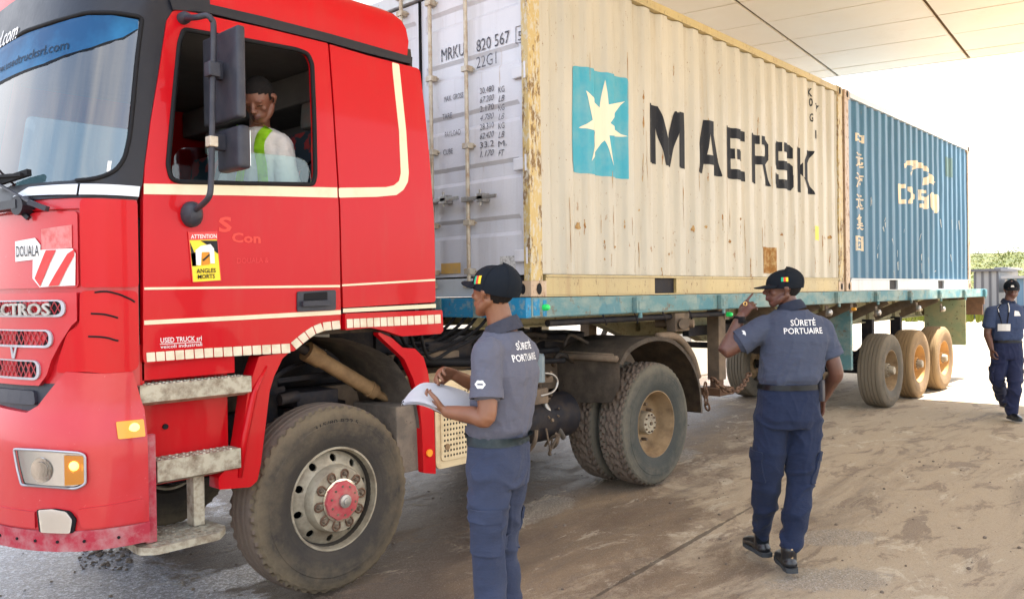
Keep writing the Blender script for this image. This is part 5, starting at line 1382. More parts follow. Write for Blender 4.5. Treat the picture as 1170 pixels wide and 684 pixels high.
# roof rail and spot lamp
bm = NB(); a = PY(322, -2, .35); b = PY(380, 15, .35); tube(bm, [a+V((-.6, 0, .0)), a, b, b+V((.05, 0, -.08))], .012, 8); 
for t in (.1, .9): q = a.lerp(b, t); cyl(bm, q, (q.x, q.y, 3.45), .012, 6)
obj('roof_rail', bm, MT['steel'], truck, smooth=True)
q = PY(385, 18, .33); sl_ = empty('spot_lamp', q, 0, truck)
bm = NB(); lathe(bm, [(-.02, 0), (-.015, .03), (.0, .043), (.02, .046), (.05, .035), (.065, 0)], (q.x, q.y-.02, q.z), 'Y', 20); 
for v in bm.verts: v.co = V((q.x, q.y, q.z))+Matrix.Rotation(-.6, 3, 'Z')@(v.co-V((q.x, q.y, q.z)))
obj('lamp_bowl', bm, MT['chrome'], sl_, smooth=True)
bm = NB(); cyl(bm, (q.x-.03, q.y, q.z-.03), (q.x-.05, q.y, 3.44), .02, 8); obj('lamp_foot', bm, MT['steel'], sl_)
# ---- front wheel arch, steps, lower body
arch = fp and [(323, 409), (313, 430), (308, 447), (303, 490), (298, 530), (294, 549), (286, 556), (268, 558)]
low = sp(arch)
col = sp([(296, 407), (331, 402), (323, 409), (313, 430), (308, 447), (303, 490), (298, 530), (294, 549), (286, 556), (250, 559), (250, 545), (272, 520), (276, 500), (283, 450), (290, 425)])
bm = NB(); patch(bm, rounded(col, .008, 2), SD, .12, .0, .10); obj('wheel_arch_front', bm, MT['red'], truck, smooth=40)
bm = NB(); tube(bm, [SD(*SP(*q), .0) for q in ((305, 418), (290, 448), (279, 500), (274, 545))], [.006, .02, .022, .012], 8); obj('arch_rib', bm, MT['red'], truck, smooth=True)
zs1, zs2 = SP(200, 455)[1], SP(220, 545)[1]
bm = NB(); xa, xb = -2.81, SP(255, 500)[0]+.08
prism(bm, [(xa, .10, .80), (xb, .10, .80), (xb, .10, 1.52), (xa, .10, 1.52)], (0, .03, 0))
box(bm, xa, xb, .02, .10, SP(220, 430)[1], 1.50); box(bm, xa-.02, xa+.01, .02, .3, .7, 1.5)
obj('step_well', bm, MT['red'], truck)
q = SP(190, 487); bm = NB(); cyl(bm, (PY(189, 487, .095).x, .09, PY(189, 487, .095).z), (PY(189, 487, .095).x, .099, PY(189, 487, .095).z), .014, 12)
obj('drain_hole', bm, MT['rubber'], truck)
def step(name, px0, px1, pyt, pyb, dz):
    a, b = SP(px0, pyb), SP(px1, pyt+3); zt = (SP(px0, pyt+5)[1]+SP(px1, pyt)[1])/2; zb = SP((px0+px1)/2, pyb)[1]
    bm = NB(); x0, x1 = a[0], b[0]
    prism(bm, [(x0, -.02, zt), (x0, -.02, zb+.02), (x0, .03, zb), (x0, .12, zb), (x0, .12, zt)], (x1-x0, 0, 0))
    for f in list(bm.faces): pass
    o = obj(name, bm, MT['step_metal'], truck)
    bm = NB(); k = x0+.03
    while k < x1-.02:
        for yy in (.0, .035, .07): cyl(bm, (k, yy, zt-.001), (k, yy, zt+.006), .010, 8, .007)
        k += .036
    obj('tread_pattern', bm, MT['step_metal'], o)
    return o
step('step', 158, 285, 432, 458, 0); step('step', 178, 273, 516, 546, 0)
# bottom perforated step on brackets
zq = .56; bm = NB(); a = PZ(155, 618, zq); b = PZ(258, 588, zq); c = PZ(250, 582, zq); d = PZ(178, 596, zq)
x0, x1 = PY(158, 620, -.02).x, PY(256, 590, -.02).x
pl_ = rounded([(x0+.04, -.13), (x1-.08, -.13), (x1, -.04), (x1-.02, .20), (x0+.0, .20), (x0-.02, -.07)], .02, 3)
holes = []
for i in range(9):
    for j in range(6):
        cx, cy = x0+.05+i*(x1-x0-.13)/8+(.012 if j % 2 else 0), -.085+j*.050; holes.append([(cx+cos(t*pi/3)*.015, cy+sin(t*pi/3)*.014) for t in range(6)])
patch(bm, pl_, lambda u, v, off=0: V((u, v, zq+off)), 0, 0, .035, holes=holes); bs = obj('bottom_step', bm, MT['step_metal'], truck)
bm = NB(); box(bm, x1-.12, x1-.06, .06, .14, zq, .90, .008); bar(bm, (x1-.1, .1, .88), (x1+.05, .25, .86), .05); obj('step_bracket', bm, MT['step_metal'], bs)
bm = NB(); x = SP(169, 560)[0]; box(bm, x-.028, x+.022, -.045, -.01, SP(169, 620)[1]+.01, SP(169, 495)[1], .005); obj('guard_post', bm, MT['red_scuff'], truck)
# inner wheel well, damper, rear mudguard
def arch_sheet(pts, y0, y1, th=.006):
    bm = NB(); P_ = smooth_path([(x, 0, z) for x, z in pts], 5)
    A = [[bm.verts.new((p.x, y, p.z)) for y in (y0, y1)] for p in P_]
    for i in range(len(A)-1): bm.faces.new((A[i][0], A[i+1][0], A[i+1][1], A[i][1]))
    r = bmesh.ops.solidify(bm, geom=bm.faces[:], thickness=th); return bm
ra = [SP(*q) for q in ((392, 380), (425, 396), (450, 410), (466, 432), (476, 455), (482, 490), (484, 537))]
ra = [(ra[0][0], ra[0][1]-.03)]+ra[1:]
obj('mudguard_liner', arch_sheet(ra, .02, .62), MT['mud'], truck, smooth=True)
bm = NB(); patch(bm, rounded(sp([(433, 379), (448, 386), (460, 397), (474, 398), (484, 408), (489, 425), (496, 470), (498, 541), (484, 540), (482, 490), (479, 458), (472, 432), (462, 410), (445, 394), (432, 382)]), .008, 2), SD, .1, .0, .05); obj('mudguard_lip', bm, MT['red'], truck, smooth=40)
bm = NB(); q = SP(490, 517); c = SD(q[0], q[1], .0); cyl(bm, c, c+V((0, -.012, 0)), .024, 16); obj('side_reflector', bm, MT['amber'], truck)
bm = NB(); q = SP(465, 500); box(bm, PY(452, 480, .06).x, PY(482, 500, .06).x, .05, .5, .60, PY(470, 462, .06).z, .01); obj('mud_box', bm, MT['mud'], truck)
bm = NB(); a, b = PY(352, 402, .32), PY(446, 458, .32); d = (b-a)
cyl(bm, a+d*.12, a+d*.72, .048, 18); cyl(bm, a-d*.02, a+d*.14, .062, 14, .056); cyl(bm, a+d*.72, a+d*.8, .056, 14, .05); cyl(bm, a+d*.8, a+d*1.0, .030, 12, .022); obj('damper', bm, MT['tan'], truck, smooth=40)
bm = NB(); cyl(bm, a-d*.16, a+d*.02, .03, 10); cyl(bm, a+d*.955, a+d*.975, .034, 10)
box(bm, -2.45, -1.2, .62, .75, .72, 1.02, .01); box(bm, -1.75, -1.45, .35, .62, 1.05, 1.14, .01); cyl(bm, (-1.86, .5, .95), (-1.86, .5, 1.28), .06, 12); cyl(bm, (-1.7, .35, .545), (-1.7, 2.1, .545), .09, 12)
tube(bm, smooth_path([(-2.0, .4, 1.05), (-1.95, .35, 1.2), (-1.8, .4, 1.28), (-1.6, .5, 1.3)], 5), .016, 6)
tube(bm, smooth_path([(-2.1, .45, .9), (-2.0, .4, 1.12), (-1.82, .38, 1.17)], 5), .02, 6)
tube(bm, smooth_path([(-1.5, .5, 1.35), (-1.35, .45, 1.22), (-1.2, .5, 1.1)], 5), .014, 6)
cyl(bm, (-1.9, .3, 1.12), (-1.78, .3, 1.13), .035, 10); bar(bm, (-2.2, .5, 1.2), (-1.4, .5, 1.22), .03)
obj('suspension', bm, MT['dark_metal'], truck, smooth=40)
bm = NB(); box(bm, -2.6, -.5, .78, 1.66, 1.12, 1.49, .03); box(bm, -2.3, -.9, .85, 1.6, .6, 1.12, .05); obj('engine', bm, MT['dark_metal'], truck)
bm = NB(); 
for (px, py, w_, h_) in ((366, 386, .12, .05), (377, 397, .08, .03)): q = PY(px, py, .7); box(bm, q.x-w_/2, q.x+w_/2, .68, .70, q.z-h_/2, q.z+h_/2, .005)
obj('hose_cover', bm, MT['white_paint'], truck)
for s, nm in ((0, 'near'), (1, 'far')):
    y = .80 if s == 0 else 1.56
    bm = NB(); box(bm, -3.05, 2.75, y, y+.08, .86, 1.10); obj('chassis_rail', bm, MT['dusty_metal'], truck)
# behind the cab
bm = NB()
for k, (a, b, r_) in enumerate([((-.85, .55, 1.22), (.9, .5, 1.24), .028), ((-.85, .62, 1.30), (.5, .7, 1.36), .02), ((-.9, .45, 1.28), (-.1, .45, 1.20), .03), ((-.8, .9, 1.42), (.9, .9, 1.40), .03), ((-.7, .35, 1.12), (.8, .35, 1.16), .022)]):
    mid = (V(a)+V(b))/2+V((0, 0, random.uniform(-.06, .05))); tube(bm, smooth_path([a, mid, b], 6), r_, 8)
for k in range(7):
    y = .3+.12*k; tube(bm, smooth_path([(-.86, y, 1.75), (-.75, y, 1.3+.04*k), (-.4, y+.1, 1.33), (-.1, y+.05, 1.45), (.05, y, 1.62)], 6), .013, 6)
obj('air_hose', bm, MT['rubber'], truck, smooth=True)
bm = NB(); box(bm, -.88, .75, .70, 1.75, 1.13, 1.17, .004); box(bm, -.86, -.2, .55, .95, 1.2, 1.3, .02); obj('catwalk', bm, MT['dusty_metal'], truck)
bm = NB(); box(bm, -.86, .1, 1.70, 2.35, .50, 1.15, .04); box(bm, .2, 1.0, 1.75, 2.35, .55, 1.05, .05); obj('far_tank', bm, MT['dark_metal'], truck, smooth=40)  # far-side tanks added to darken the bright gap under the truck
bm = NB(); box(bm, -.84, -.55, .75, 1.95, 1.18, 1.66, .03); box(bm, -.5, .15, 1.0, 1.5, 1.18, 1.42, .03); box(bm, -.45, .0, .62, .9, 1.18, 1.36, .02); obj('added_box', bm, MT['dark_metal'], truck, smooth=40)  # boxes added to fill and darken the bright gap behind the cab
bm = NB()
for k in range(16):
    x = -.5+random.uniform(0, 1.5); y = random.uniform(.35, 1.0); a = V((x, y, random.uniform(1.1, 1.3))); tube(bm, smooth_path([a, a+V((.15, .05, .08)), a+V((.35, random.uniform(-.1, .1), random.uniform(-.05, .1)))], 5), random.choice([.01, .016, .024]), 6)
obj('pipe_run', bm, MT['grime'], truck, smooth=True)
bx = tag(empty('battery_box', (-.66, .06, .58), 0, truck))
bm = NB(); xa, xb = SP(500, 500)[0], -.28; holes = []; zt_ = 1.17; zb_2 = .585
out = rounded([(xa, zb_2), (xb, zb_2), (xb, zt_), (xa, zt_)], .05, 4)
inn = rounded([(xa+.04, zb_2+.05), (xb-.04, zb_2+.05), (xb-.04, zt_-.05), (xa+.04, zt_-.05)], .03, 4)
patch(bm, out, SD, 0, -.02, .35); obj('cover', bm, MT['cream'], bx, smooth=40)
bm = NB(); patch(bm, inn, SD, 0, -.008, .012); obj('panel', bm, MT['cream'], bx)
bm = NB(); k = xa+.07
while k < xb-.06:
    z = zb_2+.08
    while z < zt_-.07:
        c = SD(k, z, -.008); prism(bm, [c+V((cos(t*pi/3)*.007, 0, sin(t*pi/3)*.009)) for t in range(6)], (0, -.0015, 0)); z += .034
    k += .027
obj('perforation_pattern', bm, MT['rubber'], bx)
bm = NB()
for cx, cz in ((xa+.09, zb_2+.14), (xa+.12, zt_-.16), (xb-.1, zb_2+.14)): cyl(bm, SD(cx, cz, -.01), SD(cx, cz, .0), .02, 12)
obj('cover_screw', bm, MT['tan'], bx)
# mid chassis equipment in front of the drive wheel
bm = NB(); cyl(bm, (-.1, .45, .70), (.9, .45, .70), .19, 24); obj('air_tank', bm, MT['dark_metal'], truck, smooth=40)
bm = NB(); q = PY(616, 420, .22); cyl(bm, (q.x, .22, q.z-.11), (q.x, .22, q.z+.09), .045, 16); lathe(bm, [(.09, .045), (.11, .035), (.115, 0)], (q.x, .22, q.z), 'Z', 16); obj('filter_canister', bm, simple('canister_grey', (.16, .21, .24), .35, .2), truck, smooth=40)
bm = NB()
for k in range(14):
    a = PY(random.uniform(612, 640), random.uniform(425, 500), .25); b = a+V((random.uniform(-.05, .12), random.uniform(0, .2), random.uniform(-.2, .1))); c = b+V((random.uniform(0, .15), .1, random.uniform(-.1, .1)))
    tube(bm, smooth_path([a, b, c], 5), random.choice([.008, .012, .016]), 6)
box(bm, .25, .42, .2, .4, .86, .98, .01); box(bm, .1, .6, .30, .5, 1.0, 1.08, .01)
for k in range(4): box(bm, .45, 1.2, .82, .9, .62+k*.03, .645+k*.03)
obj('valve_lines', bm, MT['dusty_metal'], truck, smooth=40)
bm = NB(); tube(bm, smooth_path([PY(618, 452, .2), PY(632, 447, .2), PY(637, 436, .2), PY(632, 428, .2), PY(622, 426, .22)], 5), .010, 6); tube(bm, [PY(622, 460, .3), PY(644, 500, .3)], .022, 8); obj('pipe_steel', bm, MT['steel'], truck, smooth=True)
# fifth wheel
fw_ = empty('fifth_wheel', (1.45, 1.22, 1.2), 0, truck)
bm = NB(); lathe(bm, [(0, .0), (0, .46), (.04, .47), (.05, .44), (.05, 0)], (1.45, 1.22, 1.30), 'Z', 32); box(bm, 1.15, 1.8, .85, 1.6, 1.12, 1.30, .02); obj('plate', bm, MT['dark_metal'], fw_, smooth=40)
bm = NB(); cyl(bm, (1.45, 1.22, 1.3), (1.45, 1.22, 1.56), .06, 12); box(bm, .9, 2.3, .8, 1.65, DK-.17, DK-.13); obj('kingpin', bm, MT['dark_metal'], fw_)
# ---- drive axle mudguards
mg = empty('drive_mudguard', (1.72, .3, 1.2), 0, truck)
gpts = [(1.10, 1.13), (1.22, 1.24), (1.45, 1.31), (1.70, 1.325), (1.95, 1.28), (2.18, 1.15), (2.34, .98), (2.42, .80), (2.45, .56)]
obj('arch', arch_sheet(gpts, .0, .66), MT['mud'], mg, smooth=True)
bm = NB(); P_ = smooth_path([(x, 0, z) for x, z in gpts], 5); 
A = [[bm.verts.new((p.x-.0, .0, p.z)), bm.verts.new((p.x+(1.72-p.x)*.05, -.004, p.z+(.545-p.z)*.05))] for p in P_]
for i in range(len(A)-1): bm.faces.new((A[i][0], A[i+1][0], A[i+1][1], A[i][1]))
bmesh.ops.solidify(bm, geom=bm.faces[:], thickness=.01); obj('arch_lip', bm, MT['mud'], mg, smooth=True)
bm = NB(); n_ = 8; g = []
zb0 = {0: .83, 1: .80, 2: .79, 3: .785, 4: .78, 5: .77, 6: .76, 7: .75, 8: .745}
for i in range(n_+1):
    y = .0+.66*i/n_; g.append([bm.verts.new((1.09+.006*sin(i*1.3+k*.5)+.015*(k/6), y, 1.16+(zb0[i]+(.12 if i == 0 else 0)-1.16)*k/6)) for k in range(7)])
for i in range(n_):
    for k in range(6): bm.faces.new((g[i][k], g[i+1][k], g[i+1][k+1], g[i][k+1]))
bmesh.ops.solidify(bm, geom=bm.faces[:], thickness=.012); obj('front_flap', bm, MT['mud'], mg, smooth=20)
bm = NB(); cyl(bm, (1.06, .0, 1.17), (1.06, .85, 1.17), .028, 10); cyl(bm, (1.08, .05, 1.20), (1.08, .85, 1.21), .010, 8); tube(bm, smooth_path([(1.75, .05, 1.32), (2.05, .03, 1.3), (2.3, .03, 1.12), (2.42, .03, .9)], 5), .035, 10); obj('support_tube', bm, MT['dusty_metal'], mg, smooth=True)
c = copy_tree(mg, truck); c.location = V((1.72, .3+1.78, 1.2))-V((-.8, 1.22, 0))
bm = NB(); box(bm, 2.68, 2.76, .6, 1.85, .80, 1.05, .01); box(bm, 2.70, 2.78, .3, .6, .85, 1.0, .01); obj('rear_crossmember', bm, MT['dusty_metal'], truck)
bm = NB(); cyl(bm, (1.72, .3, .545), (1.72, 2.1, .545), .10, 16); lathe(bm, [(-.2, .08), (-.12, .2), (0, .24), (.12, .2), (.2, .08)], (1.72, 1.22, .56), 'Y', 20)
for y in (.76, 1.6): 
    for k in range(4): box(bm, 1.0+.06*k, 2.5-.06*k, y, y+.07, .68-.03*k, .70-.03*k)
obj('drive_axle', bm, MT['dark_metal'], truck, smooth=40)
# wheels
sw_ = steer_wheel(truck, -1.70, .545, .015)
c = copy_tree(sw_, truck); c.rotation_euler = (0, 0, pi); c.location = V((-1.70, 2.425, .545))-V((-.8, 1.22, 0))
do = deep_wheel(truck, 1.72, .545, .02, .548, .30, [MT['grey_tyre'], MT['tread_dirt']], MT['tan_rim'], 'lug', [('315/80 R22.5', -pi*.30, .42, .03, .28), ('', 0, 0, 0, 0)] if False else [('315/80 R22.5', -pi*.42, .40, .03, .28)], .085)
di = deep_wheel(truck, 1.72, .545, .355, .548, .30, [MT['grey_tyre'], MT['tread_dirt']], MT['tan_rim'], 'lug', None, .06, True)
for src, yy in ((do, 2.42), (di, 2.085)):
    c = copy_tree(src, truck); c.rotation_euler = (0, 0, pi); c.location = V((1.72, yy, .545))-V((-.8, 1.22, 0))
# ================================================================== PEOPLE
def skin_mat(name, c1, c2, lip):
    m = M(name, c1, .48); m.b.inputs['Subsurface Weight'].default_value = .08; m.b.inputs['Subsurface Radius'].default_value = (.02, .008, .005)
    m.mix(m.noise(9, 5, .6, lo=.4, hi=.65), c2, .6).bump(m.noise(220, 3, .6), .08, .001); MT[name] = m.m
skin_mat('brown_skin', (.225, .098, .052), (.165, .068, .035), 0)
skin_mat('dark_skin', (.115, .048, .032), (.075, .032, .022), 0)
skin_mat('driver_skin', (.20, .082, .052), (.13, .054, .034), 0)
skin_mat('palm_skin', (.42, .22, .14), (.34, .16, .10), 0)
simple('lips', (.20, .07, .06), .45); simple('lips_dark', (.12, .05, .045), .45)
simple('eye_white', (.34, .30, .27), .3, 0, None, 0, 8, 0); simple('eye_dark', (.012, .008, .006), .2, 0, None, 0, 8, 0)
def cloth(name, c1, c2, sc=3, weave=500):
    m = M(name, c1, .92); m.b.inputs['Sheen Weight'].default_value = .06
    m.mix(m.noise(sc, 5, .65, lo=.38, hi=.66), c2, .7); m.bump(m.noise(weave, 2, .5), .15, .0015).bump(m.noise(14, 5, .6, (1, 1, 2.2), lo=.2, hi=.8), .35, .012); MT[name] = m.m
cloth('grey_polo', (.105, .108, .140), (.085, .088, .118))
cloth('blue_grey_polo', (.060, .072, .110), (.046, .056, .092))
cloth('blue_trousers', (.040, .050, .088), (.028, .036, .066))
cloth('navy_trousers', (.017, .025, .056), (.011, .017, .040))
cloth('far_blue_polo', (.045, .065, .13), (.035, .052, .11))
cloth('dark_trousers', (.020, .026, .065), (.014, .018, .05))
simple('black_cap', (.006, .009, .014), .85, 0, (.010, .013, .018), .5, 60, .2)
cloth('white_tee', (.66, .62, .58), (.58, .53, .48))
cloth('lime_vest', (.50, .86, .04), (.42, .74, .03))
simple('hair', (.012, .010, .010), .95, 0, (.03, .028, .028), .5, 200, .6)
simple('black_leather', (.012, .012, .014), .32)
simple('belt_leather', (.03, .05, .06), .4, 0, (.10, .13, .13), .5, 30)
simple('shoe_sole', (.05, .055, .06), .7)
simple('paper', (.82, .82, .84), .7, 0, (.74, .75, .80), .5, 6)
def ellip(bm, c, rx, ry, rz, Mx=None, seg=20):
    r = bmesh.ops.create_uvsphere(bm, u_segments=seg, v_segments=seg//2+2, radius=1)
    for v in r['verts']:
        p = V((v.co.x*rx, v.co.y*ry, v.co.z*rz))+V(c); v.co = Mx@p if Mx else p
def limb(bm, pts, rad, side=None, flat=1.0, n=16, k=5, Mx=None):
    """tapering limb with rounded ends; rad per point; flat squeezes the section across `side`"""
    P4 = [V((*p, r)) if False else (V(p), r) for p, r in zip(pts, rad)]
    Q = []; R_ = []
    sp_ = smooth_path([p for p, _ in P4], k); m_ = len(P4)
    for i, p in enumerate(sp_):
        t = i/k; a = min(int(t), m_-2); f = t-a; f = f*f*(3-2*f); Q.append(p); R_.append(rad[a]*(1-f)+rad[a+1]*f)
    d0 = (Q[0]-Q[1]).normalized(); d1 = (Q[-1]-Q[-2]).normalized()
    Q = [Q[0]+d0*R_[0]*.75, Q[0]+d0*R_[0]*.45]+Q+[Q[-1]+d1*R_[-1]*.45, Q[-1]+d1*R_[-1]*.75]
    R_ = [R_[0]*.35, R_[0]*.8]+R_+[R_[-1]*.8, R_[-1]*.35]
    rings = []; ref = V(side) if side is not None else None
    for i, p in enumerate(Q):
        d = (Q[min(i+1, len(Q)-1)]-Q[max(i-1, 0)]).normalized()
        if ref is None:
            ref = d.cross(V((0, 0, 1)))
            if ref.length < .3: ref = d.cross(V((0, 1, 0)))
        s = (ref-d*ref.dot(d)).normalized()
        if side is None: ref = s
        t = d.cross(s)
        rings.append([bm.verts.new((Mx@(p+s*cos(2*pi*q/n)*R_[i]+t*sin(2*pi*q/n)*R_[i]*flat)) if Mx else (p+s*cos(2*pi*q/n)*R_[i]+t*sin(2*pi*q/n)*R_[i]*flat)) for q in range(n)])
    for i in range(len(rings)-1):
        A, B = rings[i], rings[i+1]
        for q in range(n): bm.faces.new((A[q], A[(q+1) % n], B[(q+1) % n], B[q]))
    bm.faces.new(rings[0][::-1]); bm.faces.new(rings[-1])
def trunk(bm, rings, n=28, e=2.4, k=5, grow=0.0):
    """rings: (centre, side vector, front vector, half width, half depth)"""
    out = []; cs = smooth_path([V(r[0]) for r in rings], k)
    for i, c in enumerate(cs):
        t = i/k; a = min(int(t), len(rings)-2); f = t-a; A, B = rings[a], rings[a+1]; g = f*f*(3-2*f)
        s = (V(A[1])*(1-g)+V(B[1])*g).normalized(); fr = (V(A[2])*(1-g)+V(B[2])*g).normalized()
        w_ = A[3]*(1-g)+B[3]*g+grow; d = A[4]*(1-g)+B[4]*g+grow
        ring = []
        for q in range(n):
            th = 2*pi*q/n; cx, sy = cos(th), sin(th)
            ring.append(bm.verts.new(c+s*w_*math.copysign(abs(cx)**(2/e), cx)+fr*d*math.copysign(abs(sy)**(2/e), sy)))
        out.append(ring)
    for i in range(len(out)-1):
        A, B = out[i], out[i+1]
        for q in range(n): bm.faces.new((A[q], A[(q+1) % n], B[(q+1) % n], B[q]))
    bm.faces.new(out[0][::-1]); bm.faces.new(out[-1])
def remesh(bm, voxel, smooth=3, fac=.5):
    bmesh.ops.recalc_face_normals(bm, faces=bm.faces[:])
    me = bpy.data.meshes.new('r'); bm.to_mesh(me); bm.free(); o = bpy.data.objects.new('r', me); COL.objects.link(o)
    md = o.modifiers.new('a', 'REMESH'); md.mode = 'VOXEL'; md.voxel_size = voxel
    if smooth: ms = o.modifiers.new('b', 'SMOOTH'); ms.iterations = smooth; ms.factor = fac
    dg = bpy.context.evaluated_depsgraph_get(); dg.update()
    r = bpy.data.meshes.new_from_object(o.evaluated_get(dg)); bpy.data.objects.remove(o); bpy.data.meshes.remove(me); return r
def displace(me, fn):
    nr = [v.normal.copy() for v in me.vertices]
    for v, n_ in zip(me.vertices, nr): v.co = v.co+n_*fn(v.co, n_)
def bvh(me):
    bm = bmesh.new(); bm.from_mesh(me); t = BVHTree.FromBMesh(bm); bm.free(); return t
def frame(c, fwd, up=(0, 0, 1)):
    f = V(fwd).normalized(); l = V(up).cross(f).normalized(); u = f.cross(l)
    return Matrix.Translation(V(c)) @ Matrix((f, l, u)).transposed().to_4x4()
def head(bm, H, s=1.0, thin=1.0):
    """head in frame H (x forward, y left, z up), origin mid-head"""
    H = H @ Matrix.Scale(s, 4)
    ellip(bm, (-.012, 0, .035), .098, .077*thin, .088, H, 28)
    ellip(bm, (.030, 0, .02), .062, .066*thin, .075, H)
    limb(bm, [(.02, 0, -.01), (.045, 0, -.055), (.052, 0, -.088)], [.062*thin, .050*thin, .030], (0, 1, 0), .9, Mx=H)
    limb(bm, [(-.02, .052*thin, -.03), (.02, .046*thin, -.062), (.055, .018, -.092)], [.022, .022, .020], Mx=H)
    limb(bm, [(-.02, -.052*thin, -.03), (.02, -.046*thin, -.062), (.055, -.018, -.092)], [.022, .022, .020], Mx=H)
    limb(bm, [(.088, 0, .015), (.100, 0, -.008), (.108, 0, -.024)], [.009, .011, .014], Mx=H)      # nose
    ellip(bm, (.098, .014, -.027), .011, .010, .009, H, 12); ellip(bm, (.098, -.014, -.027), .011, .010, .009, H, 12)
    for y in (.032, -.032):
        ellip(bm, (.078, y, .024), .014, .024, .009, H, 12)      # brow
        ellip(bm, (.072, y, .004), .014, .015, .011, H, 12)      # eye
        ellip(bm, (.055, y*1.2, -.022), .020, .020, .020, H, 12)  # cheek
        limb(bm, [(-.004, y*2.45*thin, .026), (-.016, y*2.75*thin, .010), (-.006, y*2.45*thin, -.024)], [.013, .018, .008], (1, 0, 0), .45, 10, Mx=H)  # ear
    limb(bm, [(.082, .022, -.054), (.094, 0, -.050), (.082, -.022, -.054)], [.006, .008, .006], Mx=H)
    limb(bm, [(.080, .019, -.063), (.092, 0, -.064), (.080, -.019, -.063)], [.006, .0085, .006], Mx=H)
def paint_head(me, H, s, mi_lip, mi_white, mi_dark, closed=False):
    Hi = (H @ Matrix.Scale(s, 4)).inverted()
    for p in me.polygons:
        q = Hi @ p.center
        if abs(q.x) > .2 or abs(q.z) > .2 or abs(q.y) > .2: continue
        if q.x > .076 and abs(q.y) < .024 and -.070 < q.z < -.045: p.material_index = mi_lip
        for y in (.032, -.032):
            e = ((q.y-y)/.013)**2+((q.z-.004)/.0055)**2
            if closed and q.x > .06 and ((q.y-y)/.014)**2+((q.z+.001)/.0032)**2 < 1: p.material_index = mi_dark
            elif not closed and q.x > .06 and e < 1: p.material_index = mi_dark if ((q.y-y)/.006)**2+((q.z-.004)/.007)**2 < 1 else mi_white
def hand(bm, wrist, d, pn, curl=(.5,)*5, s=1.0, thumb=1, spread=.12, thumb_out=.9):
    """d: direction wrist->knuckles, pn: palm normal, thumb=+1 when the thumb is on d x pn side"""
    w_ = V(wrist); d = V(d).normalized(); pn = V(pn); pn = (pn-d*pn.dot(d)).normalized(); sd = d.cross(pn)*thumb
    L_ = .095*s
    limb(bm, [w_-d*.02*s, w_+d*.035*s, w_+d*.075*s], [.028*s, .038*s, .040*s], sd, .42, 14)
    lens = [.068, .078, .073, .058]
    for i in range(4):
        o = (1.5-i)*.0205*s; base = w_+d*L_*.88+sd*o
        dd = (d+sd*(1.5-i)*spread).normalized(); p = base; pts = [base-dd*.02*s, base]; c = curl[i]
        for j, fr in enumerate((.45, .30, .25)):
            ax = dd.cross(pn).normalized(); dd = (Matrix.Rotation(c*(1.0 if j == 0 else 1.15 if j == 1 else .8), 3, ax) @ dd).normalized()
            p = p+dd*lens[i]*fr*s*1.05; pts.append(p)
        limb(bm, pts, [.0095*s, .0095*s, .0088*s, .0082*s, .0068*s], None, 1, 10, 3)
    b = w_+d*.02*s+sd*.026*s; t1 = (d*.55+sd*thumb_out+pn*.35).normalized(); t2 = (d*.9+sd*.25*thumb_out+pn*curl[4]).normalized()
    limb(bm, [b, b+t1*.035*s, b+t1*.035*s+t2*.032*s, b+t1*.035*s+t2*.058*s], [.015*s, .012*s, .0105*s, .0085*s], None, 1, 10, 4)
def folds(zc=None, amp=.006, f=(9, 9, 22), seed=0.0):
    """cloth creases: warped ridges, stronger near the heights in zc (z, spread, weight)"""
    def g(p, n_):
        wv = noise.noise_vector(V((p.x*5+seed, p.y*5, p.z*4)))*.085; q = p+wv
        a = noise.noise(V((q.x*f[0]+seed, q.y*f[1], q.z*f[2])))
        r_ = max(0, 1-abs(a)*3.2)**1.6-.25
        b = noise.noise(V((q.x*f[0]*.5, q.y*f[1]*.5+seed, q.z*f[2]*.6)))
        wgt = .5 if zc is None else .30+sum(math.exp(-((p.z-z)/w_)**2)*k_ for z, w_, k_ in zc)
        return (r_+b*.8)*amp*wgt
    return g
def shoe(bm, heel, toe_dir, s=1.0, lift=0.0, up=0.0):
    h = V(heel); d = V(toe_dir).normalized(); sd = V((0, 0, 1)).cross(d).normalized()
    limb(bm, [h+V((0, 0, .045*s)), h+d*.09*s+V((0, 0, .05*s)), h+d*.17*s+V((0, 0, .038*s)), h+d*.225*s+V((0, 0, .032*s))], [.044*s, .045*s, .048*s, .038*s], sd, .85, 18)
    limb(bm, [h+d*.035*s+V((0, 0, .05*s)), h+d*.03*s+V((0, 0, .13*s))], [.046*s, .046*s], sd, 1.1, 16)
def sole(bm, heel, d, s=1.0):
    h = V(heel); d = V(d).normalized(); sd = V((0, 0, 1)).cross(d).normalized(); up = d.cross(sd) if d.cross(sd).z > 0 else sd.cross(d)
    o = [(-.052, 0), (-.04, .034), (.0, .042), (.08, .038), (.15, .050), (.21, .044), (.25, .022), (.262, 0), (.25, -.022), (.21, -.044), (.15, -.050), (.08, -.038), (.0, -.042), (-.04, -.034)]
    prism(bm, [h+d*a*s+sd*b*s+up*.002 for a, b in o], up*.026*s)
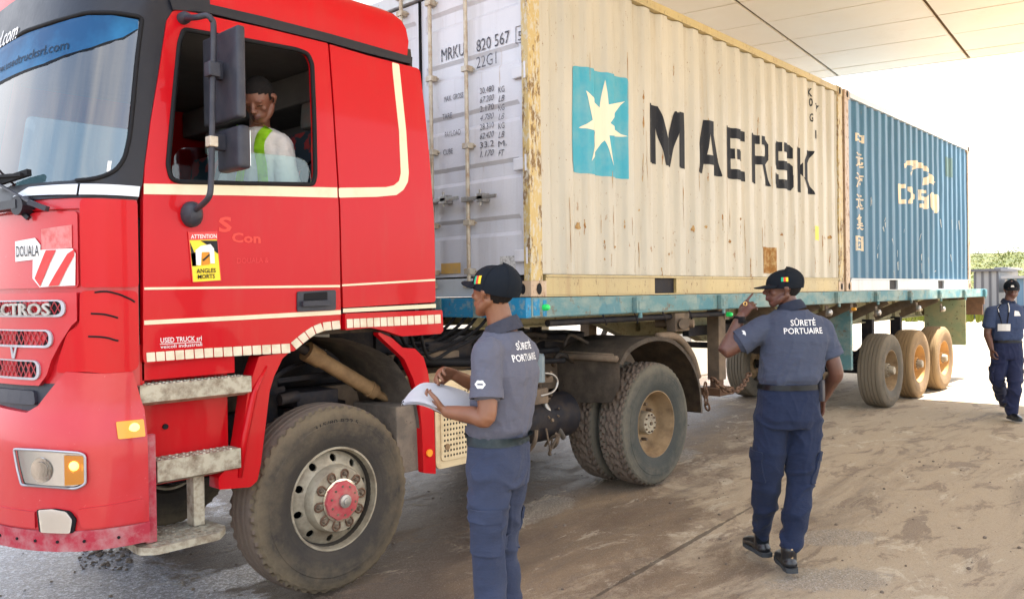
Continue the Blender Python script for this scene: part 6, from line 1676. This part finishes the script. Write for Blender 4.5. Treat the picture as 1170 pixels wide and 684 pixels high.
def cap_mesh(Hc, s=1.0, voxel=.004):
    H = Hc @ Matrix.Scale(s, 4); bm = NB()
    prof = [(-.014, .0905), (0, .0925), (.02, .0935), (.040, .0905), (.058, .0835), (.074, .0715), (.087, .0555), (.096, .037), (.101, .018), (.1025, .0)]
    rings = []
    for z, r_ in prof:
        rings.append([bm.verts.new(H@V((-.012+cos(t*pi/20)*r_*1.14, sin(t*pi/20)*r_*.92, .022+z-.010*cos(t*pi/20)))) for t in range(40)])
    for i in range(len(rings)-1):
        for q in range(40): bm.faces.new((rings[i][q], rings[i][(q+1) % 40], rings[i+1][(q+1) % 40], rings[i+1][q]))
    bmesh.ops.remove_doubles(bm, verts=bm.verts[:], dist=1e-4)
    bmesh.ops.solidify(bm, geom=bm.faces[:], thickness=.004)
    # seams and button
    ellip(bm, (-.012, 0, .1235), .007, .007, .003, H, 10)
    for t in range(6):
        a = t*pi/3+.5; pts = [H@V((-.012+cos(a)*r_*1.145, sin(a)*r_*.925, .022+z-.010*cos(a)+.001)) for z, r_ in prof]; tube(bm, pts, .0016*s, 5)
    return bm, H
def cap_brim(H, par, mat, tilt=.30, L_=.064):
    bm = NB(); g = []
    for i in range(15):
        t = (i-7)/7*1.12; a = V((-.012+cos(t)*.107, sin(t)*.087, .018)); row = []
        for j in range(6):
            q = j/5; ext = L_*q*(max(0, cos(t*1.30))**.6); row.append(bm.verts.new(H@V((a.x+ext, a.y*(1-.02*q), a.z-tilt*ext-.25*abs(a.y)*(q*.5) ))))
        g.append(row)
    for i in range(14):
        for j in range(5): bm.faces.new((g[i][j], g[i+1][j], g[i+1][j+1], g[i][j+1]))
    bmesh.ops.remove_doubles(bm, verts=bm.verts[:], dist=1e-4)
    bmesh.ops.solidify(bm, geom=bm.faces[:], thickness=.004)
    return obj('cap_brim', bm, mat, par, smooth=50)
simple('flag_green', (.02, .42, .22), .6); simple('flag_red', (.70, .06, .04), .6); simple('flag_yellow', (.80, .60, .04), .6)
def drape(tree, o, dirn, U, W):
    o, dirn, U, W = V(o), V(dirn).normalized(), V(U).normalized(), V(W).normalized()
    def f(u, v, off=0):
        p = o+U*u+W*v; h = tree.ray_cast(p-dirn*.4, dirn, .9)
        if h[0] is None: return p
        return h[0]+(-dirn*.6+h[1]*.4).normalized()*off
    return f
def flag(par, tree, pos, normal, up, w_=.034, h_=.022):
    n_ = V(normal).normalized(); U = V(up).cross(n_).normalized(); W = n_.cross(U)
    f = drape(tree, V(pos), -n_, U, W); fo = None
    for k, mt_ in enumerate(('flag_green', 'flag_red', 'flag_yellow')):
        bm = NB(); a = -w_/2+w_*k/3; patch(bm, [(a, -h_/2), (a+w_/3, -h_/2), (a+w_/3, h_/2), (a, h_/2)], f, .008, .0025, 0); obj('flag_stripe', bm, MT[mt_], par)
def ring_around(tree, c, axis, r0, n=48, hz=.018, off=.004, seg=4):
    """band hugging a mesh: rays from outside to the centre line"""
    bm = NB(); c = V(c); ax = V(axis).normalized(); s = ax.cross(V((1, 0, 0))).normalized(); t = ax.cross(s); rows = []
    for j in (-hz, 0, hz):
        row = []
        for k in range(n):
            d = s*cos(2*pi*k/n)+t*sin(2*pi*k/n); p = c+ax*j; h = tree.ray_cast(p+d*r0, -d, r0)
            q = h[0] if h[0] is not None else p+d*.15; row.append(q+d*off)
        rows.append(row)
    vs = [[bm.verts.new(q) for q in r_] for r_ in rows]
    for i in range(2):
        for k in range(n): bm.faces.new((vs[i][k], vs[i][(k+1) % n], vs[i+1][(k+1) % n], vs[i+1][k]))
    bmesh.ops.solidify(bm, geom=bm.faces[:], thickness=.004); return bm
def short_hair(root, H, s=.985):
    bm = NB(); Hs_ = H@Matrix.Scale(s, 4); ellip(bm, (-.012, 0, .033), .1015, .0805, .0895, Hs_, 40); Hi = Hs_.inverted()
    for v in list(bm.verts):
        q = Hi@v.co; low = -.042+.03*noise.noise(V((q.x*60, q.y*60, 0)))*.3
        if q.z > .065 or q.z < (low if q.x < -.035 else .0 if q.x < .02 else .018) or q.x > .035 or (abs(q.x+.008) < .026 and q.z < .034): bm.verts.remove(v)
    obj('hair', bm, MT['hair'], root, smooth=True)
def body(name_loc, label, J, fwd, skin, shirt, trousers, lips, Hd, head_s=.98, sleeves=.55, build=1.0, hands=None, knees=(), collar=True, seated=False, foot=None, sz=1.0, pants_extra=None, voxel=.0048, neckr=.056, cuff=True, seed=0.0):
    """J: joints in world metres. returns root and meshes"""
    f = V(fwd).normalized(); l = V((0, 0, 1)).cross(f).normalized()
    root = tag(empty('person', name_loc), label, 'person')
    B = build
    def arm(bm, S_, E_, W_, g=0.0, end=1.0, r=(.054, .047, .040, .040, .034, .027)):
        S_, E_, W_ = V(S_), V(E_), V(W_)
        limb(bm, [S_, S_.lerp(E_, .5), E_, E_.lerp(W_, .3), E_.lerp(W_, .65), W_], [q*B+g for q in r])
    bm = NB()
    pel, wst, chs, nk = J['pelvis'], J['waist'], J['chest'], J['neck']
    TR_ = [(pel-V((0, 0, .06)), l, f, .150*B, .100*B), (pel, l, f, .160*B, .110*B), (wst, l, f, .140*B, .098*B), (wst.lerp(chs, .55), l, f, .152*B, .108*B), (chs, l, f, .168*B, .112*B), (chs.lerp(nk, .62), l, f, .150*B, .095*B), (nk, l, f, .070*B, .062*B)]
    trunk(bm, TR_)
    hc = Hd.translation
    limb(bm, [nk-V((0, 0, .03)), nk.lerp(hc, .5), hc-V((0, 0, .02))], [neckr*1.12, neckr, neckr], None, 1, 16)
    head(bm, Hd, head_s)
    for S_, E_, W_ in (('ls', 'le', 'lw'), ('rs', 're', 'rw')): arm(bm, J[S_], J[E_], J[W_])
    for h_ in (hands or []): hand(bm, **h_)
    for H_, K_, A_ in (('lh', 'lk', 'la'), ('rh', 'rk', 'ra')):
        h0, k0, a0 = J[H_], J[K_], J[A_]
        limb(bm, [h0, h0.lerp(k0, .5), k0, k0.lerp(a0, .35), a0], [.085*B, .070*B, .054*B, .054*B, .036*B])
        fd_ = J.get(A_+'d', f); limb(bm, [a0, a0-V((0, 0, .03))+fd_*.02, a0-V((0, 0, .05))+fd_*.12], [.036, .036, .028])
    me = remesh(bm, voxel, 5)
    o = finish('body', me, [MT[skin], MT[lips], MT['eye_white'], MT['eye_dark']], root, smooth=False, world=False)
    paint_head(me, Hd, head_s, 1, 2, 3, seated)
    me.transform(WM[root.name].inverted()); me.shade_smooth()
    # ---- shirt
    bm = NB(); g = .014
    low = wst.lerp(pel, .16)
    trunk(bm, [(low, l, f, .136*B, .094*B), (wst, l, f, .142*B, .100*B), (wst.lerp(chs, .12), l, f, .155*B, .114*B), (wst.lerp(chs, .35), l, f, .157*B, .114*B), (wst.lerp(chs, .75), l, f, .166*B, .118*B), (chs, l, f, .172*B, .118*B), (chs.lerp(nk, .62), l, f, .150*B, .098*B), (nk-V((0, 0, .004)), l, f, .072*B, .066*B)], grow=g)
    for S_, E_ in (('ls', 'le'), ('rs', 're')):
        S2, E2 = J[S_], J[S_].lerp(J[E_], sleeves)
        limb(bm, [S2.lerp(chs.lerp(nk, .4), .35), S2, S2.lerp(E2, .5), E2], [.066*B, .068*B, .068*B, .066*B+.004], None, 1, 20)
    me = remesh(bm, .0075, 4)
    displace(me, folds([(wst.z, .14, .9), (chs.z-.1, .12, .6)], .0060, (11, 11, 3.2), 3.1+seed))
    displace(me, folds([(wst.z, .12, 1.2)], .0045, (6, 6, 14), 9.1+seed))
    displace(me, folds(None, .0045, (16, 16, 16), 5.1+seed))
    tree = bvh(me)
    sh = finish('shirt', me.copy(), MT[shirt], root, smooth=True)
    if collar:
        bm = NB(); n_ = 36; rows = []
        ax = (hc-nk).normalized(); ax = (ax*.6+V((0, 0, 1))*.4).normalized(); s_ = ax.cross(f).normalized(); t_ = s_.cross(ax)
        c0 = nk.lerp(hc, .10)
        for zz, rr in ((-.030, neckr*1.50), (.0, neckr*1.30), (.022, neckr*1.20), (.026, neckr*1.28), (.006, neckr*1.48), (-.026, neckr*1.66)):
            rows.append([bm.verts.new(c0+ax*(zz-.018*cos(2*pi*k/n_)*(1 if zz > 0 else .6))+t_*cos(2*pi*k/n_)*rr*1.02+s_*sin(2*pi*k/n_)*rr) for k in range(n_)])
        for i in range(len(rows)-1):
            for k in range(n_):
                if k in (0, n_-1) and i >= 2: continue
                bm.faces.new((rows[i][k], rows[i][(k+1) % n_], rows[i+1][(k+1) % n_], rows[i+1][k]))
        bmesh.ops.solidify(bm, geom=bm.faces[:], thickness=.003)
        obj('collar', bm, MT[shirt], sh, smooth=60)
    for S_, E_ in (('ls', 'le'), ('rs', 're')):
        E2 = J[S_].lerp(J[E_], sleeves+.02); d = (J[E_]-J[S_]).normalized(); q = .070*B+.004
        bm = NB(); s_ = d.cross(V((1, .3, 0))).normalized(); t_ = d.cross(s_)
        rr_ = [[bm.verts.new(E2+d*z+s_*cos(k*pi/14)*q*m_+t_*sin(k*pi/14)*q*m_) for k in range(28)] for z, m_ in ((-.022, .985), (.020, 1.01), (.020, .93), (-.022, .90))]
        for i in range(4):
            for k in range(28): bm.faces.new((rr_[i][k], rr_[i][(k+1) % 28], rr_[(i+1) % 4][(k+1) % 28], rr_[(i+1) % 4][k]))
        obj('sleeve_hem', bm, MT[shirt], sh, smooth=50)
    # ---- trousers
    bm = NB()
    top_ = wst.lerp(pel, -.02)
    trunk(bm, [(pel-V((0, 0, .09)), l, f, .150*B, .105*B), (pel-V((0, 0, .02)), l, f, .160*B, .116*B), (pel.lerp(wst, .5), l, f, .153*B, .112*B), (top_, l, f, .147*B, .107*B)], grow=.013)
    for H_, K_, A_ in (('lh', 'lk', 'la'), ('rh', 'rk', 'ra')):
        h0, k0, a0 = J[H_], J[K_], J[A_]
        e0 = k0.lerp(a0, .90) if cuff else k0.lerp(a0, 1.0)
        limb(bm, [h0+V((0, 0, .03)), h0.lerp(k0, .45), k0, k0.lerp(a0, .35), k0.lerp(a0, .70), e0], [.098*B, .088*B, .073*B, .073*B, (.058 if cuff else .070)*B, (.045 if cuff else .068)*B], None, 1, 22)
    me = remesh(bm, .0075, 3)
    kz = (J['lk'].z+J['rk'].z)/2; az = (J['la'].z+J['ra'].z)/2
    displace(me, folds([(kz-.02, .16, .8), (az+.10, .14, 1.5), (pel.z-.14, .10, .7)], .0125, (4, 4, 7.5), 7.7+seed))
    displace(me, folds([(kz+.25, .3, .6)], .0055, (12, 12, 4), 2.7+seed))
    tp = bvh(me); tro = finish('trousers', me.copy(), MT[trousers], root, smooth=True)
    if not seated:
        for H_, K_ in (('lh', 'lk'), ('rh', 'rk')):
            h0, k0 = J[H_], J[K_]; c_ = (J['lh']+J['rh'])/2; lat = V((h0.x-c_.x, h0.y-c_.y, 0)).normalized(); lat = (lat-f*.25).normalized(); c = h0.lerp(k0, .72)
            ax_ = (h0-k0).normalized(); U_ = ax_.cross(lat).normalized(); fq = drape(tp, c, -lat, U_, ax_)
            bm = NB(); patch(bm, rounded([(-.065, -.10), (.065, -.10), (.065, .075), (-.065, .075)], .012, 3), fq, .022, .011, .012)
            pk = obj('cargo_pocket', bm, MT[trousers], tro, smooth=50)
            bm = NB(); patch(bm, rounded([(-.070, .045), (.0, .035), (.070, .045), (.070, .095), (-.070, .095)], .008, 3), fq, .022, .017, .010); obj('pocket_flap', bm, MT[trousers], pk, smooth=50)
    if foot:
        for A_, dk, hl_ in (('la', 'lad', 0), ('ra', 'rad', 0)):
            a0 = J[A_]; d = J.get(dk, f); heel = V((a0.x, a0.y, a0.z-.085))-d*.03
            bm = NB(); shoe(bm, heel, d); me_ = remesh(bm, .006, 3); so_ = finish('shoe', me_, MT['black_leather'], root, smooth=True)
            bm = NB(); sole(bm, heel, d, 1.0); obj('sole', bm, MT['shoe_sole'], so_, smooth=40)
            bm = NB(); cyl(bm, a0-V((0, 0, .02)), a0.lerp(J[A_[0]+'k'], .14), .041, 16, .043); obj('sock', bm, MT['black_cap'], root, smooth=40)
    return root, sh, tree, tp, me
fwv = V((_fw.x, _fw.y, 0)).normalized(); rv = V((_r.x, _r.y, 0)).normalized(); UP = V((0, 0, 1))
# ------------------------------------------------------------------ guard reading papers beside the cab
f1_ = (-rv*cos(R(27))+fwv*sin(R(27))).normalized()
J = dict(pelvis=PD(569, 528, 3.62), waist=PD(570, 496, 3.62), chest=PD(578, 425, 3.63), neck=PD(575, 377, 3.63), ls=PD(556, 404, 3.46), le=PD(556, 476, 3.40), lw=PD(510, 470, 3.55),
         rs=PD(600, 404, 3.80), re=PD(566, 452, 3.97), rw=PD(519, 428, 3.80), lh=PD(559, 545, 3.54), rh=PD(578, 545, 3.70), lk=PD(557, 625, 3.52), rk=PD(574, 622, 3.74))
for s in 'lr': J[s+'a'] = V((J[s+'k'].x-f1_.x*.03, J[s+'k'].y-f1_.y*.03, .09))
H1 = frame(PD(563, 335, 3.62), (f1_+fwv*.22+V((0, 0, .12))))
dl = (PD(488, 460, 3.62)-J['lw']); dr = (PD(497, 424, 3.72)-J['rw'])
hands = [dict(wrist=J['lw'], d=dl, pn=(fwv*.55+UP*.6), curl=(.42, .45, .5, .55, .3), s=1.0, thumb=-1, thumb_out=1.0), dict(wrist=J['rw'], d=dr, pn=(-UP*.5-fwv*.8), curl=(.95, .75, .7, .7, .5), s=1.0, thumb=-1)]
r1, s1_, t1_, tp1, _m = body((J['pelvis'].x, J['pelvis'].y, 0), 'guard in grey polo and black cap standing by the cab reading white papers', J, f1_, 'brown_skin', 'grey_polo', 'blue_trousers', 'lips', H1, .98, .62, .98, hands, foot=True, cuff=False)
def wear_cap(root, H, s, tr=0.0, back=False):
    Hc = H @ Matrix.Rotation(tr, 4, 'Y'); bm, Hs = cap_mesh(Hc, s)
    bmesh.ops.recalc_face_normals(bm, faces=bm.faces[:]); me = bpy.data.meshes.new('c'); bm.to_mesh(me); bm.free(); t = bvh(me)
    c = finish('cap', me, MT['black_cap'], root, smooth=60); cap_brim(Hs, c, MT['black_cap']); return c, t, Hs
cp, ct, Hs = wear_cap(r1, H1, 1.09, -.22)
flag(cp, ct, Hs@V((.035, .088, .050)), (Hs.to_3x3()@V((.30, .95, .25))), UP, .050, .036)
short_hair(r1, H1)
def back_text(par, tree, ctr, fw_d, U, w1, h1, gap, lines=('SÛRETÉ', 'PORTUAIRE'), mat='white_ink'):
    fdp = drape(tree, ctr, fw_d, U, UP); bm = NB()
    text(bm, lines[0], -w1*.33, w1*.33, gap/2, h1, fdp, .012, 0, .004, step=.02)
    text(bm, lines[1], -w1*.5, w1*.5, -gap/2-h1, h1, fdp, .012, 0, .004, step=.02)
    obj('back_lettering', bm, MT[mat], par)
l1 = UP.cross(f1_)
back_text(s1_, t1_, PD(600, 400, 3.62)-f1_*.1+l1*.055, f1_, -l1, .19, .031, .018)
# belt, badge
bm = ring_around(tp1, J['waist'].lerp(J['pelvis'], .10), UP, .35, 56, .019, .004); obj('belt', bm, MT['belt_leather'], r1, smooth=50)
# sleeve emblem
fdp = drape(t1_, PD(549, 438, 3.40), fwv, rv, UP); bm = NB()
patch(bm, [(.021*cos(t*pi/12)*(1+.08*cos(t*pi/2)), .017*sin(t*pi/12)*(1+.10*cos(t*pi/2))) for t in range(24)], fdp, .015, .003, 0, holes=[rounded([(-.013, -.003), (.013, -.003), (.011, .004), (-.011, .004)], .002)])
obj('sleeve_emblem', bm, MT['white_ink'], s1_)
# papers: a bent stack held open in the left hand
pp = tag(empty('paper_sheets', PD(500, 456, 3.6)), 'bent stack of white paper sheets held open by the guard beside the cab', 'papers')
def sheet(name, offs, par, mt_='paper'):
    A = [(459, 460, 3.62), (470, 446, 3.66), (484, 437, 3.70), (506, 439, 3.74), (530, 446, 3.78), (541, 452, 3.80)]
    Bq = [(462, 459, 3.52), (480, 459, 3.53), (500, 466, 3.54), (516, 474, 3.54), (532, 480, 3.56), (545, 482, 3.60)]
    a = smooth_path([PD(*q) for q in A], 4); b = smooth_path([PD(*q) for q in Bq], 4); bm = NB()
    g = [[bm.verts.new(p.lerp(q, t/5)+offs+V((0, 0, .010*sin(pi*t/5)))) for t in range(6)] for p, q in zip(a, b)]
    for i in range(len(g)-1):
        for j in range(5): bm.faces.new((g[i][j], g[i+1][j], g[i+1][j+1], g[i][j+1]))
    bmesh.ops.solidify(bm, geom=bm.faces[:], thickness=.0012); obj(name, bm, MT[mt_], par, smooth=40)
sheet('sheet', V((0, 0, 0)), pp); sheet('sheet', V((.01, .004, -.008)), pp); sheet('sheet', V((.004, .01, -.014)), pp)
# ------------------------------------------------------------------ guard walking away on the telephone side
f2_ = (fwv*cos(R(4))-rv*sin(R(4))).normalized()
D2 = 5.0
fl_, fr_ = PZ(874, 640, 0), PZ(904, 658, 0)
J = dict(pelvis=PD(900, 470, D2), waist=PD(902, 437, D2), chest=PD(909, 388, D2), neck=PD(904, 353, D2), ls=PD(874, 374, D2), le=PD(829, 401, D2+.02), lw=PD(847, 361, D2+.06),
         rs=PD(937, 375, D2), re=PD(955, 425, D2-.02), rw=PD(940, 455, D2+.20), lh=PD(882, 482, D2), rh=PD(919, 482, D2), lk=PD(876, 548, D2+.03), rk=PD(914, 552, D2-.02))
J['la'] = V((fl_.x, fl_.y, .12))-rv*.01+f2_*.02; J['ra'] = V((fr_.x, fr_.y, .115))+f2_*.03
J['lad'] = (f2_-rv*.12).normalized(); J['rad'] = (f2_+rv*.12).normalized()
H2 = frame(PD(894, 331, D2), (-rv*.97+fwv*.22+V((0, 0, .05))))
hands = [dict(wrist=J['lw'], d=PD(860, 343, D2+.02)-J['lw'], pn=(rv*.6+fwv*.5-UP*.2), curl=(.15, .9, 1.0, 1.05, .4), s=.98, thumb=1, thumb_out=.7), dict(wrist=J['rw'], d=V((0, 0, -1))+fwv*.3, pn=-rv, curl=(.5, .5, .5, .5, .3), s=1.0, thumb=1)]
r2_, s2_, t2_, tp2, _m = body((J['pelvis'].x, J['pelvis'].y, 0), 'guard in blue grey polo and cap walking away with a hand raised to his mouth', J, f2_, 'dark_skin', 'blue_grey_polo', 'navy_trousers', 'lips_dark', H2, .98, .55, 1.12, hands, foot=True, cuff=True, seed=4)
cp, ct, Hs = wear_cap(r2_, H2, 1.06, -.02)
flag(cp, ct, Hs@V((.0, .088, .06)), (Hs.to_3x3()@V((.1, .98, .3))), UP, .040, .026)
short_hair(r2_, H2)
back_text(s2_, t2_, PD(908, 372, D2)-f2_*.1, f2_, rv, .235, .036, .012)
bm = ring_around(tp2, J['waist'].lerp(J['pelvis'], .10), UP, .35, 56, .016, .005); obj('belt', bm, MT['black_leather'], r2_, smooth=50)
bm = NB(); a = J['lw']; d = (J['le']-a).normalized(); s_ = d.cross(rv).normalized(); t_ = d.cross(s_)
tube(bm, [a+d*.025+s_*cos(k*pi/9)*.033+t_*sin(k*pi/9)*.033 for k in range(18)], .009, 6, closed=True); q = a+d*.025-fwv*.034; box(bm, q.x-.02, q.x+.02, q.y-.02, q.y+.012, q.z-.02, q.z+.02, .006); obj('wristwatch', bm, MT['rubber'], r2_, smooth=50)
bm = NB(); q = PD(851.5, 347, D2+.0); tube(bm, [q+rv*cos(k*pi/6)*.011+UP*sin(k*pi/6)*.011 for k in range(12)], .0025, 6, closed=True); simple('gold', (.8, .55, .2), .2, 1.0); obj('ring', bm, MT['gold'], r2_, smooth=True)
bm = NB(); fdp = drape(t2_, PD(848.5, 381, D2-.05), fwv, rv, UP); patch(bm, rounded([(-.020, -.018), (.016, -.018), (.016, .018), (-.020, .018)], .012), fdp, .015, .003, 0); obj('sleeve_emblem', bm, MT['white_ink'], s2_)
for A_ in ('la', 'ra'):
    a0 = J[A_]; bm = NB(); q = a0-f2_*.045+V((0, 0, .02)); bar(bm, q-V((0, 0, .03)), q+V((0, 0, .035)), .012, .004, f2_); obj('shoe_tab', bm, simple('tab_tan', (.5, .35, .2), .7) if 'tab_tan' not in MT else MT['tab_tan'], r2_)
# two-way radio clipped to the belt
rd = tag(empty('two_way_radio', PD(938, 445, D2-.1)), 'black two-way radio clipped at the belt of the walking guard', 'radio')
q = PD(938.5, 444, D2-.07)
bm = NB(); box(bm, q.x-.020, q.x+.020, q.y-.016, q.y+.016, q.z-.075, q.z+.055, .006); obj('case', bm, MT['mirror_plastic'], rd, smooth=40)
bm = NB(); cyl(bm, q+V((-.01, 0, .055)), q+V((-.01, 0, .20)), .0065, 8, .005); obj('antenna', bm, MT['rubber'], rd, smooth=True)
bm = NB(); cyl(bm, q+V((.01, 0, .055)), q+V((.01, 0, .075)), .008, 10); obj('knob', bm, MT['rubber'], rd)
bm = NB(); cyl(bm, q+V((-.01, -.003, .105)), q+V((-.01, -.003, .13)), .0085, 8); obj('antenna_band', bm, MT['steel'], rd)
# ------------------------------------------------------------------ far guard walking towards the camera
D3 = 10.65; f3_ = (-fwv*.96-rv*.10).normalized()
J = dict(pelvis=PD(1150, 402, D3), waist=PD(1150, 388, D3), chest=PD(1150, 363, D3), neck=PD(1152, 346, D3), rs=PD(1133, 356, D3), re=PD(1128, 381, D3), rw=PD(1133, 399, D3-.12),
         ls=PD(1170, 356, D3), le=PD(1176, 381, D3), lw=PD(1173, 402, D3+.15), rh=PD(1142, 407, D3), lh=PD(1159, 407, D3), rk=PD(1140, 434, D3-.02), lk=PD(1159, 440, D3-.16))
a_ = PZ(1148, 471, 0); b_ = PZ(1156, 480, 0); J['ra'] = V((a_.x, a_.y, .16)); J['la'] = V((b_.x, b_.y, .10))
H3 = frame(PD(1156, 331, D3), (-fwv*.86-rv*.42+V((0, 0, -.05))))
hands = [dict(wrist=J['rw'], d=V((0, 0, -1))-fwv*.1, pn=rv, curl=(.6, .6, .6, .6, .4), s=1.05, thumb=1), dict(wrist=J['lw'], d=V((0, 0, -1)), pn=-rv, curl=(.5,)*5, s=1.05, thumb=-1)]
r3_, s3_, t3_, tp3, _m = body((J['pelvis'].x, J['pelvis'].y, 0), 'guard with a hanging badge walking towards the camera at the far right', J, f3_, 'dark_skin', 'far_blue_polo', 'dark_trousers', 'lips_dark', H3, 1.0, .62, 1.1, hands, foot=True, cuff=False, voxel=.007, seed=9)
cp, ct, Hs = wear_cap(r3_, H3, 1.04, 0)
bm = NB(); fq = drape(ct, Hs@V((.1, 0, .05)), -(Hs.to_3x3()@V((1, 0, .2))), Hs.to_3x3()@V((0, -1, 0)), UP); patch(bm, [(-.02, -.012), (.02, -.012), (.012, .014), (-.012, .014)], fq, .01, .004, 0); obj('cap_emblem', bm, MT['white_ink'], cp)
fdp = drape(t3_, PD(1150, 370, D3-.2), -f3_*-1*-1 if False else -f3_*1.0, rv, UP) if False else drape(t3_, PD(1150, 370, D3-.15), fwv, rv, UP)
bm = NB(); patch(bm, [(-.075, -.09), (.05, -.09), (.05, .0), (-.075, .0)], fdp, .04, .012, .003); obj('badge_card', bm, MT['white_ink'], r3_)
bm = NB()
for x0_, x1_ in ((-.06, -.03), (.055, .0)): tube(bm, [fdp(x0_*1.2+(x1_-x0_)*t, .26-.26*t, .008) for t in (0, .25, .5, .75, 1)], .006, 6)
obj('lanyard', bm, MT['rubber'], r3_)
bm = NB()
for x0_, x1_ in ((-.072, -.055), (.066, .045)): tube(bm, [fdp(x0_+(x1_-x0_)*t, .26-.11*t, .012) for t in (0, .5, 1)], .006, 6)
obj('lanyard_cord', bm, MT['white_ink'], r3_)
bm = NB(); patch(bm, rounded([(.10, .10), (.19, .10), (.17, .16), (.12, .17)], .01), fdp, .03, .006, 0); obj('chest_emblem', bm, MT['white_ink'], s3_)
bm = ring_around(tp3, J['waist'].lerp(J['pelvis'], .10), UP, .35, 40, .018, .005); obj('belt', bm, MT['black_leather'], r3_)
# ------------------------------------------------------------------ driver
DD = 4.80; fD = V((-.93, -.36, 0)).normalized()
J = dict(pelvis=V((-1.85, .50, 2.02)), waist=V((-1.84, .50, 2.14)), chest=PD(302, 179, DD+.05), neck=PD(297, 147, DD+.03), ls=PD(321, 166, DD-.02), le=PD(331, 222, DD-.05), lw=PD(292, 226, DD-.0),
         rs=PD(273, 170, DD+.22), re=PD(262, 215, DD+.3), rw=PD(245, 214, DD+.2), lh=V((-1.92, .40, 2.02)), rh=V((-1.92, .62, 2.02)), lk=V((-2.36, .38, 2.06)), rk=V((-2.36, .66, 2.06)), la=V((-2.55, .38, 1.66)), ra=V((-2.55, .66, 1.66)))
HD = frame(PD(296, 115, DD-.08), (-fwv*.90-rv*.12+V((0, 0, -.62))), (0, 0, 1))
hands = [dict(wrist=J['lw'], d=V((-1, .1, 0)), pn=V((0, 0, -1)), curl=(.5,)*5, s=1, thumb=1), dict(wrist=J['rw'], d=V((-1, .1, .1)), pn=V((0, 0, -1)), curl=(.6,)*5, s=1, thumb=-1)]
r4_, s4_, t4_, tp4, _m = body((-1.85, .5, 1.96), 'truck driver in white shirt and lime vest looking down behind the open cab window', J, fD, 'driver_skin', 'white_tee', 'dark_trousers', 'lips_dark', HD, 1.08, .8, 1.0, hands, collar=False, seated=True, foot=True, cuff=False, seed=14)
bm = NB(); ellip(bm, (-.013, 0, .0355), .0995, .0790, .0880, HD@Matrix.Scale(1.08, 4), 48)
Hi = HD.inverted()
for v in list(bm.verts):
    q = Hi@v.co/1.0
    if q.z < (.072-.35*abs(q.y)+.006*noise.noise(q*60) if q.x > .03 else .0 if q.x > -.03 else -.05) : bm.verts.remove(v)
obj('hair', bm, MT['hair'], r4_, smooth=True)
# vest straps draped over the shirt
bm = NB(); fq = drape(t4_, PD(295, 180, DD-.1), fwv, rv, UP)
def strap(pts, w_):
    pts = smooth_path([(a, b, 0) for a, b in pts], 4); o_ = V(PD(295, 180, DD-.1)); sc = 1/(FOC/DD)
    rows = []
    for i, p in enumerate(pts):
        q = pts[min(i+1, len(pts)-1)]-pts[max(i-1, 0)]; nx = V((-q.y, q.x, 0)).normalized()*w_/2
        rows.append([bm.verts.new(fq((p.x+nx.x*t-295)*sc, -(p.y+nx.y*t-180)*sc, .006)) for t in (-1, 0, 1)])
    for i in range(len(rows)-1):
        for j in range(2): bm.faces.new((rows[i][j], rows[i+1][j], rows[i+1][j+1], rows[i][j+1]))
strap([(305, 146), (301, 152), (297, 160), (296, 172), (298, 190), (297, 212)], 12)
strap([(270, 149), (277, 151), (280, 158), (276, 175), (268, 200), (262, 212)], 12)
bmesh.ops.solidify(bm, geom=bm.faces[:], thickness=.004); obj('vest', bm, MT['lime_vest'], r4_, smooth=60)
# ================================================================== one piece, one object
EVERY = {'hub_bolt', 'lip_screw', 'wheel_nut', 'nut_ring', 'hazard_stripe', 'cover_screw', 'stiffener', 'ceiling_panel', 'vane_slot', 'blue_touch_up', 'rust_mark', 'slot_back', 'gasket', 'thick_hose', 'leaf_spring'}
def split_pieces(o):
    me = o.data; n = len(me.vertices)
    if n > 30000: return
    par = list(range(n))
    def find(a):
        while par[a] != a: par[a] = par[par[a]]; a = par[a]
        return a
    for e in me.edges:
        a, b = find(e.vertices[0]), find(e.vertices[1])
        if a != b: par[b] = a
    isl = {}
    for i in range(n): isl.setdefault(find(i), []).append(i)
    if len(isl) < 2 or len(isl) > 700: return
    ks = list(isl); bx = []
    for k in ks:
        P_ = [me.vertices[i].co for i in isl[k]]
        bx.append((tuple(min(p[a] for p in P_) for a in range(3)), tuple(max(p[a] for p in P_) for a in range(3))))
    m_ = len(ks); grp = list(range(m_)); base = o.name.split('.')[0]
    def gf(a):
        while grp[a] != a: grp[a] = grp[grp[a]]; a = grp[a]
        return a
    if base not in EVERY:
        sz = [max(b[1][a]-b[0][a] for a in range(3)) for b in bx]
        for i in range(m_):
            for j in range(i+1, m_):
                g = sum(max(0, bx[i][0][a]-bx[j][1][a], bx[j][0][a]-bx[i][1][a])**2 for a in range(3))**.5
                if g <= max(.02, .5*max(sz[i], sz[j])): grp[gf(j)] = gf(i)
    cl = {}
    for i in range(m_): cl.setdefault(gf(i), []).append(ks[i])
    if len(cl) < 2: return
    for gi, (g, ids) in enumerate(cl.items()):
        keep = set()
        for k in ids: keep.update(isl[k])
        bm = bmesh.new(); bm.from_mesh(me); bm.verts.ensure_lookup_table()
        bmesh.ops.delete(bm, geom=[v for v in bm.verts if v.index not in keep], context='VERTS')
        nm = bpy.data.meshes.new(base); bm.to_mesh(nm); bm.free()
        for mt_ in me.materials: nm.materials.append(mt_)
        c = o.copy(); c.data = nm; COL.objects.link(c); c.name = base
        if gi == 0:
            for ch in list(o.children): ch.parent = c
    bpy.data.objects.remove(o)
for o in list(COL.objects):
    if o.type == 'MESH' and o.parent is not None and 'kind' not in o and o.name.split('.')[0] not in ('body', 'shirt', 'trousers', 'hair', 'cap', 'tyre'):
        split_pieces(o)
